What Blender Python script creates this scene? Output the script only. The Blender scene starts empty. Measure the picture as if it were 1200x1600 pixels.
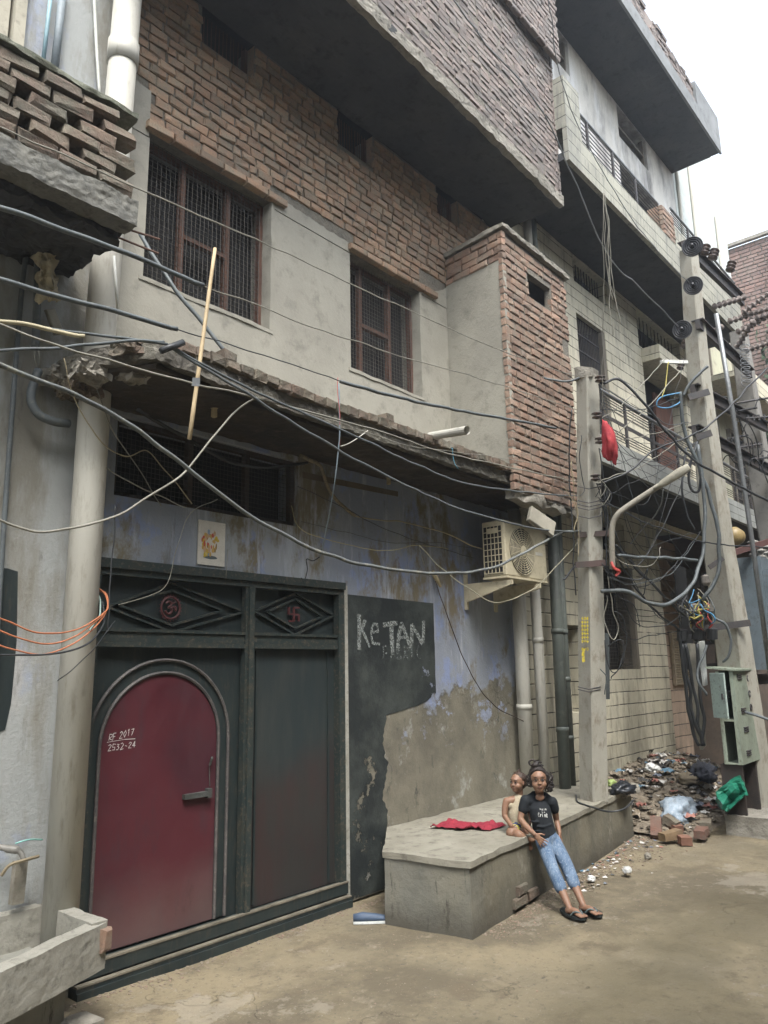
import bpy, bmesh, math, random
from mathutils import Vector, Matrix, noise
random.seed(11)
R = math.radians
scene = bpy.context.scene
COL = scene.collection
# ---------------------------------------------------------------- camera
EYE = Vector((0, 0, 1.65))
FW = Vector((0.74359898, 0.63679748, 0.20383701))
RT = Vector((0.65319782, -0.75697213, -0.01805015))
UP = Vector((-0.14280464, -0.14656796, 0.97883843))
cam_d = bpy.data.cameras.new('camera'); cam = bpy.data.objects.new('camera', cam_d); COL.objects.link(cam)
cam.matrix_world = Matrix(((RT.x, UP.x, -FW.x, EYE.x), (RT.y, UP.y, -FW.y, EYE.y), (RT.z, UP.z, -FW.z, EYE.z), (0, 0, 0, 1)))
cam_d.sensor_fit = 'VERTICAL'; cam_d.sensor_height = 24; cam_d.lens = 24 * 1190 / 1600
cam_d.clip_start = 0.05; cam_d.clip_end = 600
scene.camera = cam
# ---------------------------------------------------------------- sky, sun, exposure
SUN_EL, SUN_AZ = R(58), R(215)          # azimuth of the sun seen from above, from +Y clockwise
w = bpy.data.worlds.new('World'); scene.world = w; w.use_nodes = True
nt = w.node_tree; nt.nodes.clear()
sky = nt.nodes.new('ShaderNodeTexSky'); sky.sky_type = 'NISHITA'; sky.sun_disc = False
sky.sun_elevation = SUN_EL; sky.sun_rotation = SUN_AZ; sky.dust_density = 3.0; sky.air_density = 1.0
hs = nt.nodes.new('ShaderNodeHueSaturation'); hs.inputs['Saturation'].default_value = 0.35; hs.inputs['Value'].default_value = 1.0
wtc = nt.nodes.new('ShaderNodeTexCoord'); wn = nt.nodes.new('ShaderNodeTexNoise'); wn.inputs['Scale'].default_value = 2.2; wn.inputs['Detail'].default_value = 5
wr = nt.nodes.new('ShaderNodeValToRGB'); wr.color_ramp.elements[0].position = 0.35; wr.color_ramp.elements[0].color = (1.9, 2.0, 2.05, 1)
wr.color_ramp.elements[1].position = 0.65; wr.color_ramp.elements[1].color = (2.7, 2.75, 2.75, 1)
wm = nt.nodes.new('ShaderNodeMix'); wm.data_type = 'RGBA'; wm.blend_type = 'MULTIPLY'; wm.inputs[0].default_value = 1.0
bg = nt.nodes.new('ShaderNodeBackground'); bg.inputs['Strength'].default_value = 0.15
wo = nt.nodes.new('ShaderNodeOutputWorld')
nt.links.new(sky.outputs[0], hs.inputs['Color']); nt.links.new(wtc.outputs['Generated'], wn.inputs['Vector'])
nt.links.new(wn.outputs['Fac'], wr.inputs['Fac']); nt.links.new(hs.outputs[0], wm.inputs[6]); nt.links.new(wr.outputs[0], wm.inputs[7])
nt.links.new(wm.outputs[2], bg.inputs['Color']); nt.links.new(bg.outputs[0], wo.inputs['Surface'])
sd = bpy.data.lights.new('sun', 'SUN'); sd.energy = 1.9; sd.angle = R(18); sd.color = (1.0, 0.97, 0.92)
so = bpy.data.objects.new('sun', sd); COL.objects.link(so)
sdir = Vector((math.sin(SUN_AZ) * math.cos(SUN_EL), math.cos(SUN_AZ) * math.cos(SUN_EL), math.sin(SUN_EL)))
so.rotation_euler = sdir.to_track_quat('Z', 'Y').to_euler()
scene.view_settings.view_transform = 'Standard'; scene.view_settings.look = 'None'
scene.view_settings.exposure = 0.95; scene.view_settings.gamma = 1.0

# ---------------------------------------------------------------- measuring helpers: a sight line of the photograph met with a plane of the place
def ray(x, y): return FW + RT * ((x - 600) / 1190) - UP * ((y - 800) / 1190)
def py(x, y, Y): d = ray(x, y); return EYE + d * (Y / d.y)
def pz(x, y, Z=0.0): d = ray(x, y); return EYE + d * ((Z - EYE.z) / d.z)
def px_(x, y, X): d = ray(x, y); return EYE + d * (X / d.x)
def pd(x, y, D): return EYE + ray(x, y) * D

# ---------------------------------------------------------------- mesh helper
class MB:
    def __init__(s): s.v = []; s.f = []
    def add(s, vs, fs):
        b = len(s.v); s.v += [Vector(p) for p in vs]; s.f += [tuple(b + i for i in f) for f in fs]; return s
    def box(s, x0, x1, y0, y1, z0, z1, j=0.0):
        vs = [Vector((x, y, z)) + (Vector((random.uniform(-j, j) for _ in range(3))) if j else Vector((0, 0, 0))) for z in (z0, z1) for y in (y0, y1) for x in (x0, x1)]
        return s.add(vs, [(0, 2, 3, 1), (4, 5, 7, 6), (0, 1, 5, 4), (2, 6, 7, 3), (0, 4, 6, 2), (1, 3, 7, 5)])
    def obox(s, c, ax, ay, az, hx, hy, hz, j=0.0, ch=0.0):
        """oriented box, chamfered on the -ay face when ch"""
        c = Vector(c); ax, ay, az = Vector(ax).normalized(), Vector(ay).normalized(), Vector(az).normalized()
        def q(a, b, d): return c + ax * a + ay * b + az * d + (Vector((random.uniform(-j, j) for _ in range(3))) if j else Vector((0, 0, 0)))
        if not ch:
            vs = [q(a * hx, b * hy, d * hz) for d in (-1, 1) for b in (-1, 1) for a in (-1, 1)]
            return s.add(vs, [(0, 2, 3, 1), (4, 5, 7, 6), (0, 1, 5, 4), (2, 6, 7, 3), (0, 4, 6, 2), (1, 3, 7, 5)])
        vs = [q(a * hx, hy, d * hz) for a, d in ((-1, -1), (1, -1), (1, 1), (-1, 1))]
        vs += [q(a * hx, -hy + ch, d * hz) for a, d in ((-1, -1), (1, -1), (1, 1), (-1, 1))]
        vs += [q(a * (hx - ch), -hy, d * (hz - ch)) for a, d in ((-1, -1), (1, -1), (1, 1), (-1, 1))]
        fs = [(8, 9, 10, 11), (3, 2, 1, 0)]
        for k in range(4):
            n = (k + 1) % 4; fs += [(k, n, 4 + n, 4 + k), (4 + k, 4 + n, 8 + n, 8 + k)]
        return s.add(vs, fs)
    def tube(s, pts, r, n=8, cap=True, r2=None):
        pts = [Vector(p) for p in pts]; N = len(pts)
        if N < 2: return s
        t = (pts[1] - pts[0]).normalized(); up = Vector((0, 0, 1)) if abs(t.z) < .95 else Vector((1, 0, 0))
        a = t.cross(up).normalized(); vs = []
        for i in range(N):
            t = (pts[min(i + 1, N - 1)] - pts[max(i - 1, 0)]).normalized()
            a = (a - t * a.dot(t)).normalized(); b = t.cross(a)
            rr = r[i] if isinstance(r, (list, tuple)) else (r if r2 is None else r + (r2 - r) * i / (N - 1))
            vs += [pts[i] + (a * math.cos(2 * math.pi * k / n) + b * math.sin(2 * math.pi * k / n)) * rr for k in range(n)]
        fs = [(i * n + k, i * n + (k + 1) % n, (i + 1) * n + (k + 1) % n, (i + 1) * n + k) for i in range(N - 1) for k in range(n)]
        if cap: fs += [tuple(range(n - 1, -1, -1)), tuple((N - 1) * n + k for k in range(n))]
        return s.add(vs, fs)
    def bar(s, a, b, w, h=None, up=(0, 0, 1)):
        a, b = Vector(a), Vector(b); h = w if h is None else h; t = (b - a); L = t.length; t.normalize(); u = Vector(up)
        if abs(t.dot(u)) > .98: u = Vector((0, 1, 0))
        x = t.cross(u).normalized(); z = x.cross(t)
        return s.obox((a + b) / 2, t, x, z, L / 2, w / 2, h / 2)
    def prism(s, poly, nrm, th):
        """closed outline (3-D points, any plane) given thickness th along nrm"""
        n = len(poly); N = Vector(nrm).normalized() * th; p = [Vector(q) for q in poly]
        s.add(p + [q + N for q in p], [tuple(range(n)), tuple(range(2 * n - 1, n - 1, -1))] + [(k, n + k, n + (k + 1) % n, (k + 1) % n) for k in range(n)]); return s
    def grid(s, fn, nu, nv):
        vs = [fn(i / nu, j / nv) for j in range(nv + 1) for i in range(nu + 1)]
        return s.add(vs, [(j * (nu + 1) + i, j * (nu + 1) + i + 1, (j + 1) * (nu + 1) + i + 1, (j + 1) * (nu + 1) + i) for j in range(nv) for i in range(nu)])
    def lathe(s, c, axis, prof, n=20):
        axis = Vector(axis).normalized(); up = Vector((0, 0, 1)) if abs(axis.z) < .9 else Vector((1, 0, 0))
        a = axis.cross(up).normalized(); b = axis.cross(a); c = Vector(c); vs = []
        for (r, h) in prof: vs += [c + axis * h + (a * math.cos(2 * math.pi * k / n) + b * math.sin(2 * math.pi * k / n)) * max(r, 1e-4) for k in range(n)]
        m = len(prof)
        return s.add(vs, [(i * n + k, i * n + (k + 1) % n, (i + 1) * n + (k + 1) % n, (i + 1) * n + k) for i in range(m - 1) for k in range(n)] + [tuple(range(n - 1, -1, -1)), tuple((m - 1) * n + k for k in range(n))])
    def rough(s, amp, sc=3.0, seed=0):
        for i, p in enumerate(s.v):
            q = p * sc + Vector((seed * 7.1, seed * 3.3, seed)); s.v[i] = p + Vector((noise.noise(q), noise.noise(q + Vector((31, 0, 0))), noise.noise(q + Vector((0, 57, 0))))) * amp
        return s
    def build(s, name, m, parent=None, smooth=False, fixn=True):
        me = bpy.data.meshes.new(name); off = Vector(parent.get('_o', (0, 0, 0))) if parent else Vector((0, 0, 0))
        me.from_pydata([tuple(p - off) for p in s.v], [], s.f)
        if fixn:
            bm = bmesh.new(); bm.from_mesh(me); bmesh.ops.recalc_face_normals(bm, faces=bm.faces); bm.to_mesh(me); bm.free()
        me.materials.append(m)
        if smooth: me.polygons.foreach_set('use_smooth', [True] * len(me.polygons))
        o = bpy.data.objects.new(name, me); COL.objects.link(o)
        if parent is not None: o.parent = parent; o['_o'] = tuple(off)
        return o
ALL = []
def thing(name, label, cat, loc=(0, 0, 0), group=None):
    o = bpy.data.objects.new(name, None); o.empty_display_size = .1; COL.objects.link(o); o.location = loc
    o['_o'] = tuple(loc); o['label'] = label; o['category'] = cat
    if group: o['group'] = group
    return o
def tag(o, label=None, cat=None, group=None, kind=None):
    if label: o['label'] = label
    if cat: o['category'] = cat
    if group: o['group'] = group
    if kind: o['kind'] = kind
    return o
def subdiv(o, lv=1):
    m = o.modifiers.new('s', 'SUBSURF'); m.levels = lv; m.render_levels = lv
def bevel(o, wd=.01, seg=2):
    m = o.modifiers.new('b', 'BEVEL'); m.width = wd; m.segments = seg; m.limit_method = 'ANGLE'
def spline(pts, k=8):
    pts = [Vector(p) for p in pts]
    if len(pts) < 3: return pts
    P = [pts[0] * 2 - pts[1]] + pts + [pts[-1] * 2 - pts[-2]]; out = []
    for i in range(1, len(P) - 2):
        a, b, c, d = P[i - 1:i + 3]
        for j in range(k):
            t = j / k
            out.append(.5 * ((2 * b) + (c - a) * t + (2 * a - 5 * b + 4 * c - d) * t * t + (3 * b - a - 3 * c + d) * t ** 3))
    return out + [pts[-1]]

# ---------------------------------------------------------------- materials
MC = {}
class NT:
    def __init__(s, name):
        s.m = bpy.data.materials.new(name); s.m.use_nodes = True; s.n = s.m.node_tree; s.b = s.n.nodes['Principled BSDF']
        s.pos = s.n.nodes.new('ShaderNodeNewGeometry')
    def link(s, a, b): s.n.links.new(a, b)
    def map(s, scale=(1, 1, 1), loc=(0, 0, 0)):
        k = s.n.nodes.new('ShaderNodeMapping'); k.inputs['Scale'].default_value = scale; k.inputs['Location'].default_value = loc
        s.link(s.pos.outputs['Position'], k.inputs['Vector']); return k.outputs[0]
    def noise(s, scale, detail=6, rough=.6, st=(1, 1, 1), loc=(0, 0, 0), dist=0.0):
        k = s.n.nodes.new('ShaderNodeTexNoise'); k.inputs['Scale'].default_value = scale; k.inputs['Detail'].default_value = detail
        k.inputs['Roughness'].default_value = rough; k.inputs['Distortion'].default_value = dist
        s.link(s.map(st, loc), k.inputs['Vector']); return k.outputs['Fac']
    def ramp(s, fac, a, b, lo=0.0, hi=1.0):
        k = s.n.nodes.new('ShaderNodeMapRange'); k.inputs[1].default_value = a; k.inputs[2].default_value = b; k.inputs[3].default_value = lo; k.inputs[4].default_value = hi
        k.clamp = True; s.link(fac, k.inputs[0]); return k.outputs[0]
    def math(s, op, a, b=None, c=None):
        k = s.n.nodes.new('ShaderNodeMath'); k.operation = op
        for i, v in enumerate((a, b, c)):
            if v is None: continue
            if isinstance(v, (int, float)): k.inputs[i].default_value = v
            else: s.link(v, k.inputs[i])
        return k.outputs[0]
    def mix(s, fac, a, b, mode='MIX'):
        k = s.n.nodes.new('ShaderNodeMix'); k.data_type = 'RGBA'; k.blend_type = mode
        for i, v in ((0, fac), (6, a), (7, b)):
            if isinstance(v, (int, float)): k.inputs[i].default_value = v
            elif isinstance(v, (tuple, list)): k.inputs[i].default_value = tuple(v[:3]) + (1,)
            else: s.link(v, k.inputs[i])
        return k.outputs[2]
    def xyz(s):
        k = s.n.nodes.new('ShaderNodeSeparateXYZ'); s.link(s.pos.outputs['Position'], k.inputs[0]); return k.outputs
    def bump(s, h, strength=.5, dist=.01, prev=None):
        k = s.n.nodes.new('ShaderNodeBump'); k.inputs['Strength'].default_value = strength; k.inputs['Distance'].default_value = dist
        s.link(h, k.inputs['Height'])
        if prev is not None: s.link(prev, k.inputs['Normal'])
        return k.outputs[0]
    def out(s, col=None, rough=None, nrm=None, metal=None, spec=None):
        B = s.b.inputs
        if col is not None:
            if isinstance(col, (tuple, list)): B['Base Color'].default_value = tuple(col[:3]) + (1,)
            else: s.link(col, B['Base Color'])
        if rough is not None:
            if isinstance(rough, (int, float)): B['Roughness'].default_value = rough
            else: s.link(rough, B['Roughness'])
        if nrm is not None: s.link(nrm, B['Normal'])
        if metal is not None: B['Metallic'].default_value = metal
        if spec is not None: B['Specular IOR Level'].default_value = spec
        return s.m
def mat(name, c1, c2=None, c3=None, sc=4.0, rough=.8, bump=.3, bs=60.0, bd=.004, st=(1, 1, 1), metal=0.0, island=0.0, dirt=0.0, spec=.3, t=.5):
    """weathered surface: base c1 with patches of c2 and finer marks of c3, roughness bump, streaks by st"""
    if name in MC: return MC[name]
    g = NT(name); c2 = c2 or tuple(x * .75 for x in c1); c3 = c3 or tuple(x * .6 for x in c1)
    col = g.mix(g.ramp(g.noise(sc, 7, .65, st), t - .12, t + .14), c1, c2)
    col = g.mix(g.ramp(g.noise(sc * 5.3, 6, .7, st, (5, 3, 1)), .52, .72), col, c3)
    if island:
        rv = g.pos.outputs['Random Per Island']
        col = g.mix(island, col, g.mix(rv, (1.25, 1.2, 1.12), (.62, .61, .60)), 'MULTIPLY')
    if dirt:
        z = g.xyz()[2]; col = g.mix(g.math('MULTIPLY', g.ramp(g.math('ADD', z, g.noise(3, 5)), .3, 1.1, 1, 0), dirt), col, (.10, .085, .065))
    nz = g.noise(bs, 8, .7)
    g.out(col, rough, g.bump(nz, bump, bd) if bump else None, metal, spec); MC[name] = g.m; return g.m
def flat(name, c, rough=.6, metal=0.0, spec=.4): return mat(name, c, tuple(x * .85 for x in c), tuple(x * .7 for x in c), sc=9, rough=rough, bump=.15, bs=90, metal=metal, spec=spec)
# ================================================================ MATERIAL LIBRARY
M = {}
M['plaster'] = mat('cement_plaster', (.285, .27, .225), (.225, .212, .178), (.175, .165, .138), sc=1.3, bump=.6, bs=35, bd=.006)
M['concrete'] = mat('rough_concrete', (.27, .25, .21), (.19, .175, .145), (.12, .11, .09), sc=3.5, bump=.9, bs=28, bd=.02)
M['mortar'] = mat('mortar', (.19, .17, .135), (.13, .12, .10), (.09, .08, .07), sc=6, bump=1.0, bs=45, bd=.02)
M['dark_soffit'] = mat('soot_and_shade_soffit', (.036, .038, .041), (.055, .055, .053), (.018, .018, .02), sc=1.8, bump=.5, bs=25, bd=.01, rough=.95)  # sooty slab colour, darkened further to carry the shade underneath
M['brick'] = mat('red_brick', (.31, .20, .135), (.245, .205, .155), (.15, .12, .095), sc=11, bump=.8, bs=55, bd=.008, island=.75)
M['brick_bay'] = mat('sooty_brick', (.205, .165, .15), (.175, .16, .15), (.10, .09, .085), sc=7, bump=.8, bs=50, bd=.008, island=.6)
M['brick_box'] = mat('fresh_brick', (.235, .15, .11), (.21, .17, .135), (.12, .095, .08), sc=9, bump=.8, bs=55, bd=.008, island=.7)
M['brick_old'] = mat('mossy_brick', (.15, .11, .085), (.15, .14, .11), (.08, .08, .06), sc=6, bump=1, bs=40, bd=.015, island=.6)
M['pvc'] = mat('grey_white_pipe', (.44, .425, .375), (.39, .37, .32), (.30, .28, .23), sc=1.6, rough=.55, bump=.08, bs=30, st=(3, 3, .6), dirt=.12)
M['pvc_grey'] = mat('grey_green_pipe', (.115, .13, .115), (.09, .10, .09), (.15, .16, .14), sc=2, rough=.5, bump=.1)
M['rust'] = mat('rusty_frame', (.115, .06, .042), (.085, .05, .038), (.07, .04, .03), sc=8, rough=.75, bump=.4)
M['wire_mesh'] = flat('wire_mesh', (.065, .058, .05), .6, .3)
M['dark'] = mat('dark_room', (.02, .019, .018), (.013, .013, .013), (.03, .028, .026), bump=0)
M['green_black'] = mat('gate_green_black', (.016, .023, .024), (.024, .032, .031), (.045, .042, .034), sc=2.5, rough=.48, bump=.25, bs=40, st=(3, 3, .6), spec=.4)
M['gate_trim'] = mat('gate_trim_worn', (.024, .033, .032), (.045, .045, .036), (.11, .09, .065), sc=7, rough=.5, bump=.3, t=.58)
M['black_cable'] = flat('black_cable', (.03, .032, .034), .5)
M['grey_cable'] = mat('grey_conduit', (.095, .108, .112), (.07, .078, .08), (.14, .145, .135), sc=6, rough=.5, bump=.1)
M['light_cable'] = mat('pale_cable', (.24, .23, .19), (.18, .17, .14), (.14, .13, .11), sc=12, rough=.6, bump=.1)
M['beige_tape'] = mat('taped_bundle', (.26, .21, .13), (.13, .11, .08), (.07, .06, .05), sc=22, rough=.8, bump=.3)
M['orange_cable'] = flat('orange_cable', (.42, .15, .07), .5)
M['blue_cable'] = flat('blue_cable', (.08, .25, .42), .5)
M['yellow_cable'] = flat('yellow_cable', (.42, .36, .10), .5)
M['red_cable'] = flat('red_cable', (.4, .06, .05), .5)
M['steel'] = mat('dull_steel', (.22, .23, .235), (.16, .165, .165), (.3, .3, .3), sc=7, rough=.45, bump=.1, metal=.5)
M['iron'] = mat('black_iron', (.045, .045, .048), (.07, .06, .055), (.03, .03, .03), sc=9, rough=.6, bump=.2)
M['pole'] = mat('pole_concrete', (.36, .345, .295), (.29, .275, .23), (.18, .15, .11), sc=2.2, bump=.6, bs=45, bd=.006, st=(1, 1, .5))
M['ceramic'] = flat('brown_insulator', (.10, .075, .065), .3)
M['bamboo'] = mat('dry_bamboo', (.46, .36, .22), (.38, .29, .17), (.28, .2, .12), sc=9, rough=.6, bump=.2, st=(4, 4, 1))

def tile_mat(name, c1, c2, c3, pitch=.15, z0=0.0, wet=.55):
    g = NT(name); x, y, z = g.xyz()
    wob = g.math('MULTIPLY', g.noise(1.3, 3), .03)
    zz = g.math('DIVIDE', g.math('ADD', g.math('ADD', z, wob), z0), pitch)
    fr = g.math('FRACT', zz); row = g.math('FLOOR', zz)
    line = g.ramp(g.math('ABSOLUTE', g.math('SUBTRACT', fr, .5)), .455, .475)
    xx = g.math('DIVIDE', g.math('ADD', x, g.math('MULTIPLY', g.math('MODULO', row, 2.0), .3)), .62)
    vl = g.ramp(g.math('ABSOLUTE', g.math('SUBTRACT', g.math('FRACT', xx), .5)), .492, .497, 0, .3)
    k = g.n.nodes.new('ShaderNodeTexWhiteNoise'); k.noise_dimensions = '2D'
    cb = g.n.nodes.new('ShaderNodeCombineXYZ'); g.link(g.math('FLOOR', xx), cb.inputs[0]); g.link(row, cb.inputs[1]); g.link(cb.outputs[0], k.inputs['Vector'])
    col = g.mix(g.ramp(g.noise(1.5, 7, .65, (1, 1, .6)), .42, .62), c1, c2)
    col = g.mix(g.ramp(g.noise(5, 8, .7, (3, 3, .5)), .5, .68), col, c3)
    col = g.mix(.3, col, g.mix(k.outputs['Value'], (.7, .7, .7), (1.2, 1.2, 1.2)), 'MULTIPLY')
    low = g.math('MULTIPLY', g.ramp(z, .3, 1.5, 1, 0), g.ramp(g.noise(3, 7, .7, (1.5, 1.5, .7)), .40, .6))
    col = g.mix(g.math('MULTIPLY', low, wet), col, (.10, .09, .075))
    brk = g.ramp(g.noise(7, 4), .3, .5)
    L = g.math('MULTIPLY', g.math('MAXIMUM', line, vl), brk)
    col = g.mix(L, col, (.045, .04, .035))
    h = g.math('SUBTRACT', g.math('MULTIPLY', g.noise(30, 6), .4), L)
    return g.out(col, .7, g.bump(h, .7, .012), None, .3)
M['tile'] = tile_mat('cream_tile_courses', (.54, .50, .385), (.47, .435, .33), (.26, .24, .19))
M['tile_soot'] = tile_mat('sooty_tile_courses', (.29, .28, .225), (.20, .195, .165), (.10, .10, .09))
M['tile_grey'] = tile_mat('grey_tile_courses', (.27, .28, .26), (.22, .225, .21), (.15, .15, .14), pitch=.11, z0=.03)
M['tile_pink'] = tile_mat('pinkish_tile_courses', (.40, .30, .225), (.35, .265, .20), (.25, .19, .15), pitch=.18)
M['whitewash'] = None
def streak_wall(name, base, spots, sc=1.0):
    g = NT(name); col = base
    for (c, scale, st, loc, a, b) in spots: col = g.mix(g.ramp(g.noise(scale * sc, 8, .68, st, loc), a, b), col, c)
    return g, col
g, col = streak_wall('weathered_whitewash', (.50, .48, .44), [((.30, .29, .275), 1.0, (1, 1, .5), (0, 0, 0), .45, .62), ((.60, .60, .60), 1.4, (1.5, 1.5, .4), (4, 0, 0), .52, .68), ((.13, .125, .12), 1.6, (1.4, 1.4, .5), (9, 2, 0), .50, .72)])
M['whitewash'] = g.out(col, .85, g.bump(g.noise(25, 6), .4, .01))
g, col = streak_wall('blue_grey_side_wall', (.29, .30, .29), [((.25, .29, .40), 1.3, (1, 1, .6), (0, 0, 0), .56, .66), ((.19, .18, .15), 1.9, (1.6, 1.6, .4), (4, 0, 0), .46, .60), ((.33, .33, .32), 2.6, (1, 1, .5), (1, 7, 2), .56, .66), ((.10, .095, .085), 3.1, (2, 2, .6), (9, 2, 5), .60, .72)])
M['side_wall'] = g.out(col, .8, g.bump(g.noise(30, 8, .7), .5, .012))
# blue ground-floor wall: flaking paint above, bare cement below, brown runs
g = NT('flaking_blue_paint'); x, y, z = g.xyz()
blue = g.mix(g.ramp(g.noise(1.1, 6, .6, (1, 1, .5), (2, 0, 1)), .42, .60), (.20, .22, .265), (.27, .285, .29))
blue = g.mix(g.ramp(g.noise(2.6, 8, .7, (1, 1, .7), (8, 0, 0)), .54, .60), blue, (.20, .24, .37))
blue = g.mix(g.ramp(g.noise(1.5, 9, .72, (1.3, 1.3, .7), (3, 1, 6)), .51, .59), blue, (.15, .125, .08))
blue = g.mix(g.ramp(g.noise(5, 7, .7, (2, 2, .3), (1, 4, 0)), .54, .66), blue, (.33, .345, .38))
blue = g.mix(g.ramp(g.noise(3, 8, .75, (2.5, 2.5, .35), (1, 9, 3)), .58, .75), blue, (.06, .056, .05))
cem = g.mix(g.ramp(g.noise(1.8, 8, .7, (1, 1, .9), (5, 5, 0)), .42, .60), (.175, .16, .12), (.115, .105, .08))
cem = g.mix(g.ramp(g.noise(4.2, 9, .75, (1, 1, .8), (0, 2, 7)), .56, .66), cem, (.29, .29, .26))
cem = g.mix(g.ramp(g.noise(9, 8, .7, (1, 1, .5), (0, 6, 2)), .6, .7), cem, (.055, .055, .045))
edge = g.math('ADD', z, g.math('MULTIPLY', g.math('SUBTRACT', g.noise(2.4, 8, .65, (1, 1, 1), (1, 1, 1)), .5), 1.5))
rx = g.math('MULTIPLY', g.ramp(x, 5.6, 6.9), -.25)
col = g.mix(g.ramp(g.math('ADD', edge, rx), 1.36, 1.44), cem, blue)
chips = g.ramp(g.noise(3.1, 9, .75, (1, 1, 1.2), (3, 8, 1)), .60, .63)
mid = g.math('MULTIPLY', chips, g.ramp(g.math('ABSOLUTE', g.math('SUBTRACT', z, 1.45)), .2, .6, 1, 0))
col = g.mix(mid, col, (.24, .27, .35))
M['blue_wall'] = g.out(col, .82, g.bump(g.noise(24, 9, .72), .55, .012, g.bump(g.ramp(edge, 1.34, 1.46), .6, .01)))
# ground: trodden dirt over concrete
g = NT('dusty_street'); x, y, z = g.xyz()
col = g.mix(g.ramp(g.noise(.9, 8, .65), .40, .62), (.215, .178, .115), (.165, .14, .095))
col = g.mix(g.ramp(g.noise(.55, 7, .7, (1, 1, 1), (4, 7, 0)), .50, .60), col, (.12, .10, .068))
col = g.mix(g.ramp(g.noise(4.5, 9, .75), .56, .70), col, (.235, .20, .15))
col = g.mix(g.ramp(g.noise(26, 6, .7), .56, .70), col, (.095, .08, .06)); col = g.mix(g.ramp(g.noise(2.2, 9, .8, (1, 1, 1), (7, 2, 0)), .52, .62), col, (.13, .105, .07))
col = g.mix(g.ramp(g.noise(70, 3, .7), .66, .74), col, (.40, .36, .30))
wet = g.math('MULTIPLY', g.ramp(g.noise(.8, 6, .6, (1, 1, 1), (3, 1, 0)), .44, .54), g.ramp(y, 2.6, 2.0))
col = g.mix(g.math('MULTIPLY', wet, .5), col, (.10, .085, .05))
vo = g.n.nodes.new('ShaderNodeTexVoronoi'); vo.feature = 'DISTANCE_TO_EDGE'; vo.inputs['Scale'].default_value = .55
wv = g.n.nodes.new('ShaderNodeVectorMath'); wv.operation = 'ADD'; nv = g.n.nodes.new('ShaderNodeTexNoise'); nv.inputs['Scale'].default_value = 2.5; nv.inputs['Detail'].default_value = 8
g.link(g.pos.outputs['Position'], nv.inputs['Vector']); g.link(g.pos.outputs['Position'], wv.inputs[0]); g.link(nv.outputs['Color'], wv.inputs[1]); g.link(wv.outputs[0], vo.inputs['Vector'])
crk = g.math('MULTIPLY', g.ramp(vo.outputs['Distance'], .0, .004, .5, 0), g.ramp(g.noise(1.2, 4), .50, .60)); col = g.mix(crk, col, (.05, .042, .03))
patch = g.ramp(g.noise(.7, 9, .72, (1, 1, 1), (9, 9, 2)), .56, .575); col = g.mix(g.math('MULTIPLY', patch, .45), col, (.27, .24, .19))
gn = g.bump(g.noise(3, 8, .7), .6, .05); gn = g.bump(g.math('SUBTRACT', g.math('MULTIPLY', patch, .3), crk), .6, .02, gn); gn = g.bump(g.noise(50, 8, .75), .55, .01, gn)
M['ground'] = g.out(col, g.ramp(wet, 0, 1, .92, .6), gn, None, .25)
# platform top / faces
M['platform'] = mat('platform_cement', (.25, .235, .19), (.185, .172, .135), (.11, .10, .08), sc=2.3, bump=.55, bs=30, bd=.012)
g = NT('platform_side'); x, y, z = g.xyz()
col = g.mix(g.ramp(g.noise(2.5, 8, .7, (1, 1, .5)), .42, .62), (.155, .14, .10), (.095, .09, .068))
col = g.mix(g.ramp(g.noise(5, 8, .75, (1, 1, .7), (4, 1, 1)), .58, .70), col, (.24, .22, .175))
col = g.mix(g.ramp(g.math('ADD', x, g.math('MULTIPLY', g.noise(3, 5), .5)), 4.35, 4.75, .55, 0), col, (.19, .195, .18))
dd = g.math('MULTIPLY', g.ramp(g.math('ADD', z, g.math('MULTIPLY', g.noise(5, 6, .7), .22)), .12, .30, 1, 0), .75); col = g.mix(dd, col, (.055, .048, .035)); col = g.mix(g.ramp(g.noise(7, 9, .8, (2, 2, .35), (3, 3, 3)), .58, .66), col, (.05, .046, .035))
M['platform_side'] = g.out(col, .9, g.bump(g.noise(22, 9, .75), .55, .012))

def chalk(name, c, a=.42, b=.6, sc=26):
    if name in MC: return MC[name]
    g = NT(name); tr = g.n.nodes.new('ShaderNodeBsdfTransparent'); mx = g.n.nodes.new('ShaderNodeMixShader')
    out = [n for n in g.n.nodes if n.type == 'OUTPUT_MATERIAL'][0]; g.out(c, .9)
    g.link(g.ramp(g.noise(sc, 6, .8), a, b), mx.inputs[0]); g.link(tr.outputs[0], mx.inputs[1]); g.link(g.b.outputs[0], mx.inputs[2]); g.link(mx.outputs[0], out.inputs['Surface'])
    MC[name] = g.m; return g.m

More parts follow.
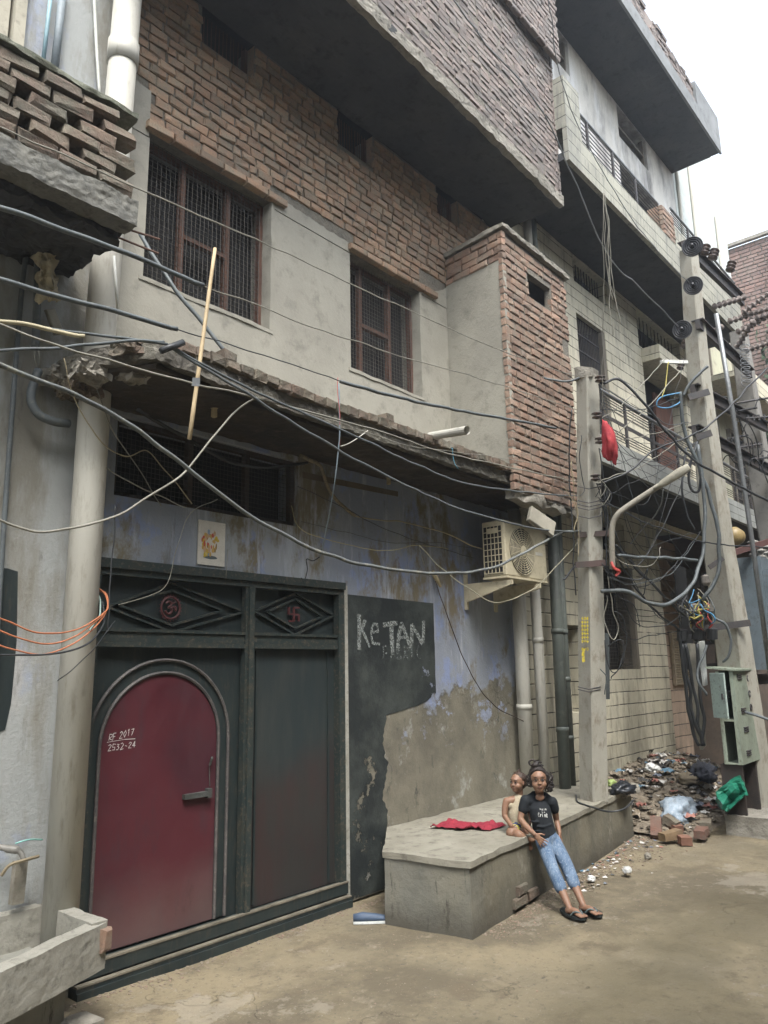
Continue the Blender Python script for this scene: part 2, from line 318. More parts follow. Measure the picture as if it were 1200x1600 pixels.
# ================================================================ BRICK LAYING
def lay(mb, o, u, n, L, z0, z1, holes=(), bw=.205, bh=.066, gap=.011, dep=.05, j=.004, out=0.004, hdr=.12, prot=.004, clip=None):
    """courses of single bricks: o start point, u direction along the wall, n outward normal"""
    o, u, n = Vector(o), Vector(u).normalized(), Vector(n).normalized(); z = z0; row = 0; U3 = Vector((0, 0, 1))
    while z + bh < z1 + .012:
        h = bh * random.uniform(.92, 1.06); h = min(h, z1 - z); x = -(row % 2) * (bw + gap) / 2 - random.uniform(0, .03)
        while x < L:
            wd = bw * (random.uniform(.9, 1.07) if random.random() > hdr else .48)
            a, b = max(x, 0), min(x + wd, L)
            segs = [(a, b)] if b - a > .03 else []
            for (hx0, hx1, hz0, hz1) in holes:
                if z + h > hz0 + .01 and z < hz1 - .01:
                    ns = []
                    for (p, q) in segs:
                        if q <= hx0 or p >= hx1: ns.append((p, q)); continue
                        if hx0 - p > .03: ns.append((p, hx0))
                        if q - hx1 > .03: ns.append((hx1, q))
                    segs = ns
            for (p, q) in segs:
                if clip and not clip((p + q) / 2, z + h / 2): continue
                pr = out + random.uniform(-prot, prot); c = o + u * ((p + q) / 2) + U3 * (z + h / 2 - o.z) + n * (pr - dep / 2)
                tl = random.uniform(-.006, .006)
                mb.obox(c, u + U3 * tl, -n, U3 - u * tl, (q - p) / 2, dep / 2, h / 2, j=j, ch=.007)
            x += wd + gap * random.uniform(.7, 1.4)
        z += h + gap * random.uniform(.8, 1.3); row += 1
    return mb
def wall_with_holes(mb, x0, x1, z0, z1, Y, holes, th=.23):
    """solid wall face split round rectangular openings (butted boxes), front at Y"""
    xs = sorted(set([x0, x1] + [h[0] for h in holes] + [h[1] for h in holes])); xs = [x for x in xs if x0 <= x <= x1]
    for a, b in zip(xs, xs[1:]):
        hz = sorted([(h[2], h[3]) for h in holes if h[0] < (a + b) / 2 < h[1]]); z = z0
        for (p, q) in hz:
            if p > z: mb.box(a, b, Y, Y + th, z, p)
            z = max(z, q)
        if z < z1: mb.box(a, b, Y, Y + th, z, z1)
    return mb
def weld(o):
    bm = bmesh.new(); bm.from_mesh(o.data); bmesh.ops.remove_doubles(bm, verts=bm.verts, dist=.0005); 
    seen = {}; kill = []
    for f in bm.faces:
        k = tuple(sorted(v.index for v in f.verts))
        if k in seen: kill += [f, seen[k]]
        seen[k] = f
    bmesh.ops.delete(bm, geom=list(set(kill)), context='FACES'); bm.to_mesh(o.data); bm.free(); return o
def grille(parent, x0, x1, z0, z1, Y, step=.034, r=.0022, name='wire_mesh', wavy=.0025, m=None):
    mb = MB(); nx = int((x1 - x0) / step); nz = int((z1 - z0) / step)
    for i in range(nx + 1):
        x = x0 + (x1 - x0) * i / nx; mb.tube([(x + random.uniform(-wavy, wavy), Y + random.uniform(-.004, .004), z0 + (z1 - z0) * k / 4) for k in range(5)], r, 4, False)
    for i in range(nz + 1):
        z = z0 + (z1 - z0) * i / nz; mb.tube([(x0 + (x1 - x0) * k / 4, Y + random.uniform(-.004, .004), z + random.uniform(-wavy, wavy)) for k in range(5)], r, 4, False)
    return mb.build(name, m or M['wire_mesh'], parent)
def ribbon(mb, pts, wd, nrm, lift=0.0, vary=.25):
    """brush stroke lying on a surface"""
    pts = [Vector(p) for p in pts]; n = Vector(nrm).normalized()
    for i in range(len(pts) - 1):
        a, b = pts[i], pts[i + 1]; t = (b - a); s = t.cross(n).normalized() * wd / 2 * random.uniform(1 - vary, 1 + vary); e = t.normalized() * wd * .2
        mb.add([a - e - s + n * lift, b + e - s + n * lift, b + e + s + n * lift, a - e + s + n * lift], [(0, 1, 2, 3)]); lift += .00006
    return mb
def rocky(mb, maxlen=.06, amp=.02, sc=6.0, seed=0, fine=.0):
    """turn a plain solid into a broken, uneven one"""
    bm = bmesh.new(); vs = [bm.verts.new(p) for p in mb.v]
    for f in mb.f:
        try: bm.faces.new([vs[i] for i in f])
        except ValueError: pass
    bmesh.ops.remove_doubles(bm, verts=bm.verts, dist=.0004); bmesh.ops.triangulate(bm, faces=bm.faces)
    for _ in range(9):
        es = [e for e in bm.edges if e.calc_length() > maxlen]
        if not es: break
        bmesh.ops.subdivide_edges(bm, edges=es, cuts=1); bmesh.ops.triangulate(bm, faces=[f for f in bm.faces if len(f.verts) > 3])
    o = Vector((seed * 3.7, seed * 1.9, seed * 5.3))
    for v in bm.verts:
        q = v.co * sc + o
        d = Vector((noise.noise(q), noise.noise(q + Vector((17, 0, 0))), noise.noise(q + Vector((0, 23, 0)))))
        if fine:
            q2 = q * 4; d = d + Vector((noise.noise(q2), noise.noise(q2 + Vector((17, 0, 0))), noise.noise(q2 + Vector((0, 23, 0))))) * fine
        v.co += d * amp
    r = MB(); bm.verts.index_update(); r.v = [v.co.copy() for v in bm.verts]; r.f = [tuple(v.index for v in f.verts) for f in bm.faces]; bm.free(); return r
def holepx(x0, y0, x1, y1, Y): a, b = py(x0, y0, Y), py(x1, y1, Y); return (min(a.x, b.x), max(a.x, b.x), min(a.z, b.z), max(a.z, b.z))

# ================================================================ GROUND
gm = MB()
def gz(x, y):
    s = math.exp(-((x - 5) ** 2 + (y - 2) ** 2) / 200)
    return (noise.noise(Vector((x * .7, y * .7, 3))) * .022 + noise.noise(Vector((x * 3, y * 3, 5))) * .007) * s - .012
NX, NY = 170, 120
def gfn(u, v):
    x = -60 + 260 * (u if u < .2 else u) ; return Vector((0, 0, 0))
xs = [-60, -30, -12, -5, -1] + [-.5 + i * .09 for i in range(140)] + [13, 16, 22, 40, 80, 150, 260]
ys = [-200, -80, -30, -12, -5, -2] + [-1 + i * .09 for i in range(68)] + [8, 16, 40, 120]
gm.v = [Vector((x, y, gz(x, y))) for y in ys for x in xs]; n_ = len(xs)
gm.f = [(j * n_ + i, j * n_ + i + 1, (j + 1) * n_ + i + 1, (j + 1) * n_ + i) for j in range(len(ys) - 1) for i in range(n_ - 1)]
tag(gm.build('ground', M['ground'], smooth=True), kind='structure')

# ================================================================ MAIN HOUSE
WY = 4.15
house = thing('brick_house', 'brick and cement house, flaking blue ground floor, dark metal gate, overhanging brick storey', 'house', (2.25, WY, 0))
gate_h = (2.25, 4.335, 0, 2.33); vent_h = (2.34, 3.85, 2.72, 3.23)
o = wall_with_holes(MB(), 2.25, 6.93, 0, 3.29, WY, [gate_h, vent_h]).build('ground_floor_wall', M['blue_wall'], house); weld(o)
MB().box(2.252, 6.925, WY + .24, WY + 3, 0, 9.6).build('inner_block', M['dark'], house)
# rough plaster reveal strip beside the gate
MB().box(4.335, 4.375, WY - .012, WY + .05, 0, 2.31, .002).build('gate_jamb_strip', mat('jamb_plaster', (.36, .35, .31), (.25, .24, .2), (.16, .15, .12), sc=7), house)
# upper wall (cement) and its windows
W1 = holepx(234, 206, 421, 514, WY); W2 = holepx(547, 395, 657, 620, WY)
W1 = (2.46, 3.545, 4.21, 5.29); W2 = (4.45, 5.43, 4.17, 5.25)
C1, C2, C3 = (2.85, 3.36, 6.30, 6.62), (4.31, 4.80, 6.27, 6.62), (5.79, 6.18, 6.28, 6.62)
def ptop(x):
    return 5.62 if x < 2.46 else (5.29 if x < 3.55 else (5.36 if x < 4.44 else (5.25 if x < 5.44 else 5.47)))
mb = MB(); mb = wall_with_holes(MB(), 2.25, 6.93, 3.41, 5.24, WY, [(W1[0], W1[1], W1[2], 5.24), (W2[0], W2[1], W2[2], 5.24)])
o = mb.build('upper_plaster_wall', M['plaster'], house); weld(o)
mb = MB()
# plaster's uneven upper edge: pieces of render standing 6 mm proud of the brick line
def render_piece(x0, x1, zb, f):
    n = max(2, int((x1 - x0) / .04)); pts = [(x0 + (x1 - x0) * i / n, WY - .006, f((x0 + (x1 - x0) * i / n)) + noise.noise(Vector((i * .7, x0, 0))) * .025) for i in range(n + 1)]
    MB().prism([(x0, WY - .006, zb), (x1, WY - .006, zb)] + pts[::-1], (0, 1, 0), .03).build('plaster_edge', M['plaster'], house)
render_piece(2.25, 2.45, 5.243, lambda x: 5.60); render_piece(3.56, 4.44, 5.243, lambda x: 5.37 - (x - 3.56) * .06); render_piece(5.44, 5.88, 5.243, lambda x: 5.24 + (x - 5.44) * .5)
mb = wall_with_holes(MB(), 2.25, 6.93, 5.24, 6.62, WY + .012, [(W1[0], W1[1], 5.24, 5.29), C1, C2, C3])
o = mb.build('mortar_bed', M['mortar'], house); weld(o)
mb = MB()
def clipm(u, z): x = 2.30 + u; return z > ptop(x) + .045
lay(mb, (2.30, WY + .012, 0), (1, 0, 0), (0, -1, 0), 4.62, 5.30, 6.61, bw=.135, holes=[(a - 2.30, b - 2.30, c, d) for (a, b, c, d) in (C1, C2, C3)] + [(W1[0] - 2.3, W1[1] - 2.3, 5.2, 5.355), (W2[0] - 2.3, W2[1] - 2.3, 5.2, 5.335)], clip=clipm, j=.0065, prot=.004, bh=.063, gap=.013, out=.016)
for (a, b, zz) in ((W1[0] - .04, W1[1] + .05, 5.292), (W2[0] - .03, W2[1] + .05, 5.262)):          # flat course over each window
    x = a
    while x < b: mb.obox((x + .1, WY + .0, zz + .03), (1, 0, 0), (0, 1, 0), (0, 0, 1), .1, .05, .028, j=.004, ch=.006); x += .212
mb.build('upper_brickwork', M['brick'], house)
# clerestory openings: frames with bars
for (a, b, c, d) in (C1, C2, C3):
    f = MB(); f.box(a, b, WY + .10, WY + .14, c, c + .03).box(a, a + .03, WY + .10, WY + .14, c + .03, d).box(b - .03, b, WY + .10, WY + .14, c + .03, d); fo = f.build('clerestory_window', M['rust'], house)
    f = MB()
    for i in range(1, 14): f.tube([(a + (b - a) * i / 14, WY + .09, c + .02), (a + (b - a) * i / 14 + random.uniform(-.006, .006), WY + .09, d)], .004, 5)
    f.build('bars', M['rust'], fo)
    MB().box(b - .001, b + .012, WY + .02, WY + .10, c, d).build('reveal', M['brick'], fo)
# big windows
def big_window(W, mulls, bar, seed):
    a, b, c, d = W; Y = WY + .10; f = MB(); t = .035
    f.box(a, b, Y, Y + .05, c, c + t).box(a, b, Y, Y + .05, d - t, d).box(a, a + t, Y, Y + .05, c + t, d - t).box(b - t, b, Y, Y + .05, c + t, d - t)
    for m_ in mulls: f.box(m_ - .018, m_ + .018, Y - .01, Y + .04, c + t, d - t)
    for (x0, x1, z) in bar: f.box(x0, x1, Y - .008, Y + .038, z - .016, z + .016)
    fo = f.build('window', M['rust'], house)
    grille(fo, a + .005, b - .05, c + .005, d - .005, Y - .02, step=.036, r=.0024)
    MB().box(a - .0, b, WY + .232, WY + .238, c, d).build('dark_pane', M['dark'], fo)
    return fo
big_window(W1, [2.80, 3.20], [(2.818, 3.182, 4.70)], 1)
big_window(W2, [4.68, 5.08], [(4.698, 5.062, 4.68)], 2)
for W in (W1, W2):                                                      # chipped plaster round the reveals
    k = MB(); a, b, c, d = W
    k.box(b - .002, b + .03, WY - .008, WY + .10, c, d).box(a - .03, b + .03, WY - .008, WY + .1, c - .03, c - .001)
    rocky(k, .08, .008, 9).build('window_reveal', M['plaster'], house)
# vent window over the gate
a, b, c, d = vent_h; Y = WY + .05
f = MB().box(a, b, Y, Y + .05, c, c + .035).box(a, b, Y, Y + .05, d - .03, d)
for x in (a + .018, a + (b - a) * .38, a + (b - a) * .70, b - .02): f.box(x - .018, x + .018, Y - .004, Y + .046, c + .035, d - .03)
fo = f.build('vent_window', mat('old_frame', (.07, .05, .04), (.05, .045, .04)), house)
grille(fo, a, b, c, d, Y - .012, step=.03, r=.0016, m=mat('dusty_mesh', (.075, .07, .06)))
MB().box(a, b, WY + .225, WY + .235, c, d).build('dark_pane', M['dark'], fo)
for x in [a + .1 + .07 * i for i in range(20)]:
    pass
# electric conduit shelf inside: pale bracket strip on the blue wall
# ---- canopy slab with broken left end
poly = [(1.90, 4.15), (1.88, 3.92), (1.96, 3.62), (2.10, 3.37), (2.5, 3.41), (3.2, 3.47), (5.0, 3.5), (7.14, 3.5), (7.14, 4.15)]
c0 = MB().prism([(x, y, 3.295) for x, y in poly], (0, 0, 1), .10)
can = rocky(c0, .04, .014, 8, 2, .8).build('canopy_slab', mat('canopy_concrete', (.16, .15, .12), (.10, .09, .075), (.26, .24, .20), sc=3.2, bump=1, bs=30, bd=.03, t=.48), house)
rocky(MB().prism([(x + (.03 if x < 3 else 0), min(y + .05, 4.14), 3.262) for x, y in poly], (0, 0, 1), .03), .08, .010, 6, 12, .6).build('canopy_soffit', mat('shade_brown_soffit', (.055, .045, .034), (.032, .029, .026), (.085, .07, .05), sc=2.5, bump=.7, bs=20, bd=.02), can)  # thin underside sheet, its near-black brown stands in for shade under the canopy
mb = MB(); x = 2.26
while x < 5.75:
    y = 3.40 + min(1, (x - 2.1) / 1.3) * .07
    mb.obox((x + .05, y + .07, 3.425 + .012 * noise.noise(Vector((x * 3, 0, 0)))), (1, .05, 0), (0, 1, 0), (0, 0, 1), .05, .10, .032, j=.007, ch=.008)
    if random.random() < .12: mb.obox((x + .05, y + .09, 3.495), (1, .1, 0), (0, 1, 0), (0, 0, 1), .05, .09, .03, j=.008, ch=.008)
    x += .108
mb.build('canopy_brick_edge', M['brick_old'], can)
rocky(MB().box(2.2, 5.8, 3.60, 4.15, 3.40, 3.44), .09, .03, 4, 5).build('canopy_topping', M['concrete'], can)
# broken lumps at the canopy's left end
for k, (x, y, z, s) in enumerate(((1.93, 3.75, 3.27, .085), (2.0, 3.98, 3.25, .10), (1.93, 4.08, 3.33, .09), (2.03, 3.5, 3.36, .07), (2.12, 3.62, 3.27, .06))):
    rocky(MB().box(x - s, x + s, y - s, y + s, z - s * .45, z + s * .45), .025, .028, 12, k, .8).build('broken_lump', M['brick_old'] if k % 2 else M['concrete'], can)
# ---- projecting box room
A, B, C, Dp = Vector((5.88, 4.15, 0)), Vector((5.80, 3.41, 0)), Vector((7.10, 3.41, 0)), Vector((7.10, 4.15, 0))
hb = holepx(826, 424, 864, 486, 3.41); hb = (hb[0], hb[1], hb[0] * 0 + min(hb[2:]), max(hb[2:]))
mb = MB().prism([(A.x + .004, A.y, 3.40), (B.x + .004, B.y + .012, 3.40), (B.x + .004, B.y + .012, 5.50), (A.x + .004, A.y, 5.50)], (1, 0, 0), .05)
mb.build('box_room_plaster_side', M['plaster'], house)
mb = MB().prism([(A.x + .02, A.y, 5.50), (B.x + .02, B.y + .02, 5.50), (B.x + .02, B.y + .02, 5.80), (A.x + .02, A.y, 5.80)], (1, 0, 0), .05)
mb = wall_with_holes(mb, 5.86, 7.08, 3.2, 5.80, 3.43, [hb], .07); mb.build('box_room_mortar', M['mortar'], house)
MB().box(5.95, 7.05, 3.60, 4.12, 3.42, 5.76).build('box_room_core', M['dark'], house)
mb = MB()
lay(mb, (5.80, 3.43, 0), (1, 0, 0), (0, -1, 0), 1.30, 3.22, 5.80, bw=.17, holes=[(hb[0] - 5.80, hb[1] - 5.80, hb[2], hb[3]), (1.14, 1.3, 4.9, 5.05)], j=.005, prot=.003, bh=.064, gap=.014, out=.012)
u = (A - B).normalized(); lay(mb, (B.x, B.y, 0), u, (-1, .1, 0), .745, 5.49, 5.80, j=.005, out=.006)
mb.build('box_room_brickwork', M['brick_box'], house)
rocky(MB().prism([(A.x - .02, A.y, 5.80), (B.x - .03, B.y - .03, 5.80), (C.x + .02, C.y - .03, 5.78), (C.x + .02, Dp.y, 5.78)], (0, 0, 1), .045), .05, .010, 9, 3, .8).build('box_room_coping', M['concrete'], house)
# broken base of the box where it meets the canopy
rocky(MB().box(5.85, 7.12, 3.44, 3.55, 3.14, 3.27), .05, .05, 7, 8).build('box_room_footing', M['concrete'], house)
# ---- overhanging upper storey
FL, FR = Vector((1.9, 3.20, 0)), Vector((6.99, 3.33, 0)); ub = (FR - FL).normalized(); nb = Vector((ub.y, -ub.x, 0))
sl = MB().prism([(FL.x, FL.y, 6.60), (FR.x, FR.y, 6.60), (6.99, 4.15, 6.60), (FL.x, 4.15, 6.60)], (0, 0, 1), .09)
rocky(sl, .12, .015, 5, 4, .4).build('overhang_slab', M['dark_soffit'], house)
rocky(MB().prism([(FL.x, FL.y - .015, 6.575), (FR.x, FR.y - .015, 6.575), (FR.x, FR.y + .05, 6.575), (FL.x, FL.y + .05, 6.575)], (0, 0, 1), .12), .04, .012, 9, 6, .5).build('slab_edge', M['concrete'], house)
mb = MB().prism([(FL.x, FL.y + .02, 6.69), (FR.x - .01, FR.y + .02, 6.69), (FR.x - .01, 4.15, 6.69), (FL.x, 4.15, 6.69)], (0, 0, 1), 3.6); mb.build('overhang_mortar', M['mortar'], house)
mb = MB(); lay(mb, FL, ub, nb, (FR - FL).length, 6.70, 9.9, j=.006, prot=.006, bh=.056, gap=.012, bw=.16, out=-.012)
lay(mb, (6.982, FR.y, 0), (0, 1, 0), (1, 0, 0), .8, 6.70, 9.9, j=.005, bh=.052)
mb.build('overhang_brickwork', M['brick_bay'], house)
cr = py(764, 64, 3.2)
mb = MB(); lay(mb, (cr.x, 3.26, 0), (1, .0, 0), (0, -1, 0), 6.99 - cr.x, 8.35, 9.9, j=.005, bh=.056, bw=.16, out=.03)
lay(mb, (cr.x + .002, 3.24, 0), (0, 1, 0), (-1, 0, 0), .14, 8.35, 9.9, j=.005, bh=.052, out=.0); mb.build('brick_pier', M['brick_bay'], house)
# ---- gate
gate = MB().box(2.25, 4.335, WY + .06, WY + .075, 0.0, 2.33).build('gate', M['green_black'], house)
f = MB(); y0 = WY - .005
f.box(2.25, 4.335, y0 - .025, y0 + .05, 2.275, 2.33).box(2.25, 4.335, y0 - .005, y0 + .05, 2.235, 2.274)                      # head
f.box(2.25, 2.29, y0, y0 + .05, .15, 2.234).box(4.27, 4.333, y0 - .01, y0 + .05, .15, 2.234)                                       # stiles
f.box(3.365, 3.445, y0, y0 + .05, .15, 2.234).box(3.385, 3.425, y0 - .02, y0 - .001, .15, 2.234)                                      # middle stile
for (a, b) in ((2.291, 3.364), (3.446, 4.269)):
    f.box(a, b, y0, y0 + .05, 1.815, 1.845).box(a, b, y0, y0 + .05, 1.905, 1.925).box(a, b, y0 + .012, y0 + .05, 1.846, 1.904)
f.build('gate_frame', M['gate_trim'], gate)
f = MB()
f.box(2.25, 4.335, WY - .06, WY + .05, -.02, .055).box(2.25, 4.335, WY - .03, WY + .05, .075, .145).box(2.25, 4.335, WY - .015, WY + .05, .056, .074).box(2.25, 4.335, WY - .075, WY - .061, -.02, .035)
f.build('threshold', M['green_black'], gate)
f = MB().box(2.25, 4.335, WY - .065, WY - .03, .056, .066).box(2.25, 4.335, WY - .035, WY - .0, .146, .156); f.build('threshold_edge', mat('worn_edge', (.17, .15, .115), (.09, .08, .06), sc=8), gate)
cx, zs, ri, ro_ = 2.775, 1.245, .405, .495
def arch(r, n=24): return [(cx + r * math.cos(math.pi * i / n), zs + r * math.sin(math.pi * i / n)) for i in range(n + 1)]
def arch_path(r, zb=.16): return [(cx + r, zb)] + arch(r) + [(cx - r, zb)]
Yg = WY + .055
red = MB().prism([(x, Yg, z) for x, z in arch_path(ri)], (0, -1, 0), .012)
g = NT('oxblood_door'); x, y, z = g.xyz()
col = g.mix(g.ramp(g.noise(1.6, 7, .6), .40, .62), (.072, .015, .021), (.050, .014, .020))
col = g.mix(g.ramp(g.noise(5, 8, .7, (2.5, 2.5, .5)), .52, .70), col, (.055, .02, .026))
col = g.mix(g.math('MULTIPLY', g.ramp(g.math('ADD', z, g.math('MULTIPLY', g.noise(4, 6), .35)), .30, .75, 1, 0), .55), col, (.13, .10, .09))
col = g.mix(g.ramp(g.noise(9, 9, .8, (1, 1, .6)), .66, .70), col, (.16, .08, .075)); col = g.mix(g.ramp(g.noise(4, 9, .8, (1, 1, .3), (3, 0, 3)), .60, .72), col, (.035, .018, .018))
M['oxblood'] = g.out(col, g.ramp(g.noise(6, 6), .3, .7, .35, .6), g.bump(g.noise(3, 5, .5, (1, 1, .6)), .5, .03, g.bump(g.noise(60, 4), .1, .002)), None, .45)
wd = red.build('wicket_door', M['oxblood'], gate)
f = MB(); f.tube([(x, Yg - .018, z) for x, z in arch_path(ri + .012)], .011, 6); f.tube([(x, Yg - .018, z) for x, z in arch_path(ro_)], .011, 6)
f.build('arch_trim', mat('arch_trim_worn', (.10, .09, .085), (.06, .055, .055), (.16, .15, .13), sc=8, rough=.5), gate)
out = arch_path(ro_ - .008); inn = arch_path(ri + .018); f = MB()
for i in range(len(out) - 1):
    f.add([(out[i][0], Yg - .008, out[i][1]), (out[i + 1][0], Yg - .008, out[i + 1][1]), (inn[i + 1][0], Yg - .008, inn[i + 1][1]), (inn[i][0], Yg - .008, inn[i][1])], [(0, 1, 2, 3)])
f.build('arch_frame', M['green_black'], gate)
f = MB().box(2.93, 3.115, Yg - .045, Yg - .014, .895, .925, .002).box(3.10, 3.13, Yg - .05, Yg - .013, .885, .94).tube([(3.12, Yg - .03, 1.08), (3.12, Yg - .05, 1.12), (3.135, Yg - .03, 1.125)], .008, 6)
f.tube([(3.122, Yg - .022, 1.08), (3.13, Yg - .022, .95)], .003, 5); f.build('bolt', mat('bolt_metal', (.10, .105, .10), (.06, .06, .055), sc=12, rough=.5, metal=.3), gate)
# right leaf lower panel: bare primer and reddish-brown patches; a pressed rib pattern
g = NT('leaf_panel'); x, y, z = g.xyz()
lo = g.math('ADD', z, g.math('MULTIPLY', g.math('SUBTRACT', g.noise(1.7, 6), .5), .9))
col = g.mix(g.ramp(g.noise(2.2, 7, .7, (2.5, 2.5, .5)), .42, .62), (.022, .030, .031), (.035, .040, .038))
brn = g.mix(g.ramp(g.noise(2.4, 8, .7, (2, 2, .6), (4, 0, 0)), .45, .62), (.030, .028, .026), (.038, .024, .023))
col = g.mix(g.ramp(lo, 1.2, .75, 0, 1), col, brn)
M['leaf'] = g.out(col, .5, g.bump(g.noise(3, 6, .6, (5, 5, .4)), .35, .015), None, .4)
f = MB().box(3.445, 4.27, WY + .045, WY + .062, .15, 1.814); lf = f.build('gate_leaf', M['leaf'], gate)
f = MB()
for xx in (3.50, 4.20): f.box(xx - .008, xx + .008, WY + .03, WY + .046, .17, 1.80)
f.build('leaf_rib', M['green_black'], gate)
dm = [[(166, 948), (268, 911.5), (381, 956), (268, 988)], [(184, 945), (268, 923), (347, 954), (268, 977)], [(397, 955), (461.5, 926.6), (521, 961.7), (460, 992)], [(416.7, 956), (461.5, 935.5), (502.7, 963.5), (461, 982)]]
for q in dm:
    P_ = [py(x, y, WY + .045) for x, y in q]; f = MB()
    for i in range(4): f.bar(P_[i], P_[(i + 1) % 4], .022, .013)
    f.build('diamond_moulding', M['gate_trim'], gate)
# emblems
em = mat('emblem_red', (.10, .032, .032), (.07, .028, .028), sc=20, rough=.5); c_ = py(266.5, 950, WY + .04); f = MB(); r = .068
f.tube([(c_.x + r * math.cos(t), c_.y, c_.z + r * math.sin(t)) for t in [2 * math.pi * i / 32 for i in range(33)]], .007, 6, False)
for i in range(24): t = 2 * math.pi * i / 24; f.tube([(c_.x + r * math.cos(t), c_.y, c_.z + r * math.sin(t)), (c_.x + (r + .02) * math.cos(t + .06), c_.y, c_.z + (r + .02) * math.sin(t + .06))], .005, 5, True, .001)
def omp(pts): return spline([(c_.x + a * .05, c_.y - .004, c_.z + b * .05) for a, b in pts], 5)
f.tube(omp([(-.75, .55), (-.35, .8), (.0, .55), (-.1, .2), (-.4, .08), (.0, -.02), (.12, -.4), (-.2, -.75), (-.65, -.65), (-.8, -.35)]), .008, 6)
f.tube(omp([(.0, .05), (.35, .1), (.55, -.1), (.75, -.3), (.7, .1), (.45, .2)]), .006, 6); f.tube(omp([(.05, .75), (.35, .6), (.65, .8)]), .005, 6); f.tube(omp([(.33, .93), (.37, .97)]), .008, 6)
f.build('sun_wheel_emblem', em, gate)
c_ = py(459, 960, WY + .04); f = MB(); a = .05
for (p, q) in (((0, -1), (0, 1)), ((-1, 0), (1, 0)), ((0, 1), (1, 1)), ((1, 0), (1, -1)), ((0, -1), (-1, -1)), ((-1, 0), (-1, 1))): f.bar((c_.x + p[0] * a, c_.y, c_.z + p[1] * a), (c_.x + q[0] * a, c_.y, c_.z + q[1] * a), .014, .012)
f.build('swastika_emblem', em, gate)
# chalk note on the wicket door
FONT = {'R': [[(0, 0), (0, 1), (.6, .9), (.6, .6), (0, .5), (.65, 0)]], 'F': [[(0, 0), (0, 1), (.6, 1)], [(0, .5), (.45, .5)]], '2': [[(0, .8), (.3, 1), (.6, .75), (0, 0), (.65, 0)]], '0': [[(.3, 1), (0, .5), (.3, 0), (.6, .5), (.3, 1)]],
 '1': [[(.1, .8), (.3, 1), (.3, 0)]], '7': [[(0, 1), (.6, 1), (.2, 0)], [(.15, .5), (.5, .5)]], '5': [[(.6, 1), (.05, 1), (0, .55), (.5, .5), (.5, .1), (0, 0)]], '3': [[(0, .95), (.5, .9), (.2, .5), (.55, .3), (.3, 0), (0, .1)]],
 '4': [[(.4, 0), (.4, 1), (0, .35), (.65, .35)]], '-': [[(.1, .45), (.5, .45)]], 'K': [[(0, 0), (0, 1)], [(.6, .95), (.05, .45), (.65, 0)]], 'E': [[(.6, .05), (0, 0), (0, 1), (.6, 1)], [(0, .5), (.5, .5)]], 'e': [[(.05, .5), (.5, .5), (.45, .85), (.15, .85), (0, .5), (.1, .1), (.55, .05)]],
 'T': [[(0, 1), (.7, 1)], [(.35, 1), (.35, 0)]], 'A': [[(0, 0), (.3, 1), (.6, 0)], [(.1, .4), (.5, .4)]], 'N': [[(0, 0), (0, 1), (.55, 0), (.6, 1)]], 'B': [[(0, 0), (0, 1), (.5, .9), (.45, .6), (0, .5), (.55, .35), (.5, .05), (0, 0)]], 'I': [[(.2, 0), (.2, 1)]], 'C': [[(.6, .9), (.2, 1), (0, .5), (.2, 0), (.6, .1)]]}
def write(mb, txt, o, u, v, h, wd, n, sp=.85, jit=.03):
    o, u, v = Vector(o), Vector(u).normalized(), Vector(v).normalized(); x = 0
    for ch in txt:
        for st in FONT.get(ch, []):
            pts = [o + u * ((x + a * .8) * h) + v * (b * h + random.uniform(-jit, jit) * h) for a, b in st]
            dn = []
            for p, q in zip(pts, pts[1:]):
                k = max(1, int((q - p).length / (wd * 1.6))); dn += [p.lerp(q, i / k) for i in range(k)]
            ribbon(mb, dn + [pts[-1]], wd, n, .0)
        x += sp if ch != ' ' else .5
    return mb
f = MB(); wp = py(170, 1158, Yg - .015); Yc = Yg - .0145
write(f, 'RF 2017', (wp.x, Yc, wp.z), (1, 0, .16), (.12, 0, 1), .036, .0032, (0, -1, 0), .68, .09); write(f, '2532-24', (wp.x - .002, Yc, wp.z - .055), (1, 0, .03), (.1, 0, 1), .036, .0032, (0, -1, 0), .72, .09)
ribbon(f, [(wp.x - .01, Yc, wp.z - .006), (wp.x + .1, Yc, wp.z + .002), (wp.x + .17, Yc, wp.z + .0)], .003, (0, -1, 0))
f.build('chalk_note', flat('chalk', (.55, .52, .50), .9), gate)
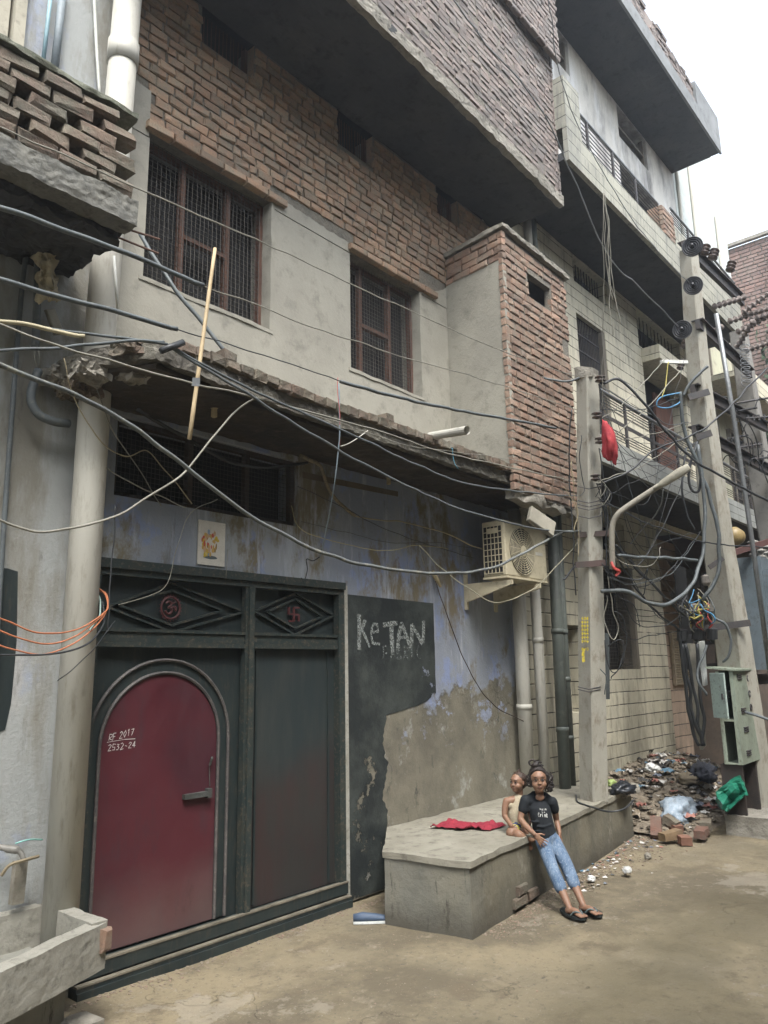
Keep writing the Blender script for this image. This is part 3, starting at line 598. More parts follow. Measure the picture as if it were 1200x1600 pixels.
# black painted notice on the wall, with brushed lettering
blk = chalk('black_notice_paint', (.017, .022, .021), .25, .36, 9)
nb_ = [(538, 930), (600, 933), (677, 940), (678, 1010), (680, 1088), (655, 1092), (640, 1085), (610, 1092), (603, 1130), (597, 1180), (605, 1230), (600, 1300), (606, 1350), (600, 1413), (545, 1408), (545, 1300), (546, 1200), (543, 1070)]
pts = [py(x, y, WY - .004) for x, y in nb_]; dn = []
for p, q in zip(pts, pts[1:] + pts[:1]):
    k = max(1, int((q - p).length / .03)); dn += [p.lerp(q, i / k) + Vector((random.uniform(-.007, .007), 0, random.uniform(-.006, .006))) for i in range(k)]
for q in dn: q.z = max(q.z, .01)
def notice_mat():
    g = NT('black_notice'); x, y, z = g.xyz(); tr = g.n.nodes.new('ShaderNodeBsdfTransparent'); mx = g.n.nodes.new('ShaderNodeMixShader')
    out = [n for n in g.n.nodes if n.type == 'OUTPUT_MATERIAL'][0]
    c = g.mix(g.ramp(g.noise(3, 8, .7), .45, .65), (.011, .015, .015), (.040, .047, .042)); c = g.mix(g.ramp(g.noise(14, 6, .8, (1, 1, .4)), .66, .72), c, (.16, .17, .16))
    g.out(c, .75, g.bump(g.noise(24, 9, .72), .5, .01))
    lo = g.math('ADD', g.ramp(z, 1.75, .9, 0, .10), g.math('MULTIPLY', g.ramp(x, 5.1, 5.5, 0, .16), g.ramp(z, 1.8, 1.45, 0, 1)))      # the paint has flaked more towards its foot
    g.link(g.ramp(g.math('SUBTRACT', g.noise(4.5, 9, .75), lo), .30, .33), mx.inputs[0]); g.link(tr.outputs[0], mx.inputs[1]); g.link(g.b.outputs[0], mx.inputs[2]); g.link(mx.outputs[0], out.inputs['Surface']); return g.m
def nxr(z):
    e = .012 * noise.noise(Vector((z * 9, 0, 2)))
    if z > 1.44: return 5.50 + e
    if z > 1.36: return 5.28 + (z - 1.36) / .08 * .22 + e + .03 * noise.noise(Vector((z * 40, 0, 2)))
    if z > 1.30: return 4.86 + (z - 1.30) / .06 * .42 + e
    return 4.80 + .05 * noise.noise(Vector((z * 5, 1, 2))) + .03 * noise.noise(Vector((z * 22, 1, 2)))
r_ = MB(); NZ = 200
for j in range(NZ + 1):
    z = .01 + 2.235 * j / NZ; x1_ = nxr(z); x0_ = 4.375 + .004 * noise.noise(Vector((z * 20, 5, 0)))
    r_.v += [Vector((x0_ + (x1_ - x0_) * i / 12, WY - .004, z if j < NZ else 2.245 - .01 * i / 12)) for i in range(13)]
r_.f = [(j * 13 + i, j * 13 + i + 1, (j + 1) * 13 + i + 1, (j + 1) * 13 + i) for j in range(NZ) for i in range(12)]
nt_ = r_.build('painted_notice', notice_mat(), house)
def L_(pts): return [py(530 + x / 7.06, 920 + y / 7.06, WY - .008) for x, y in pts]
def stroke(pts, wd):
    f = MB(); P_ = L_(pts); dn = []
    for p, q in zip(P_, P_[1:]):
        m = max(1, int((q - p).length / .03)); dn += [p.lerp(q, i / m) for i in range(m)]
    ribbon(f, dn + [P_[-1]], wd * .9, (0, -1, 0), .0, .12); f.build('brushed_stroke', chalk('brush_white', (.27, .29, .275), .34, .66, 55), nt_)
stroke([(220, 290), (222, 480), (218, 660)], .05); stroke([(285, 350), (245, 450)], .04); stroke([(245, 440), (290, 530), (335, 640)], .03)
stroke([(365, 480), (430, 470), (420, 390), (370, 390), (350, 500), (370, 600), (445, 610)], .026)
stroke([(490, 400), (570, 385), (635, 380)], .045); stroke([(575, 400), (580, 560), (590, 690)], .055); stroke([(690, 380), (655, 520), (645, 670)], .045); stroke([(690, 380), (735, 500), (785, 640)], .045); stroke([(660, 540), (735, 535)], .03)
stroke([(800, 610), (800, 400)], .05); stroke([(805, 400), (860, 500), (915, 600)], .045); stroke([(925, 590), (930, 360)], .045)
f = MB(); write(f, 'FABRIC', py(530 + 490 / 7.06, 920 + 785 / 7.06, WY - .0085), (1, 0, .02), (0, 0, 1), .11, .013, (0, -1, 0), .8)
f.build('brushed_word', chalk('brush_faint', (.20, .22, .21), .46, .62, 40), nt_)
# lamp holders under the canopy, a painted strip, small fixtures
for (x, y, Y) in ((335, 640, 3.85), (607, 750, 3.85)):
    p = pz(x, y - 8, 3.29); MB().lathe((p.x, p.y, 3.30), (0, 0, -1), [(.03, 0), (.03, .03), (.018, .04), (.02, .09), (.0, .1)], 12).build('lamp_holder', mat('old_cream_plastic', (.40, .33, .2), sc=14), house)
MB().prism([py(473, 737, WY - .004), py(622, 768, WY - .004), py(622, 776, WY - .004), py(473, 747, WY - .004)], (0, 1, 0), .006).build('wooden_batten', mat('batten', (.13, .105, .07)), house)
p = py(676, 905, WY); MB().tube([(p.x, WY, p.z + .07), (p.x, WY - .03, p.z + .02), (p.x + .01, WY - .05, p.z - .02), (p.x + .05, WY - .05, p.z - .07)], [.02, .022, .018, .012], 8).build('pipe_spout', mat('old_spout', (.38, .31, .18), (.25, .2, .12), sc=15), house)
p = py(818, 795, 3.9); MB().obox(p, (1, 0, .5), (0, 1, 0), (-.5, 0, 1), .035, .03, .06, ch=.006).build('junction_box', mat('dusty_plastic', (.36, .33, .26)), house)
# cut-open drain spout on the canopy edge
p0, p1 = py(672, 682, 3.50), py(730, 672, 3.08)
f = MB(); f.tube([p0, p1], .033, 14, cap=False); f.build('drain_spout', M['pvc'], house)
# ================================================================ PLATFORM
P0, P1_, P2_, P3_, P4_ = (4.27, 2.99), (7.74, 3.40), (7.78, 4.14), (4.80, 4.14), (4.15, 3.62)
plat = thing('concrete_platform', 'raised cement platform with chipped edges running along the wall, two children on it', 'platform', (6, 3.7, 0))
o = rocky(MB().prism([(x, y, .41) for x, y in (P0, P1_, P2_, P3_, P4_)], (0, 0, 1), .04), .09, .010, 4, 1, .5).build('platform_top', M['platform'], plat)
inset = [(4.285, 3.005), (7.71, 3.41), (7.75, 4.13), (4.81, 4.13), (4.165, 3.62)]
rocky(MB().prism([(x, y, -.05) for x, y in inset], (0, 0, 1), .465), .08, .007, 4, 3, .3).build('platform_body', M['platform_side'], plat)
f = MB()
for (x, z, w_) in ((4.98, .05, .2), (5.2, .05, .17), (5.02, .12, .15)): f.obox((x, 2.99 + (x - 4.27) * .118 + .015, z), (1, .118, 0), (0, 1, 0), (0, 0, 1), w_ / 2, .03, .03, j=.004, ch=.006)
f.build('exposed_brick', M['brick_old'], plat)
# lump of concrete on the platform's far corner
rocky(MB().box(7.35, 7.80, 3.36, 3.75, .40, .47), .05, .04, 7, 2, .5).build('corner_lump', M['concrete'], plat)

# ================================================================ RIGHT HOUSE (cream tiles)
RY = 4.10
th_ = thing('tiled_house', 'tall soot-marked house faced in cream tile courses with three deep balconies beyond the brick house', 'house', (7.0, RY, 0))
gw = (8.72, 9.86, 1.61, 2.93); gv = (8.85, 9.72, 3.10, 3.50); sl_ = (7.93, 8.25, 1.15, 2.12)
fw_ = (8.76, 9.63, 4.35, 6.24); fd = (10.95, 12.75, 4.02, 6.22); v1 = (8.77, 9.78, 6.70, 7.09); v2 = (10.87, 12.7, 6.46, 7.09)
o = wall_with_holes(MB(), 6.96, 10.86, 0, 7.12, RY, [gw, gv, sl_, fw_, v1], .25).build('tiled_wall', M['tile'], th_); weld(o)
o = wall_with_holes(MB(), 10.863, 13.3, 3.72, 7.12, RY, [fd, v2], .25).build('tiled_wall', M['tile'], th_); weld(o)
MB().box(10.84, 10.862, RY + .252, RY + .62, 0, 3.7).build('side_return', M['plaster'], th_)
o = MB().box(10.6, 13.3, RY + .62, RY + .8, 0, 3.72).build('recessed_wall', M['tile_pink'], th_)
MB().box(6.98, 13.28, RY + 1.2, RY + 4, 0, 11.2).box(6.98, 10.8, RY + .3, RY + 1.19, 3.55, 3.7).build('inner_block', M['dark'], th_)
for W in (gw, gv, sl_, fw_, v1, v2): MB().box(W[0], W[1], RY + .28, RY + .285, W[2], W[3]).build('dark_pane', M['dark'], th_)
wood = mat('grey_frame_wood', (.16, .14, .11), (.12, .105, .085), (.09, .08, .065), sc=7, st=(2, 2, .5))
a, b, c, d = gw; f = MB().box(b - .07, b, RY - .01, RY + .2, c, d).box(a, b - .071, RY + .08, RY + .14, d - .05, d); fo = f.build('ground_window', wood, th_); grille(fo, a, b - .075, c, d - .05, RY + .06, step=.045, r=.003)
a, b, c, d = fw_; f = MB().box(b - .09, b, RY + .01, RY + .2, c, d).box(a, a + .04, RY + .05, RY + .12, c, d); fo = f.build('balcony_window', wood, th_)
f = MB()
for i in range(16): x = a + .05 + (b - a - .15) * i / 15; f.tube([(x, RY + .07, c), (x, RY + .07, d)], .007, 5)
for i in range(9): z = c + (d - c) * i / 8; f.box(a + .04, b - .09, RY + .058, RY + .066, z - .01, z + .01)
f.build('bars', M['iron'], fo)
a, b, c, d = fd
MB().box(a + .75, a + 1.5, RY + .14, RY + .18, c, d - .25).build('balcony_door', mat('brown_door', (.10, .045, .03), (.07, .035, .025), (.05, .03, .02), sc=4, st=(2, 2, .4)), th_)
MB().box(a - .02, b + .4, RY - .28, RY - .002, d - .02, d + .20).build('door_lintel', M['tile'], th_)
MB().box(a + .0, b, RY + .26, RY + .27, c, d).build('dark_pane', M['dark'], th_)
for (a, b, c, d) in (v1, v2):
    f = MB()
    for i in range(12): x = a + (b - a) * (i + .5) / 12; f.box(x - .006, x + .006, RY + .1, RY + .11, c, d)
    f.build('vent_bars', M['iron'], th_)
# louvred shutter and slatted boards in the recess
f = MB(); a = px_(1042, 990, 0.1)
p = py(1046, 985, RY + .6); q = py(1068, 1070, RY + .6)
for i in range(22): z = q.z + (p.z - q.z) * (i + .5) / 22; f.obox((p.x + .35, RY + .585, z), (1, 0, 0), (0, 1, .5), (0, -.5, 1), .33, .018, .012)
f.box(p.x - .02, p.x + .02, RY + .56, RY + .61, q.z, p.z).box(p.x + .68, p.x + .72, RY + .56, RY + .61, q.z, p.z)
f.build('louvred_shutter', mat('pale_louvres', (.40, .33, .23), (.3, .25, .18)), th_)
MB().box(p.x + .74, p.x + 1.35, RY + .57, RY + .61, q.z - .1, p.z + .2).build('shutter_board', mat('tan_board', (.34, .23, .15), (.27, .18, .12), sc=3, st=(4, 4, .5)), th_)
# ragged cloth sagging under the first balcony
f = MB(); A_, B_ = py(1040, 875, RY + .2), py(1115, 905, RY + .2)
f.grid(lambda u, v: A_.lerp(B_, u) + Vector((0, -.12 * math.sin(v * 3.1) + .05 * noise.noise(Vector((u * 6, v * 5, 1))), -v * (.55 + .25 * noise.noise(Vector((u * 5, 3, 0)))) + .07 * noise.noise(Vector((u * 9, v * 7, 4))))), 26, 16)
tag(f.build('torn_awning', mat('sooty_cloth', (.085, .08, .07), (.05, .048, .042), (.14, .13, .11), sc=6, bump=.7, bs=15, bd=.03), None, True), 'sooty torn cloth sagging in the dark recess beside the tiled wall', 'cloth')
# balconies
def balcony(z0, zf, x0, x1, yf, m, rough_=.015):
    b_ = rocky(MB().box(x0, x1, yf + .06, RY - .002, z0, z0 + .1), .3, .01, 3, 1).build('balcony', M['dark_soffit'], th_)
    MB().box(x0, x1, yf, yf + .055, z0 - .02, zf, .002).build('fascia', m, b_); return b_
def railing(parent, x0, x1, y, z0, z1, nb, posts, top=.022, bot=.15, flat_=True):
    r = MB(); 
    r.tube([(x0, y, z1), (x1, y, z1)], top, 10); r.build('top_rail', M['steel'], parent)
    for x in posts: MB().box(x - .014, x + .014, y - .014, y + .014, z0, z1 - top).build('rail_post', M['iron'], parent)
    r = MB(); H_ = z1 - z0
    zs_ = [z0 + H_ * t for t in ((.10, .16, .22, .28, .70, .77, .84, .90) if flat_ else (.12, .25, .38, .51, .64, .77, .9))]
    for z in zs_: r.tube([(x0, y, z), (x1, y, z)], .0055, 5)
    if flat_: r.box(x0, x1, y - .004, y + .004, z0 + H_ * .45, z0 + H_ * .53)
    r.build('rails', M['iron'], parent)
b1 = balcony(3.73, 4.0, 7.10, 15.6, 3.2, M['tile_grey']); railing(b1, 7.12, 15.6, 3.22, 4.0, 4.52, 8, [7.15 + .78 * i for i in range(11)])
b2 = balcony(7.10, 7.50, 6.95, 13.3, 3.2, M['tile_soot'])
MB().box(6.95, 7.33, 3.2, 3.45, 7.502, 8.15).build('balcony_pier', M['tile_soot'], b2)
railing(b2, 7.34, 9.80, 3.25, 7.5, 7.96, 7, [7.6, 8.3, 9.0], .016, flat_=False)
mb = MB(); lay(mb, (9.82, 3.2, 0), (1, 0, 0), (0, -1, 0), .42, 7.5, 7.98, j=.004); mb.box(9.84, 10.22, 3.22, 3.42, 7.5, 7.96); mb.build('brick_pier', M['brick_box'], b2)
MB().box(10.24, 13.3, 3.2, 3.30, 7.502, 7.82).build('parapet', M['tile_soot'], b2)
railing(b2, 10.3, 13.3, 3.25, 7.82, 8.15, 7, [11, 12, 13], .016, flat_=False)
# whitewashed upper wall with dark openings
hs_ = [holepx(964, 235, 1040, 318, RY), holepx(887, 28, 911, 60, RY), holepx(979, 130, 1020, 200, RY), holepx(1050, 225, 1065, 268, RY), holepx(1069, 259, 1085, 294, RY)]
hs_ = [(10.75, 12.6, 7.9, 9.6), (8.55, 9.15, 10.1, 10.7), (10.85, 12.05, 10.1, 10.7), (13.45, 14.0, 10.1, 10.9)][:3]
o = wall_with_holes(MB(), 6.96, 13.34, 7.12, 10.72, RY, hs_, .25).build('whitewashed_wall', M['whitewash'], th_); weld(o)
for i, W in enumerate(hs_):
    a, b, c, d = W; fo = MB().box(a, b, RY + .2, RY + .21, c, d).build('upper_window', M['dark'], th_)
    f = MB().box(a, a + .04, RY + .05, RY + .12, c, d).box(b - .04, b, RY + .05, RY + .12, c, d).box(a + .04, b - .04, RY + .05, RY + .12, (c + d) / 2 - .02, (c + d) / 2 + .02); f.build('frame', wood, fo)
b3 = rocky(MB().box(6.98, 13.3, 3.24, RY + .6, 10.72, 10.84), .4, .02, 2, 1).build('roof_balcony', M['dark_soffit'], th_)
MB().box(6.98, 13.33, 3.2, 3.238, 10.70, 10.98).build('fascia', mat('sooty_fascia', (.19, .195, .195), (.13, .135, .135), (.08, .08, .08), sc=1.5), b3)
mb = MB(); lay(mb, (6.98, 3.24, 0), (1, 0, 0), (0, -1, 0), 5.15, 10.98, 11.42, j=.012, prot=.02, holes=[(1.2, 1.5, 11.3, 11.5), (3.1, 3.4, 11.25, 11.5), (4.2, 4.6, 11.35, 11.5)]); mb.box(7.0, 12.1, 3.25, 3.4, 10.99, 11.38); mb.build('parapet_brickwork', M['brick_bay'], b3)
MB().box(12.13, 13.33, 3.2, 3.4, 10.982, 11.45).box(13.25, 13.33, 3.401, 4.7, 10.73, 11.45).build('parapet_end', MC['sooty_fascia'], b3)

# ================================================================ BUILDINGS BEYOND
pb = thing('pale_house', 'pale green-grey block with yellow lower floors beyond the tiled house', 'house', (15, RY, 0))
pale = mat('pale_green_plaster', (.44, .47, .45), (.38, .41, .39), (.32, .34, .33), sc=1.2, bump=.3)
yel = mat('faded_yellow_plaster', (.38, .37, .27), (.33, .31, .235), (.25, .235, .18), sc=1.5, bump=.3)
MB().box(13.36, 16.6, RY, RY + 4, 8.2, 12.66).build('upper_wall', pale, pb)
MB().box(13.31, 16.9, RY + .02, RY + 4, 0, 3.9).build('lower_wall', mat('dark_brown_wall', (.11, .085, .07), (.07, .06, .05)), pb)
MB().box(13.31, 16.9, RY + .1, RY + 4, 3.903, 8.19).build('yellow_wall', yel, pb)
for (x0, x1, z0, z1) in ((13.7, 14.5, 4.6, 6.2), (15.3, 16.2, 4.6, 6.1), (13.7, 14.5, 7.0, 7.9), (14.4, 15.2, 1.5, 3.2)):
    fo = MB().box(x0, x1, RY + .07, RY + .098, z0, z1).build('window', M['dark'], pb)
    f = MB().box(x0 - .06, x0, RY + .02, RY + .099, z0, z1).box(x1, x1 + .06, RY + .02, RY + .099, z0, z1).box(x0 - .06, x1 + .06, RY + .02, RY + .099, z1, z1 + .06).box((x0 + x1) / 2 - .02, (x0 + x1) / 2 + .02, RY + .05, RY + .069, z0, z1)
    for i in range(8): f.box(x0, x1, RY + .05, RY + .06, z0 + (z1 - z0) * i / 8, z0 + (z1 - z0) * i / 8 + .015)
    f.build('frame', wood, fo)
MB().box(13.31, 17, 3.4, RY + .1, 6.5, 6.6).box(13.31, 17, 3.4, 3.45, 6.602, 6.9).build('balcony', M['tile'], pb)
f = MB()
for (x, z) in ((13.5, 11.2), (14.3, 12.0), (15.8, 11.0)): f.tube([(x, RY - .03, z), (x, RY - .03, z - 3)], .03, 7)
f.build('drain_pipe', M['pvc'], pb)
fb = thing('brick_block', 'bare brick block closing the far end of the lane, creepers on its lower wall', 'building', (21, 3, 0))
MB().box(21, 26, -6, 8.5, 0, 12.95).build('block_core', M['mortar'], fb)
mb = MB(); lay(mb, (20.99, 6.5, 0), (0, -1, 0), (-1, 0, 0), 11, 3.0, 12.9, bw=.25, bh=.09, gap=.02, out=.01); mb.build('brick_face', mat('hazy_brick', (.23, .15, .125), (.20, .15, .13), (.15, .11, .10), sc=2, island=.4), fb)
MB().box(20.85, 20.98, -6, 6.5, 12.96, 13.05).build('coping', M['concrete'], fb)
MB().box(20.7, 20.95, 3.6, 4.0, 9.5, 12.8).build('white_pilaster', pale, fb)
f = MB()
for i in range(16): z = .3 + i * .17; f.box(20.90, 20.96, 0.2, 5.6, z, z + .13)
f.build('rolling_shutter', mat('maroon_shutter', (.12, .06, .055), (.09, .05, .05), sc=4), fb)
# creepers: leaves spread through a hanging mass
mb = MB()
for i in range(5200):
    y = random.uniform(2.2, 6.2); z = random.triangular(4.2, 10.6, 7.8); x = 20.9 - abs(random.gauss(0, .22)); s = random.uniform(.05, .12)
    if noise.noise(Vector((y * 1.1, z * .8, 0))) < -.12: continue
    a = Vector((random.gauss(0, 1), random.gauss(0, 1), random.gauss(0, 1))).normalized(); b = a.cross(Vector((random.gauss(0, 1), random.gauss(0, 1), random.gauss(0, 1)))).normalized(); c = Vector((x, y, z))
    mb.add([c - a * s, c + b * s * .5, c + a * s, c - b * s * .5], [(0, 1, 2, 3)])
tag(mb.build('creeper', mat('creeper_leaves', (.055, .085, .045), (.04, .065, .04), (.09, .11, .06), sc=2, bump=0, island=.5), fixn=False), 'mass of green creeper hanging on the far brick block behind the poles', 'plant')

# ================================================================ LEFT HOUSE
lh = thing('side_house', 'stained blue-grey side house with a broken brick balcony at the left edge', 'house', (1, 4.17, 0))
lw = (1.20, 1.585, 5.33, 6.4)
o = wall_with_holes(MB(), -3, 2.249, 0, 9, 4.17, [lw], .25).build('side_wall', M['side_wall'], lh); weld(o)
MB().box(-3, 2.24, 4.43, 6, 0, 9).build('inner_block', M['dark'], lh)
f = MB().box(1.52, 1.585, 4.13, 4.25, 5.33, 6.4).box(1.44, 1.50, 4.16, 4.28, 5.33, 6.4); fo = f.build('side_window', mat('cream_jamb', (.38, .35, .28), (.3, .28, .22)), lh)
grille(fo, 1.2, 1.44, 5.33, 6.4, 4.22, .022, .002, m=flat('green_mesh', (.10, .15, .14)))
BY = 3.42
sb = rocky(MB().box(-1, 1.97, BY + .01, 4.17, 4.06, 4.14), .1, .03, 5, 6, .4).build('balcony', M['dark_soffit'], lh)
rocky(MB().box(-1, 1.975, BY - .01, BY + .12, 4.03, 4.18), .04, .010, 8, 7, .8).build('balcony_beam', mat('sooty_beam', (.15, .145, .125), (.085, .085, .078), (.045, .045, .042), sc=2.6, bump=.8, bs=25, bd=.015), sb)
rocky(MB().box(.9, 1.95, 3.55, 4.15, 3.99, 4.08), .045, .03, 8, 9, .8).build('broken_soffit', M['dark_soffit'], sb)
mb = MB(); zc = 4.20
for row in range(6):
    x = 1.95 - (row % 2) * .11 if True else 0
    solid = row in (0, 5)
    while x > -1:
        wd = .2 * random.uniform(.92, 1.05)
        if solid or True:
            dark_gap = (not solid) and (row % 2 == 0)
            mb.obox((x - wd / 2, BY + .055 + random.uniform(-.008, .008), zc + .035), (1, 0, random.uniform(-.03, .03)), (0, 1, 0), (0, 0, 1), wd / 2, .055, .036, j=.010, ch=.012)
            x -= wd + (.07 if (not solid and row % 2 == 1) or dark_gap and random.random() < .55 else .012)
    zc += .079
mb.build('balcony_brickwork', M['brick_old'], sb)
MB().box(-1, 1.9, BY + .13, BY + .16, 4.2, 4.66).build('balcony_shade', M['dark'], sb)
rocky(MB().box(-1, 1.96, BY - .005, BY + .115, zc - .002, zc + .028), .06, .02, 7, 3, .6).build('balcony_coping', mat('mossy_cement', (.15, .155, .115), (.10, .105, .075), (.22, .21, .17), sc=6, bump=1, bs=25, bd=.02), sb)
for k in range(3):
    z = 4.05 + .012 * k; MB().tube([(1.9, BY + .1 + k * .12, z), (2.12 + .07 * k, BY + .0 + k * .12, z - .03 - .02 * k)], .006, 6).build('bent_rebar', M['rust'], sb)
# black painted patch
q = [py(x, y, 4.166) for x, y in ((-40, 885), (12, 888), (28, 893), (27, 960), (26, 1000), (22, 1050), (17, 1100), (8, 1140), (-40, 1160))]
MB().prism(q, (0, 1, 0), .003).build('black_patch', M['green_black'], lh)
# big white drain pipe
pp = thing('drain_pipe', 'thick dirty white drain pipe at the gate\'s left side, passing through the canopy', 'pipe', (2.10, 4.0, 0))
f = MB(); f.tube([(2.09, 4.0, .2), (2.105, 4.0, 3.4), (2.13, 4.0, 4.6), (2.165, 4.0, 6.4)], .088, 24); f.build('pipe', M['pvc'], pp, True)
f = MB().tube([(2.148, 4.0, 5.52), (2.15, 4.0, 5.68)], .098, 24); f.build('pipe_collar', M['pvc'], pp, True)
def pipe(name, label, cat, pts, r, m, group=None, n=12, collars=()):
    o_ = MB().tube(spline(pts, 6) if len(pts) > 2 else pts, r, n)
    for z in collars:
        a, b = Vector(pts[0]), Vector(pts[-1]); t = (z - a.z) / (b.z - a.z); c = a.lerp(b, t); o_.tube([c, c.lerp(b, .05 / (b - c).length)], r * 1.12, n)
    return tag(o_.build(name, m, None, True), label, cat, group)
pipe('conduit_pipe', 'long grey conduit running down the stained side wall', 'pipe', [py(42, 385, 4.12), py(30, 500, 4.12), py(2, 880, 4.12), py(-10, 1100, 4.12)], .014, M['grey_cable'])
pipe('conduit_pipe', 'grey conduit with bare wires at its mouth, behind a torn rag', 'pipe', [py(60, 395, 4.08), py(58, 470, 4.08), py(55, 545, 4.08)], .022, M['grey_cable'])
pipe('bent_conduit', 'grey J-shaped conduit bend on the side wall, wires sticking out', 'pipe', [py(60, 578, 4.08), py(48, 618, 4.07), py(58, 645, 4.06), py(82, 658, 4.05), py(108, 662, 4.05)], .024, M['grey_cable'])
for i, (x0, x1) in enumerate(((55, 62), (60, 64), (57, 60))): pipe('bare_wire', 'thin bare cream wires joining the two grey conduits', 'wire', [py(x0, 542, 4.08), py((x0 + x1) / 2 + 4 * (i - 1), 560, 4.05), py(x1, 580, 4.08)], .0025, M['light_cable'], 'bare wires between conduits', 5)
pipe('blue_pipe', 'pale blue pipe on the side wall at top left', 'pipe', [py(82, -30, 4.12), py(66, 108, 4.12)], .012, flat('pale_blue_pipe', (.22, .34, .38)))
pipe('grey_pipe', 'thicker grey pipe on the side wall right of the blue pipe', 'pipe', [py(100, -30, 4.12), py(84, 118, 4.12)], .024, flat('mid_grey_pipe', (.19, .22, .235)))
pipe('white_conduit', 'slim white conduit left of the big drain pipe', 'pipe', [py(146, -30, 4.12), py(150, 60, 4.12), py(156, 152, 4.12)], .010, flat('white_conduit', (.55, .55, .50)))
pipe('white_conduit', 'slim white conduit leaning against the drain pipe below the side balcony', 'pipe', [py(178, 400, 3.88), py(184, 490, 3.88)], .008, flat('white_conduit', (.55, .55, .50)))
# cloth rag on conduit
def cloth(name, label, cat, A, U, V, nu, nv, fn, m, group=None):
    A, U, V = Vector(A), Vector(U), Vector(V); f = MB(); f.grid(lambda u, v: A + U * u + V * v + Vector(fn(u, v)), nu, nv); o_ = f.build(name, m, None, True)
    s_ = o_.modifiers.new('t', 'SOLIDIFY'); s_.thickness = .003; return tag(o_, label, cat, group)
def nz3(u, v, s, a, k=0): return Vector((noise.noise(Vector((u * s, v * s, k))), noise.noise(Vector((u * s, v * s, k + 9))), noise.noise(Vector((u * s, v * s, k + 19))))) * a
a_ = py(56, 395, 4.0); cloth('torn_rag', 'torn cream rag hanging on the grey conduit', 'cloth', a_, py(84, 398, 4.0) - a_, py(58, 472, 4.0) - a_, 14, 18, lambda u, v: nz3(u, v, 5, .05, 2) + Vector((0, -.05 * math.sin(u * 3), 0)), mat('cream_rag', (.42, .37, .26), (.30, .26, .18), (.16, .13, .09), sc=8))
p = py(85, 503, 4.1); MB().obox(p, (1, 0, .5), (0, 1, 0), (-.5, 0, 1), .03, .012, .075, ch=.006).build('wall_plate', M['plaster'], lh)
# drain pipes between the two houses
pipe('drain_pipe', 'thick off-white drain pipe below the air conditioner, nearest the blue wall', 'pipe', [(6.76, 4.02, .44), (6.78, 4.02, 3.28)], .070, M['pvc'], n=18, collars=(1.25,))
pipe('drain_pipe', 'thinner off-white drain pipe standing at the corner of the two houses', 'pipe', [(7.00, 3.96, .44), (6.97, 3.94, 3.0)], .052, M['pvc'], n=16, collars=(1.9,))
pipe('drain_pipe', 'grey-green drain pipe, the wider of the two dark ones on the platform', 'pipe', [(7.33, 3.93, .44), (7.42, 3.93, 3.5)], .060, M['pvc_grey'], n=16, collars=(1.0, 2.0))
pipe('drain_pipe', 'grey-green drain pipe, the narrower dark one nearest the pole', 'pipe', [(7.55, 3.97, .44), (7.62, 3.97, 3.6)], .045, M['pvc_grey'], n=14, collars=(.9, 1.5, 2.0))
pipe('upright_pipe', 'white pipe rising behind the brick box room', 'pipe', [py(828, 400, 4.05), py(824, 345, 4.05)], .05, M['pvc'], n=12)
pipe('upright_pipe', 'dark grey pipe rising behind the brick box room', 'pipe', [py(836, 400, 4.0), py(833, 345, 4.0)], .04, M['pvc_grey'], n=12)

# ================================================================ TROUGH AND TAP, bottom left
tr_ = thing('cement_trough', 'rough cement water trough jutting out at the bottom left corner', 'trough', (1.5, 3.8, 0))
Tb = [(0.9, 3.12), (2.10, 3.60), (2.10, 4.14), (0.9, 4.14)]
def rim(pts, w_, z0, z1, seed, m):
    a, b = Vector(pts[0] + (0,)), Vector(pts[1] + (0,)); t = (b - a).normalized(); n_ = Vector((-t.y, t.x, 0)) * w_
    q = [a, b, b + n_, a + n_]; return rocky(MB().prism([(p.x, p.y, z0) for p in q], (0, 0, 1), z1 - z0), .03, .004, 7, seed, .5).build('trough_wall', m, tr_)
wc_ = mat('worn_cement', (.25, .24, .205), (.19, .18, .15), (.12, .115, .095), sc=4, bump=.5, bs=30, bd=.01)
rim(((.9, 3.10), (2.12, 3.60)), .085, .30, .50, 1, wc_)
rim(((2.12, 3.60), (2.12, 4.13)), .08, .32, .51, 2, wc_)
rim(((2.03, 4.15), (.9, 4.15)), .08, .30, .51, 3, wc_)
rocky(MB().prism([(.9, 3.24, .0), (1.98, 3.68, .0), (1.98, 4.14, .0), (.9, 4.14, .0)], (0, 0, 1), .34), .1, .02, 4, 4).build('trough_base', M['platform_side'], tr_)
MB().obox((2.10, 3.595, .43), (.9, .38, 0), (-.38, .9, 0), (0, 0, 1), .03, .03, .05, j=.005, ch=.01).build('exposed_brick', M['brick_box'], tr_)
rocky(MB().box(1.93, 2.1, 3.55, 3.7, -.02, .1), .05, .03, 5, 8).build('foot_stone', M['concrete'], tr_)
tp = thing('water_tap', 'old grey tap tied with a rag to a short post above the trough', 'tap', py(30, 1325, 4.05))
MB().tube(spline([py(-8, 1322, 4.1), py(12, 1326, 4.06), py(30, 1330, 4.02), py(38, 1345, 4.0)], 5), [.015] * 5 + [.019] * 5 + [.013] * 6, 10).build('tap_body', mat('grey_tap', (.19, .18, .16), (.13, .125, .11), sc=20, rough=.4), tp, True)
MB().bar(py(32, 1345, 4.06), py(25, 1412, 4.06), .06, .04).build('post', mat('pale_post', (.20, .18, .145), (.14, .13, .10), sc=8), tp)
MB().tube(spline([py(2, 1368, 4.0), py(15, 1352, 3.98), py(35, 1345, 3.97), py(60, 1338, 4.0)], 5), .009, 6).build('rag_tie', mat('old_rag', (.19, .155, .10)), tp)
pipe('teal_string', 'teal and white string tied over the tap', 'string', [py(24, 1318, 4.0), py(45, 1312, 3.98), py(66, 1312, 4.05)], .004, flat('teal_string', (.2, .42, .38)), n=5)
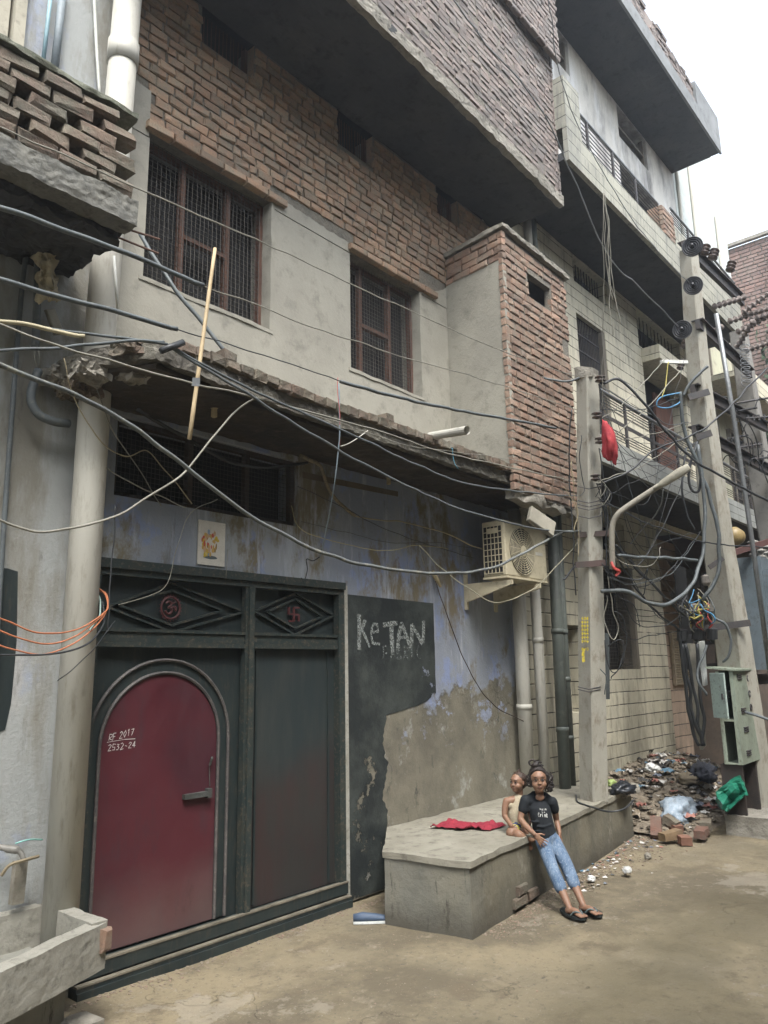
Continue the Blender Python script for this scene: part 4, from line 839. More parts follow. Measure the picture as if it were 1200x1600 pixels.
# ================================================================ POLES
def pole(name, label, pts, hw, m, yaw=.5, parent_loc=None):
    t = thing(name, label, 'utility pole', parent_loc or pts[0]); f = MB(); n = len(pts); vs = []
    c, s = math.cos(yaw), math.sin(yaw)
    P_ = []; 
    for i in range(n - 1):
        for k in range(6): P_.append((pts[i].lerp(pts[i + 1], k / 6), hw[i] + (hw[i + 1] - hw[i]) * k / 6))
    P_.append((pts[-1], hw[-1]))
    for p, h in P_:
        for a, b in ((-1, -.85), (-.85, -1), (.85, -1), (1, -.85), (1, .85), (.85, 1), (-.85, 1), (-1, .85)): vs.append(p + Vector((c * a - s * b, s * a + c * b, 0)) * h + Vector((0, 0, 0)))
    f.add(vs, [(i * 8 + k, i * 8 + (k + 1) % 8, (i + 1) * 8 + (k + 1) % 8, (i + 1) * 8 + k) for i in range(len(P_) - 1) for k in range(8)] + [tuple(range(8)), tuple((len(P_) - 1) * 8 + k for k in range(8))])
    f.rough(.004, 6).build('shaft', m, t); return t
poleA = pole('utility_pole', 'short concrete pole on the platform with yellow stencilled marks and a street lamp arm', [pd(928, 1252, 7.05), pd(921, 800, 7.1), pd(918, 592, 7.15)], [.098, .085, .078], M['pole'], -.35)
poleB = pole('utility_pole', 'tall leaning concrete pole with iron crossarms, green cabinet strapped to its foot', [pd(1181, 1262, 8.2), pd(1145, 1000, 8.3), pd(1124, 860, 8.35), pd(1092, 590, 8.5), pd(1076, 392, 8.6)], [.165, .145, .125, .095, .075], M['pole'], -.2)
poleC = pole('utility_pole', 'concrete pole at the right edge carrying the far ends of the crossarms', [pd(1262, 1252, 9.8), pd(1208, 850, 10.2), pd(1188, 740, 10.3), pd(1166, 600, 10.4), pd(1154, 520, 10.5)], [.16, .14, .13, .11, .10], mat('grey_pole', (.24, .23, .21), (.19, .18, .165), (.14, .13, .12), sc=3, bump=.4), 0)
def clamp(parent, x0, y0, x1, y1, d0, d1, w_, m=None, nm='clamp'): f = MB().bar(pd(x0, y0, d0), pd(x1, y1, d1), .02, w_); return f.build(nm, m or mat('old_iron', (.07, .045, .04), (.05, .04, .035)), parent)
clamp(poleA, 899, 883, 948, 879, 6.98, 6.98, .055, nm='iron_clamp'); clamp(poleA, 902, 836, 952, 833, 7.02, 7.02, .05, nm='iron_clamp')
for y in (760, 782, 788, 793, 806, 1073, 1077): MB().tube([pd(903, y, 6.99), pd(920, y + 4, 6.93), pd(938, y, 6.99), pd(941, y - 3, 7.15)], .005, 5).build('binding_wire', M['iron'], poleA)
rocky(MB().obox(pd(918, 586, 7.15), (1, 0, 0), (0, 1, 0), (0, 0, 1), .09, .08, .045), .04, .03, 8, 1).build('broken_cap', M['concrete'], poleA)
# yellow stencil: rows of short strokes
random.seed(5)
for r_ in range(9):
    f = MB()
    y = 966 + r_ * 6.0
    if r_ in (7,): continue
    for k in range(3):
        x = 908.5 + k * 4; a, b = pd(x, y, 6.93), pd(x + 3, y + random.uniform(-.5, .5), 6.93); c, d = pd(x + 1.5, y - 2, 6.93), pd(x + 1.5, y + 2.5, 6.93)
        n_ = -FW; ribbon(f, [a, b], .010, n_); ribbon(f, [c, d], .009, n_)
    f.build('yellow_stencil', chalk('stencil_yellow', (.50, .40, .03), .38, .5, 60), poleA)
f = MB()
for (y0, y1) in ((1014, 1034),): ribbon(f, [pd(911.5, y0, 6.93), pd(911, (y0 + y1) / 2, 6.93), pd(912, y1, 6.93)], .022, -FW)
f.build('yellow_stencil', chalk('stencil_yellow', (.50, .40, .03), .38, .5, 60), poleA)
def insul(parent, p, axis, n, r, L, m=None, nm='insulator'):
    pr = [(.2 * r, 0)]
    for i in range(n): z = L * (i + .3) / n; pr += [(.5 * r, z), (r, z + L * .12 / n), (r * .95, z + L * .3 / n), (.5 * r, z + L * .45 / n)]
    pr += [(.2 * r, L)]; return MB().lathe(p, axis, pr, 16).build(nm, m or M['ceramic'], parent, True)
for (x, y) in ((938, 598), (933, 655), (938, 694), (931, 752)): insul(poleA, pd(x, y, 6.95), (0, 0, 1), 2, .048, .07)
for (x, y, r) in ((1082, 385, .108), (1083, 446, .10), (1066, 515, .10)):      # big ribbed disc insulators seen nearly face on
    ax = (RT * -.5 - FW * .85 + UP * .1).normalized(); pr = [(.02, -.03)]
    for k in range(5): q = r * (1 - k * .19); pr += [(q, -.0 + .004 * k), (q * .95, .016), (q * .88, .016), (q * .86, .002)]
    pr = [(r * .9, -.05), (r, -.01), (r, .01)] + [p_ for k in range(4) for p_ in ((r * (.93 - k * .2), .012), (r * (.89 - k * .2), -.006), (r * (.82 - k * .2), -.006), (r * (.78 - k * .2), .016))] + [(.018, .02), (.015, .05)]
    MB().lathe(pd(x, y, 8.15), ax, pr, 28).build('disc_insulator', flat('disc_glaze', (.035, .035, .038), .3), poleB, True)
for (x, y, r) in ((1100, 398, .05), (1113, 405, .055), (1140, 424, .05), (1062, 578, .04), (1068, 545, .045)): insul(poleB, pd(x, y, 8.6), (.3, -.2, .9), 3, r, .14)
# crossarms between pole B and pole C
for nm, (x0, y0, x1, y1, d0, d1) in (('crossarm', (1068, 383, 1160, 472, 8.5, 10.2)), ('crossarm', (1090, 506, 1172, 585, 8.4, 10.2)), ('crossarm', (1082, 608, 1196, 668, 8.35, 10.1)), ('crossarm', (1084, 672, 1212, 742, 8.3, 10.0))):
    a, b = pd(x0, y0, d0), pd(x1, y1, d1); MB().bar(a, b, .05, .11).bar(a + Vector((0, 0, .05)), b + Vector((0, 0, .05)), .13, .012).build(nm, M['iron'], poleB)
clamp(poleB, 1062, 987, 1172, 973, 8.05, 8.1, .07, M['iron'], 'wire_bracket'); clamp(poleB, 1076, 621, 1108, 612, 8.3, 8.3, .07, M['iron'], 'stub_arm'); clamp(poleB, 1088, 684, 1112, 676, 8.25, 8.2, .07, M['iron'], 'stub_arm')
clamp(poleB, 1130, 872, 1108, 887, 8.1, 8.1, .05, M['iron'], 'stub_arm')
for (x, y) in ((1066, 1000), (1089, 998), (1113, 998)): f = MB().tube([pd(x, y - 16, 8.03), pd(x, y, 8.03)], .055, 10); f.build('cable_boot', M['black_cable'], poleB); insul(poleB, pd(x, y + 6, 8.03), (0, 0, 1), 1, .055, .09, M['black_cable'], 'cable_boot')
for (x, y, ax, n, L) in ((1113, 480, (.75, -.55, .35), 5, .55), (1137, 503, (.6, -.6, .3), 6, .6), (1150, 520, (.5, -.6, .4), 6, .6), (1128, 510, (.6, .5, .1), 4, .4), (1163, 548, (.6, -.7, .3), 5, .5), (1150, 545, (-.5, -.6, .4), 5, .45), (1170, 500, (.5, -.7, .2), 5, .5), (1160, 490, (.2, -.8, .5), 5, .45)):
    insul(poleC, pd(x, y, 9.6), ax, n + 2, .042, L, mat('dusty_glaze', (.20, .17, .155), (.12, .10, .09), sc=20))
for (x0, y0, x1, y1, n) in ((1150, 630, 1200, 622, 0), (1140, 645, 1182, 637, 0), (1165, 654, 1206, 651, 5), (1150, 700, 1190, 694, 6), (1178, 717, 1215, 713, 4), (1143, 685, 1168, 680, 0), (1112, 694, 1138, 688, 0)):
    f = MB(); a, b = pd(x0, y0, 9.2), pd(x1, y1, 9.4); f.tube([a, b], .014, 6)
    for k in range(n): c = a.lerp(b, (k + .5) / n); f.tube([c + Vector((0, 0, -.035)), c + Vector((0, 0, .035))], .014, 6)
    f.build('pin_bracket', M['iron'], poleC)
f = MB()
for (x, y) in ((1155, 520), (1180, 500)):       # coil of stay wire
    pass
sp = []
for i in range(90): t = i / 90; a = t * 2 * math.pi * 9; c = pd(1163 + 3 * t, 540 + 62 * t, 9.5); sp.append(c + RT * math.cos(a) * .06 + Vector((0, 0, .03 * math.sin(a))))
tag(MB().tube(sp, .006, 5).build('coiled_wire', M['steel']), 'coiled steel wire hanging in front of the creeper beside the far pole', 'wire')
tag(MB().tube([pd(1119, 490, 7.9), pd(1146, 650, 7.85), pd(1173, 830, 7.8), pd(1205, 1065, 7.7)], .024, 10).build('steel_tube', M['steel'], None, True), 'long slim grey steel tube leaning between the two right-hand poles', 'pipe')
tag(MB().lathe(pd(1136, 838, 8.7), (1, -.6, 0), [(.0, -.02), (.07, 0), (.11, .05), (.115, .11), (.08, .19), (.03, .22), (0, .225)], 20).build('dome_lamp', mat('amber_cover', (.27, .20, .09), (.2, .15, .07), sc=10, rough=.4), None, True), 'dusty amber dome-shaped lamp cover poking out behind the leaning pole', 'lamp')
# plinth, cabinet, transformer
tag(rocky(MB().box(8.34, 10.2, 2.30, 2.72, -.05, .18), .07, .014, 5, 3, .6).build('pole_plinth', M['concrete']), 'low concrete plinth under the leaning pole', 'plinth')
cab = thing('feeder_cabinet', 'battered pale green electrical cabinet with its door hanging open', 'cabinet', (8.5, 2.6, .6))
cg = mat('pale_green_paint', (.24, .275, .215), (.20, .225, .18), (.11, .10, .075), sc=5, rough=.6, bump=.2, st=(1.5, 1.5, .7), t=.52)
x0, x1, y0_, y1_, z0, z1 = 8.36, 9.04, 2.50, 2.68, .66, 1.58
f = MB().box(x0, x1, y0_, y0_ + .012, z0, z1).box(x1 - .012, x1, y0_ + .013, y1_, z0, z1).box(x0 + .01, x1 - .013, y1_ - .01, y1_, z0, z1).box(x0, x1 - .013, y0_ + .013, y1_ - .011, z0, z0 + .012).box(x0, x0 + .012, y0_ + .013, y0_ + .04, z0 + .013, z1 - .001).box(x0, x0 + .012, y1_ - .04, y1_ - .011, z0 + .013, z1 - .001).box(x0 + .001, x1 - .013, y0_ + .013, y1_ - .011, z0 + .42, z0 + .44)
f.build('cabinet_body', cg, cab)
MB().prism([(x0 - .03, y0_ - .03, z1 + .002), (x1 + .03, y0_ - .03, z1 + .002), (x1 + .03, y1_ + .08, z1 + .03), (x0 - .03, y1_ + .08, z1 + .03)], (0, 0, 1), .02).build('cabinet_roof', cg, cab)
d_ = MB().obox((x0 - .07, y1_ - .04, 1.34), (-.62, -.78, 0), (.78, -.62, 0), (0, 0, 1), .12, .008, .225, ch=.003).build('cabinet_door', mat('pale_blue_green_paint', (.32, .40, .36), (.27, .33, .30), (.16, .16, .13), sc=5), cab)
MB().obox((x0 - .12, y1_ - .10, 1.33), (-.62, -.78, 0), (.78, -.62, 0), (0, 0, 1), .008, .02, .03).build('latch', M['iron'], d_)
for (zx, xx) in ((1.50, .18), (1.16, .2), (.97, .22), (.74, .22)):
    f = MB()
    for k in range(3): f.obox((x0 + xx, y0_ - .006, zx + k * .02), (1, 0, 0), (0, 1, .4), (0, -.4, 1), .07, .006, .006)
    f.build('vent_slots', M['iron'], cab)
for z in (1.50, 1.34, 1.2): MB().lathe((x0 + .47, y0_ + .001, z), (0, -1, 0), [(.036, 0), (.036, .01), (.024, .012), (.022, .003)], 14).build('cable_gland', M['iron'], cab)
f = MB()
for k in range(3): f.lathe((x0 + .12 + .12 * k, y1_ - .05, 1.35), (-.5, -.5, 0), [(.04, 0), (.045, .03), (.03, .07)], 12)
f.tube(spline([(x0 + .3, y1_ - .05, 1.5), (x0 + .2, y1_ - .12, 1.3), (x0 + .3, y1_ - .1, 1.1)], 5), .008, 6); f.build('fuse_gear', M['black_cable'], cab)
MB().box(x0 + .03, x0 + .06, y0_ + .02, y1_ + .05, 0.1, z0 - .002).box(x1 - .2, x1 - .16, y0_ + .02, y1_, 0.1, z0 - .002).box(x0 + .061, x1 - .21, y1_ + .02, y1_ + .04, 0.1, z0 - .002).build('stand', mat('rusty_plate', (.045, .035, .03), (.03, .026, .024), (.07, .05, .04), sc=4), cab)
tfm = thing('transformer', 'blue-grey finned transformer half hidden behind the leaning pole', 'transformer', pd(1190, 1050, 9.3))
tg = mat('transformer_paint', (.13, .16, .18), (.10, .125, .14), (.08, .085, .085), sc=4, rough=.5)
c = pd(1192, 950, 9.5); u = Vector((1, 0, 0)); f = MB().box(c.x - .25, c.x + 1.2, c.y - .1, c.y + .5, c.z - .75, c.z + .62); f.build('tank', tg, tfm)
for k in range(12): MB().box(c.x - .22 + k * .12, c.x - .19 + k * .12, c.y - .26, c.y - .101, c.z - .62, c.z + .45).build('fin', tg, tfm)
for z in (-.02, -.72, .5): MB().box(c.x - .3, c.x + 1.25, c.y - .29, c.y - .261, c.z + z, c.z + z + .045).build('band', M['iron'], tfm)
for k in range(4): insul(tfm, (c.x - .1 + .3 * k, c.y, c.z + .62), (0, 0, 1), 3, .07, .24, mat('white_glaze', (.33, .32, .29), (.2, .19, .17), sc=20))
MB().box(c.x - .6, c.x + 1.6, c.y - .3, c.y - .2, c.z - .95, c.z - .82).box(c.x - .6, c.x + 1.6, c.y + .35, c.y + .45, c.z - .95, c.z - .82).build('support_beam', M['iron'], tfm)
MB().bar(pd(1118, 872, 9.0), pd(1205, 845, 9.6), .06, .07).build('support_beam', mat('maroon_angle', (.10, .05, .045)), tfm)
# meter boards and junk between the poles
mbx = thing('junction_frame', 'dark iron junction frame full of loose wires left of the leaning pole', 'junction box', pd(1100, 960, 8.5))
f = MB(); 
for (x0, y0, x1, y1) in ((1098, 898, 1116, 892), (1098, 898, 1100, 1040), (1116, 892, 1122, 1040), (1100, 935, 1118, 930), (1101, 1005, 1126, 1002), (1103, 1040, 1128, 1038)): f.bar(pd(x0, y0, 8.5), pd(x1, y1, 8.5), .04, .04)
f.build('frame', M['iron'], mbx); MB().box(pd(1102, 900, 8.7).x, pd(1102, 900, 8.7).x + .35, 3.2, 3.22, 1.6, 2.8).build('back_board', M['dark'], mbx)
for (x, y) in ((1104, 915), (1112, 915), (1110, 960), (1086, 960)): MB().lathe(pd(x, y, 8.35), (0, 0, 1), [(.03, 0), (.05, .03), (.05, .1), (.02, .12)], 10).build('fuse', mat('porcelain', (.22, .20, .18), (.1, .09, .08), sc=15), mbx)
tag(MB().prism([pd(1092, 1003, 8.2), pd(1101, 1001, 8.2), pd(1106, 1070, 8.1), pd(1101, 1072, 8.1)], (0, 1, 0), .02).build('white_board', flat('white_board', (.5, .52, .5))), 'narrow white board among the cables left of the green cabinet', 'board')
tag(MB().prism([pd(1078, 1005, 8.3), pd(1088, 1006, 8.3), pd(1104, 1165, 8.1), pd(1098, 1172, 8.1), pd(1090, 1140, 8.1)], (0, 1, 0), .03).build('grey_slab', M['plaster']), 'thin grey slab propped among the black cables', 'board')
# street lamp
sl = thing('street_lamp', 'bent pipe street lamp with a long pale head reaching right from the short pole', 'street lamp', pd(957, 885, 6.9))
MB().tube(spline([pd(957, 889, 6.9), pd(956, 850, 6.9), pd(957, 822, 6.9), pd(966, 803, 6.88), pd(990, 785, 6.85), pd(1030, 759, 6.8)], 6), .026, 12).build('arm', mat('weathered_tube', (.27, .25, .205), (.2, .185, .15), (.14, .12, .1), sc=6), sl, True)
a, b = pd(1022, 764, 6.8), pd(1077, 729, 6.65); t = (b - a).normalized(); s_ = t.cross(UP).normalized(); v_ = s_.cross(t)
prof = [(0, .028, .028), (.10, .032, .03), (.28, .070, .028), (.75, .085, .022), (.95, .07, .016), (1, .05, .008)]; f = MB(); vs = []
for (k, w_, h_) in prof:
    c = a.lerp(b, k); vs += [c + s_ * (h_ * math.cos(q)) + v_ * (w_ * .5 * math.sin(q)) for q in [2 * math.pi * i / 14 for i in range(14)]]
f.add(vs, [(i * 14 + k, i * 14 + (k + 1) % 14, (i + 1) * 14 + (k + 1) % 14, (i + 1) * 14 + k) for i in range(5) for k in range(14)] + [tuple(range(13, -1, -1)), tuple(70 + k for k in range(14))])
f.build('lamp_head', mat('aged_lamp_shell', (.31, .29, .23), (.23, .215, .17), sc=10, rough=.5), sl, True)
MB().tube(spline([pd(955, 878, 6.85), pd(960, 888, 6.83), pd(968, 893, 6.85), pd(962, 900, 6.85)], 5), .014, 6).build('red_wire_end', M['red_cable'], sl)
# air conditioner
acm = mat('aged_cream_casing', (.46, .41, .29), (.40, .355, .25), (.27, .235, .16), sc=4, rough=.5, bump=.1)
ac = thing('air_conditioner', 'cream outdoor air conditioner unit on wall brackets under the canopy', 'air conditioner', (6.3, 3.8, 2.46))
X0, X1, Y0, Y1, Z0, Z1 = 5.96, 6.72, 3.65, 3.90, 2.46, 3.0
MB().box(X0 + .004, X1, Y0, Y1, Z0 + .02, Z1).build('casing', acm, ac); bevel(ac.children[0], .012)
MB().box(X0, X1 + .002, Y0 - .004, Y1 + .002, Z0, Z0 + .019).build('base_pan', acm, ac)
cc = Vector((X0 + .30, Y0 - .001, Z0 + .27)); f = MB()
MB().lathe(cc, (0, -1, 0), [(.225, 0), (.225, .002)], 32).build('fan_opening', M['dark'], ac)
for k in range(9): r = .05 + k * .0215; f.tube([cc + Vector((r * math.cos(t), -.014 + .006 * (k / 9) ** 2, r * math.sin(t))) for t in [2 * math.pi * i / 32 for i in range(33)]], .0036, 5, False)
for i in range(18): t = 2 * math.pi * i / 18; f.tube([cc + Vector((.05 * math.cos(t), -.014, .05 * math.sin(t))), cc + Vector((.225 * math.cos(t + .25), -.006, .225 * math.sin(t + .25)))], .003, 5)
f.lathe(cc + Vector((0, -.01, 0)), (0, -1, 0), [(.05, 0), (.05, .008), (.03, .012)], 20); f.build('fan_grille', acm, ac)
MB().box(X0 + .001, X0 + .003, Y0 + .03, Y1 - .02, Z0 + .05, Z1 - .05).build('coil_side', M['dark'], ac)
f = MB()
for k in range(6): y = Y0 + .03 + (Y1 - Y0 - .05) * k / 5; f.box(X0 - .006, X0 - .001, y - .003, y + .003, Z0 + .05, Z1 - .05)
for k in range(9): z = Z0 + .05 + (Z1 - Z0 - .1) * k / 8; f.box(X0 - .0065, X0 - .0005, Y0 + .03, Y1 - .02, z - .0035, z + .0035)
f.build('side_grille', acm, ac)
MB().box(X0 - .008, X0 - .0068, Y0 + .07, Y1 - .06, Z1 - .12, Z1 - .07).build('side_handle', acm, ac)
MB().box(6.5, 6.64, Y0 - .003, Y0 - .001, 2.72, 2.75).build('rating_plate', flat('pale_plate', (.5, .48, .42)), ac)
f0 = None
for i, X in enumerate((5.99, 6.50)):
    b_ = thing('wall_bracket', ('cream steel bracket under the air conditioner, the left one', 'cream steel bracket under the air conditioner, the right one')[i], 'bracket', (X, 4.15, 2.4), 'brackets under the air conditioner')
    MB().box(X, X + .035, 4.12, 4.148, 2.20, 2.56).build('upright', acm, b_)
    MB().prism([(X, 4.119, 2.44), (X, 3.62, 2.44), (X, 3.62, 2.40), (X, 4.119, 2.27)], (1, 0, 0), .03).build('arm', acm, b_)
tag(MB().obox(pd(846, 815, 6.55), (.66, -.5, -.55), (.3, .8, -.2), (.4, 0, .8), .13, .02, .07, ch=.004).build('fallen_board', mat('cream_board', (.26, .24, .19))), 'tilted cream board wedged above the air conditioner', 'board')
# bamboo stick, red bag, red cloth, shoe
a, b = py(336, 388, 3.0), py(296, 686, 3.0)
tag(MB().tube([a.lerp(b, k / 8) + Vector((noise.noise(Vector((k, 0, 0))), 0, 0)) * .008 for k in range(9)], [.009, .0095, .010, .010, .0105, .011, .0105, .011, .011], 8).build('bamboo_stick', M['bamboo'], None, True), 'split bamboo stick tied upright to the overhead wires in front of the canopy', 'stick')
a_ = pd(941, 655, 6.8); rb = cloth('red_bag', 'faded red bag hanging from the top of the short pole', 'bag', a_, pd(956, 668, 6.8) - a_, pd(943, 714, 6.8) - a_, 14, 20, lambda u, v: RT * (.06 * math.sin(v * 2.6) * (u - .2)) - FW * (.07 * math.sin(u * 3.14) * math.sin(v * 3.0)) + nz3(u, v, 4, .02, 5), mat('red_cloth', (.33, .035, .04), (.24, .025, .035), (.40, .08, .07), sc=9))
a_ = pz(672, 1292, .465); U_ = pz(766, 1297, .465) - a_; V_ = pz(700, 1284, .465) - a_
def rcf(u, v): return Vector((0, 0, abs(noise.noise(Vector((u * 7, v * 4, 3)))) * .055 * (1 if .05 < u < .95 else .3))) + U_ * (.05 * noise.noise(Vector((v * 4, u * 3, 1)))) + V_ * (.35 * noise.noise(Vector((u * 5, 0, 2))))
cloth('red_cloth', 'crumpled red cloth lying flat on the platform', 'cloth', a_, U_, V_, 34, 14, rcf, mat('red_rag', (.24, .022, .035), (.17, .016, .03), sc=12))
sh = thing('shoe', 'dark blue shoe with a white sole on the street beside the gate', 'shoe', pz(560, 1443, 0))
c = pz(552, 1443, .0); e = pz(592, 1441, .0)
f = MB(); t = (e - c).normalized(); s_ = Vector((-t.y, t.x, 0)); vs = []
pr = [(0, .018, .045), (.06, .026, .055), (.14, .028, .045), (.22, .03, .03), (.27, .018, .018)]
for (k, w_, h_) in pr: vs += [c + t * k + s_ * (w_ * math.cos(q)) + Vector((0, 0, .014 + h_ * max(0, math.sin(q)))) for q in [2 * math.pi * i / 12 for i in range(12)]]
f.add(vs, [(i * 12 + k, i * 12 + (k + 1) % 12, (i + 1) * 12 + (k + 1) % 12, (i + 1) * 12 + k) for i in range(4) for k in range(12)] + [tuple(range(12)), tuple(48 + k for k in range(12))]); f.build('shoe_upper', flat('navy_shoe', (.05, .075, .12)), sh, True)
f = MB(); vs = []
for z in (.0, .016): vs += [c + t * k + s_ * (w_ * 1.1 * sg) + Vector((0, 0, z)) for sg in (-1, 1) for (k, w_, h_) in (pr if sg < 0 else pr[::-1])]
f.add(vs, [tuple(range(10)), tuple(range(19, 9, -1))] + [(k, (k + 1) % 10, 10 + (k + 1) % 10, 10 + k) for k in range(10)]); f.build('sole', flat('white_sole', (.6, .62, .6)), sh)
# poster
po = MB().box(*(lambda a, b: (a.x, b.x, WY - .012, WY - .004, b.z, a.z))(py(309, 812, WY), py(349, 886, WY))).build('poster', mat('poster_tile', (.56, .53, .47), (.52, .49, .43), (.40, .38, .33), sc=20, rough=.4))
tag(po, 'small pale tile picture of gold-robed figures on the blue wall above the gate', 'picture')
def blob(c, rx, rz, m, nm, lift): f = MB(); q = py(c[0], c[1], WY - .013); f.add([q + Vector((rx * math.cos(t) * (1 + .2 * noise.noise(Vector((t, c[0], 0)))), -lift, rz * math.sin(t) * (1 + .15 * noise.noise(Vector((t * 2, c[1], 0)))))) for t in [2 * math.pi * i / 20 for i in range(20)]], [tuple(range(20))]); return f.build(nm, m, po)
gold = mat('print_gold', (.50, .33, .08), (.42, .26, .10), (.55, .42, .2), sc=60); redp = flat('print_red', (.45, .09, .05)); bluep = flat('print_blue', (.22, .29, .38)); dkp = flat('print_dark', (.09, .11, .12)); skin_p = flat('print_peach', (.5, .33, .2))
random.seed(9)
tones = [gold, gold, redp, skin_p, mat('print_yellow', (.6, .44, .05)), mat('print_brown', (.28, .18, .06)), bluep]
blob((329, 871), .055, .012, dkp, 'printed_base', .0)
for i in range(46):
    v = random.random(); y = 836 + 34 * v; hw = 5 + 8 * math.sin(min(1, v * 1.3 + .15) * 2.6); x = 329 + random.uniform(-hw, hw) - 1.5
    m_ = tones[int(abs(noise.noise(Vector((x * .21, y * .16, 0)))) * 14) % 7]; blob((x, y), random.uniform(.005, .012), random.uniform(.009, .022), m_, 'printed_patch', .0003 + i * .00005)
for (x, y, m_) in ((326, 831, bluep), (335, 834, skin_p), (321, 842, skin_p)): blob((x, y), .010, .017, m_, 'printed_head', .003)
# ---------------------------------------------------------------- rubble and rubbish
random.seed(21)
def hh(x, y):
    a = max(0, 1 - ((x - 9.9) / 2.3) ** 2) * max(0, min(1, (y - 2.9) / 1.1)); b = .50 * a ** .8
    return b + (noise.noise(Vector((x * 4, y * 4, 0))) * .06 + noise.noise(Vector((x * 13, y * 13, 4))) * .025) * min(1, a * 5)
rb = MB(); nx, ny = 130, 80
rb.v = [Vector((7.75 + i * .035, 2.9 + j * .024, hh(7.75 + i * .035, 2.9 + j * .024) - .015)) for j in range(ny) for i in range(nx)]
rb.f = [(j * nx + i, j * nx + i + 1, (j + 1) * nx + i + 1, (j + 1) * nx + i) for j in range(ny - 1) for i in range(nx - 1)]
def chunk(mb, c, s, flat_=.7):
    vs = []; n = 7
    for k, (r, h) in enumerate(((.6, -.5), (1, -.1), (.9, .35), (.35, .6))): vs += [Vector(c) + Vector((math.cos(2 * math.pi * i / n) * r * s * random.uniform(.75, 1.2), math.sin(2 * math.pi * i / n) * r * s * random.uniform(.75, 1.2), h * s * flat_ * random.uniform(.8, 1.2))) for i in range(n)]
    mb.add(vs, [(i * n + k, i * n + (k + 1) % n, (i + 1) * n + (k + 1) % n, (i + 1) * n + k) for i in range(3) for k in range(n)] + [tuple(range(n - 1, -1, -1)), tuple(21 + k for k in range(n))])
for _ in range(1500):
    x, y = random.uniform(7.8, 12), random.uniform(2.95, 4.6); chunk(rb, (x, y, hh(x, y)), random.choice((.01, .015, .02, .02, .035, .05)))
tag(rb.build('rubble', mat('rubble_mix', (.20, .17, .13), (.14, .12, .095), (.27, .23, .18), sc=4, bump=1, bs=30, bd=.02, island=.55)), kind='stuff')
gr = MB()
for _ in range(1700):       # crumbs of brick and plaster along the platform's foot
    t = random.random(); x = 4.4 + 3.6 * t; off = abs(random.gauss(0, .11 + .16 * max(0, t - .25))); y = 2.99 + (x - 4.27) * .118 - off
    chunk(gr, (x, y, gz(x, y) + .003), random.choice((.003, .004, .006, .008, .011 if t > .3 else .006)))
for _ in range(500): x = random.uniform(2.2, 4.8); y = 4.07 - abs(random.gauss(0, .06)); chunk(gr, (x, y, gz(x, y) + .002), random.choice((.003, .004, .006, .009)))
for _ in range(3000): x, y = random.uniform(1.6, 10.5), random.uniform(.6, 4.1); chunk(gr, (x, y, gz(x, y) + .001), random.choice((.0015, .002, .002, .003, .003, .005)))
tag(gr.build('gravel', mat('crumb_mix', (.21, .18, .14), (.19, .15, .115), (.30, .18, .14), sc=6, bump=.5, island=.6)), kind='stuff')
scr = MB()
for _ in range(150):
    x = random.uniform(5.6, 8.2); y = 2.99 + (x - 4.27) * .118 - abs(random.gauss(.1, .13)); s = random.uniform(.008, .024); a = random.uniform(0, 6.28); z = gz(x, y) + random.uniform(.004, .014)
    scr.add([(x + s * math.cos(a), y + s * math.sin(a), z), (x + s * math.cos(a + 1.7), y + s * math.sin(a + 1.7), z + s * .4), (x + s * math.cos(a + 3.1), y + s * math.sin(a + 3.1), z), (x + s * math.cos(a + 4.5), y + s * math.sin(a + 4.5), z + .002)], [(0, 1, 2, 3)])
for _ in range(190):
    x, y = random.uniform(7.9, 11), random.uniform(3.0, 4.5); s = random.uniform(.012, .04); a = random.uniform(0, 6.28); z = hh(x, y) + .02
    scr.add([(x + s * math.cos(a), y + s * math.sin(a), z), (x + s * math.cos(a + 1.7), y + s * math.sin(a + 1.7), z + s * .6), (x + s * math.cos(a + 3.1), y + s * math.sin(a + 3.1), z), (x + s * math.cos(a + 4.5), y + s * math.sin(a + 4.5), z + s * .3)], [(0, 1, 2, 3)])
for _ in range(120):       # crumpled sheets, rags and wrappers pressed into the heap
    x, y = random.uniform(7.95, 11.2), random.uniform(3.0, 4.5); s = random.uniform(.04, .13); a = random.uniform(0, 6.28); z = hh(x, y) + .02; k_ = random.uniform(0, 99); n5 = 6
    b_ = len(scr.v)
    for j in range(n5):
        for i in range(n5):
            u, v = i / (n5 - 1) - .5, j / (n5 - 1) - .5; uu, vv = u * s * 1.4, v * s
            scr.v.append(Vector((x + uu * math.cos(a) - vv * math.sin(a), y + uu * math.sin(a) + vv * math.cos(a), z + s * .5 * noise.noise(Vector((u * 4, v * 4, k_))) + s * .15)))
    scr.f += [(b_ + j * n5 + i, b_ + j * n5 + i + 1, b_ + (j + 1) * n5 + i + 1, b_ + (j + 1) * n5 + i) for j in range(n5 - 1) for i in range(n5 - 1)]
g = NT('litter_scraps'); col = g.mix(g.ramp(g.pos.outputs['Random Per Island'], .3, .32), (.50, .48, .45), (.30, .13, .10)); col = g.mix(g.ramp(g.pos.outputs['Random Per Island'], .42, .44), col, (.22, .18, .13)); col = g.mix(g.ramp(g.pos.outputs['Random Per Island'], .62, .64), col, (.06, .058, .055)); col = g.mix(g.ramp(g.pos.outputs['Random Per Island'], .80, .82), col, (.13, .14, .17)); col = g.mix(g.ramp(g.pos.outputs['Random Per Island'], .9, .92), col, (.10, .19, .26))
g.out(col, .6); tag(scr.build('litter', g.m, fixn=False), kind='stuff')
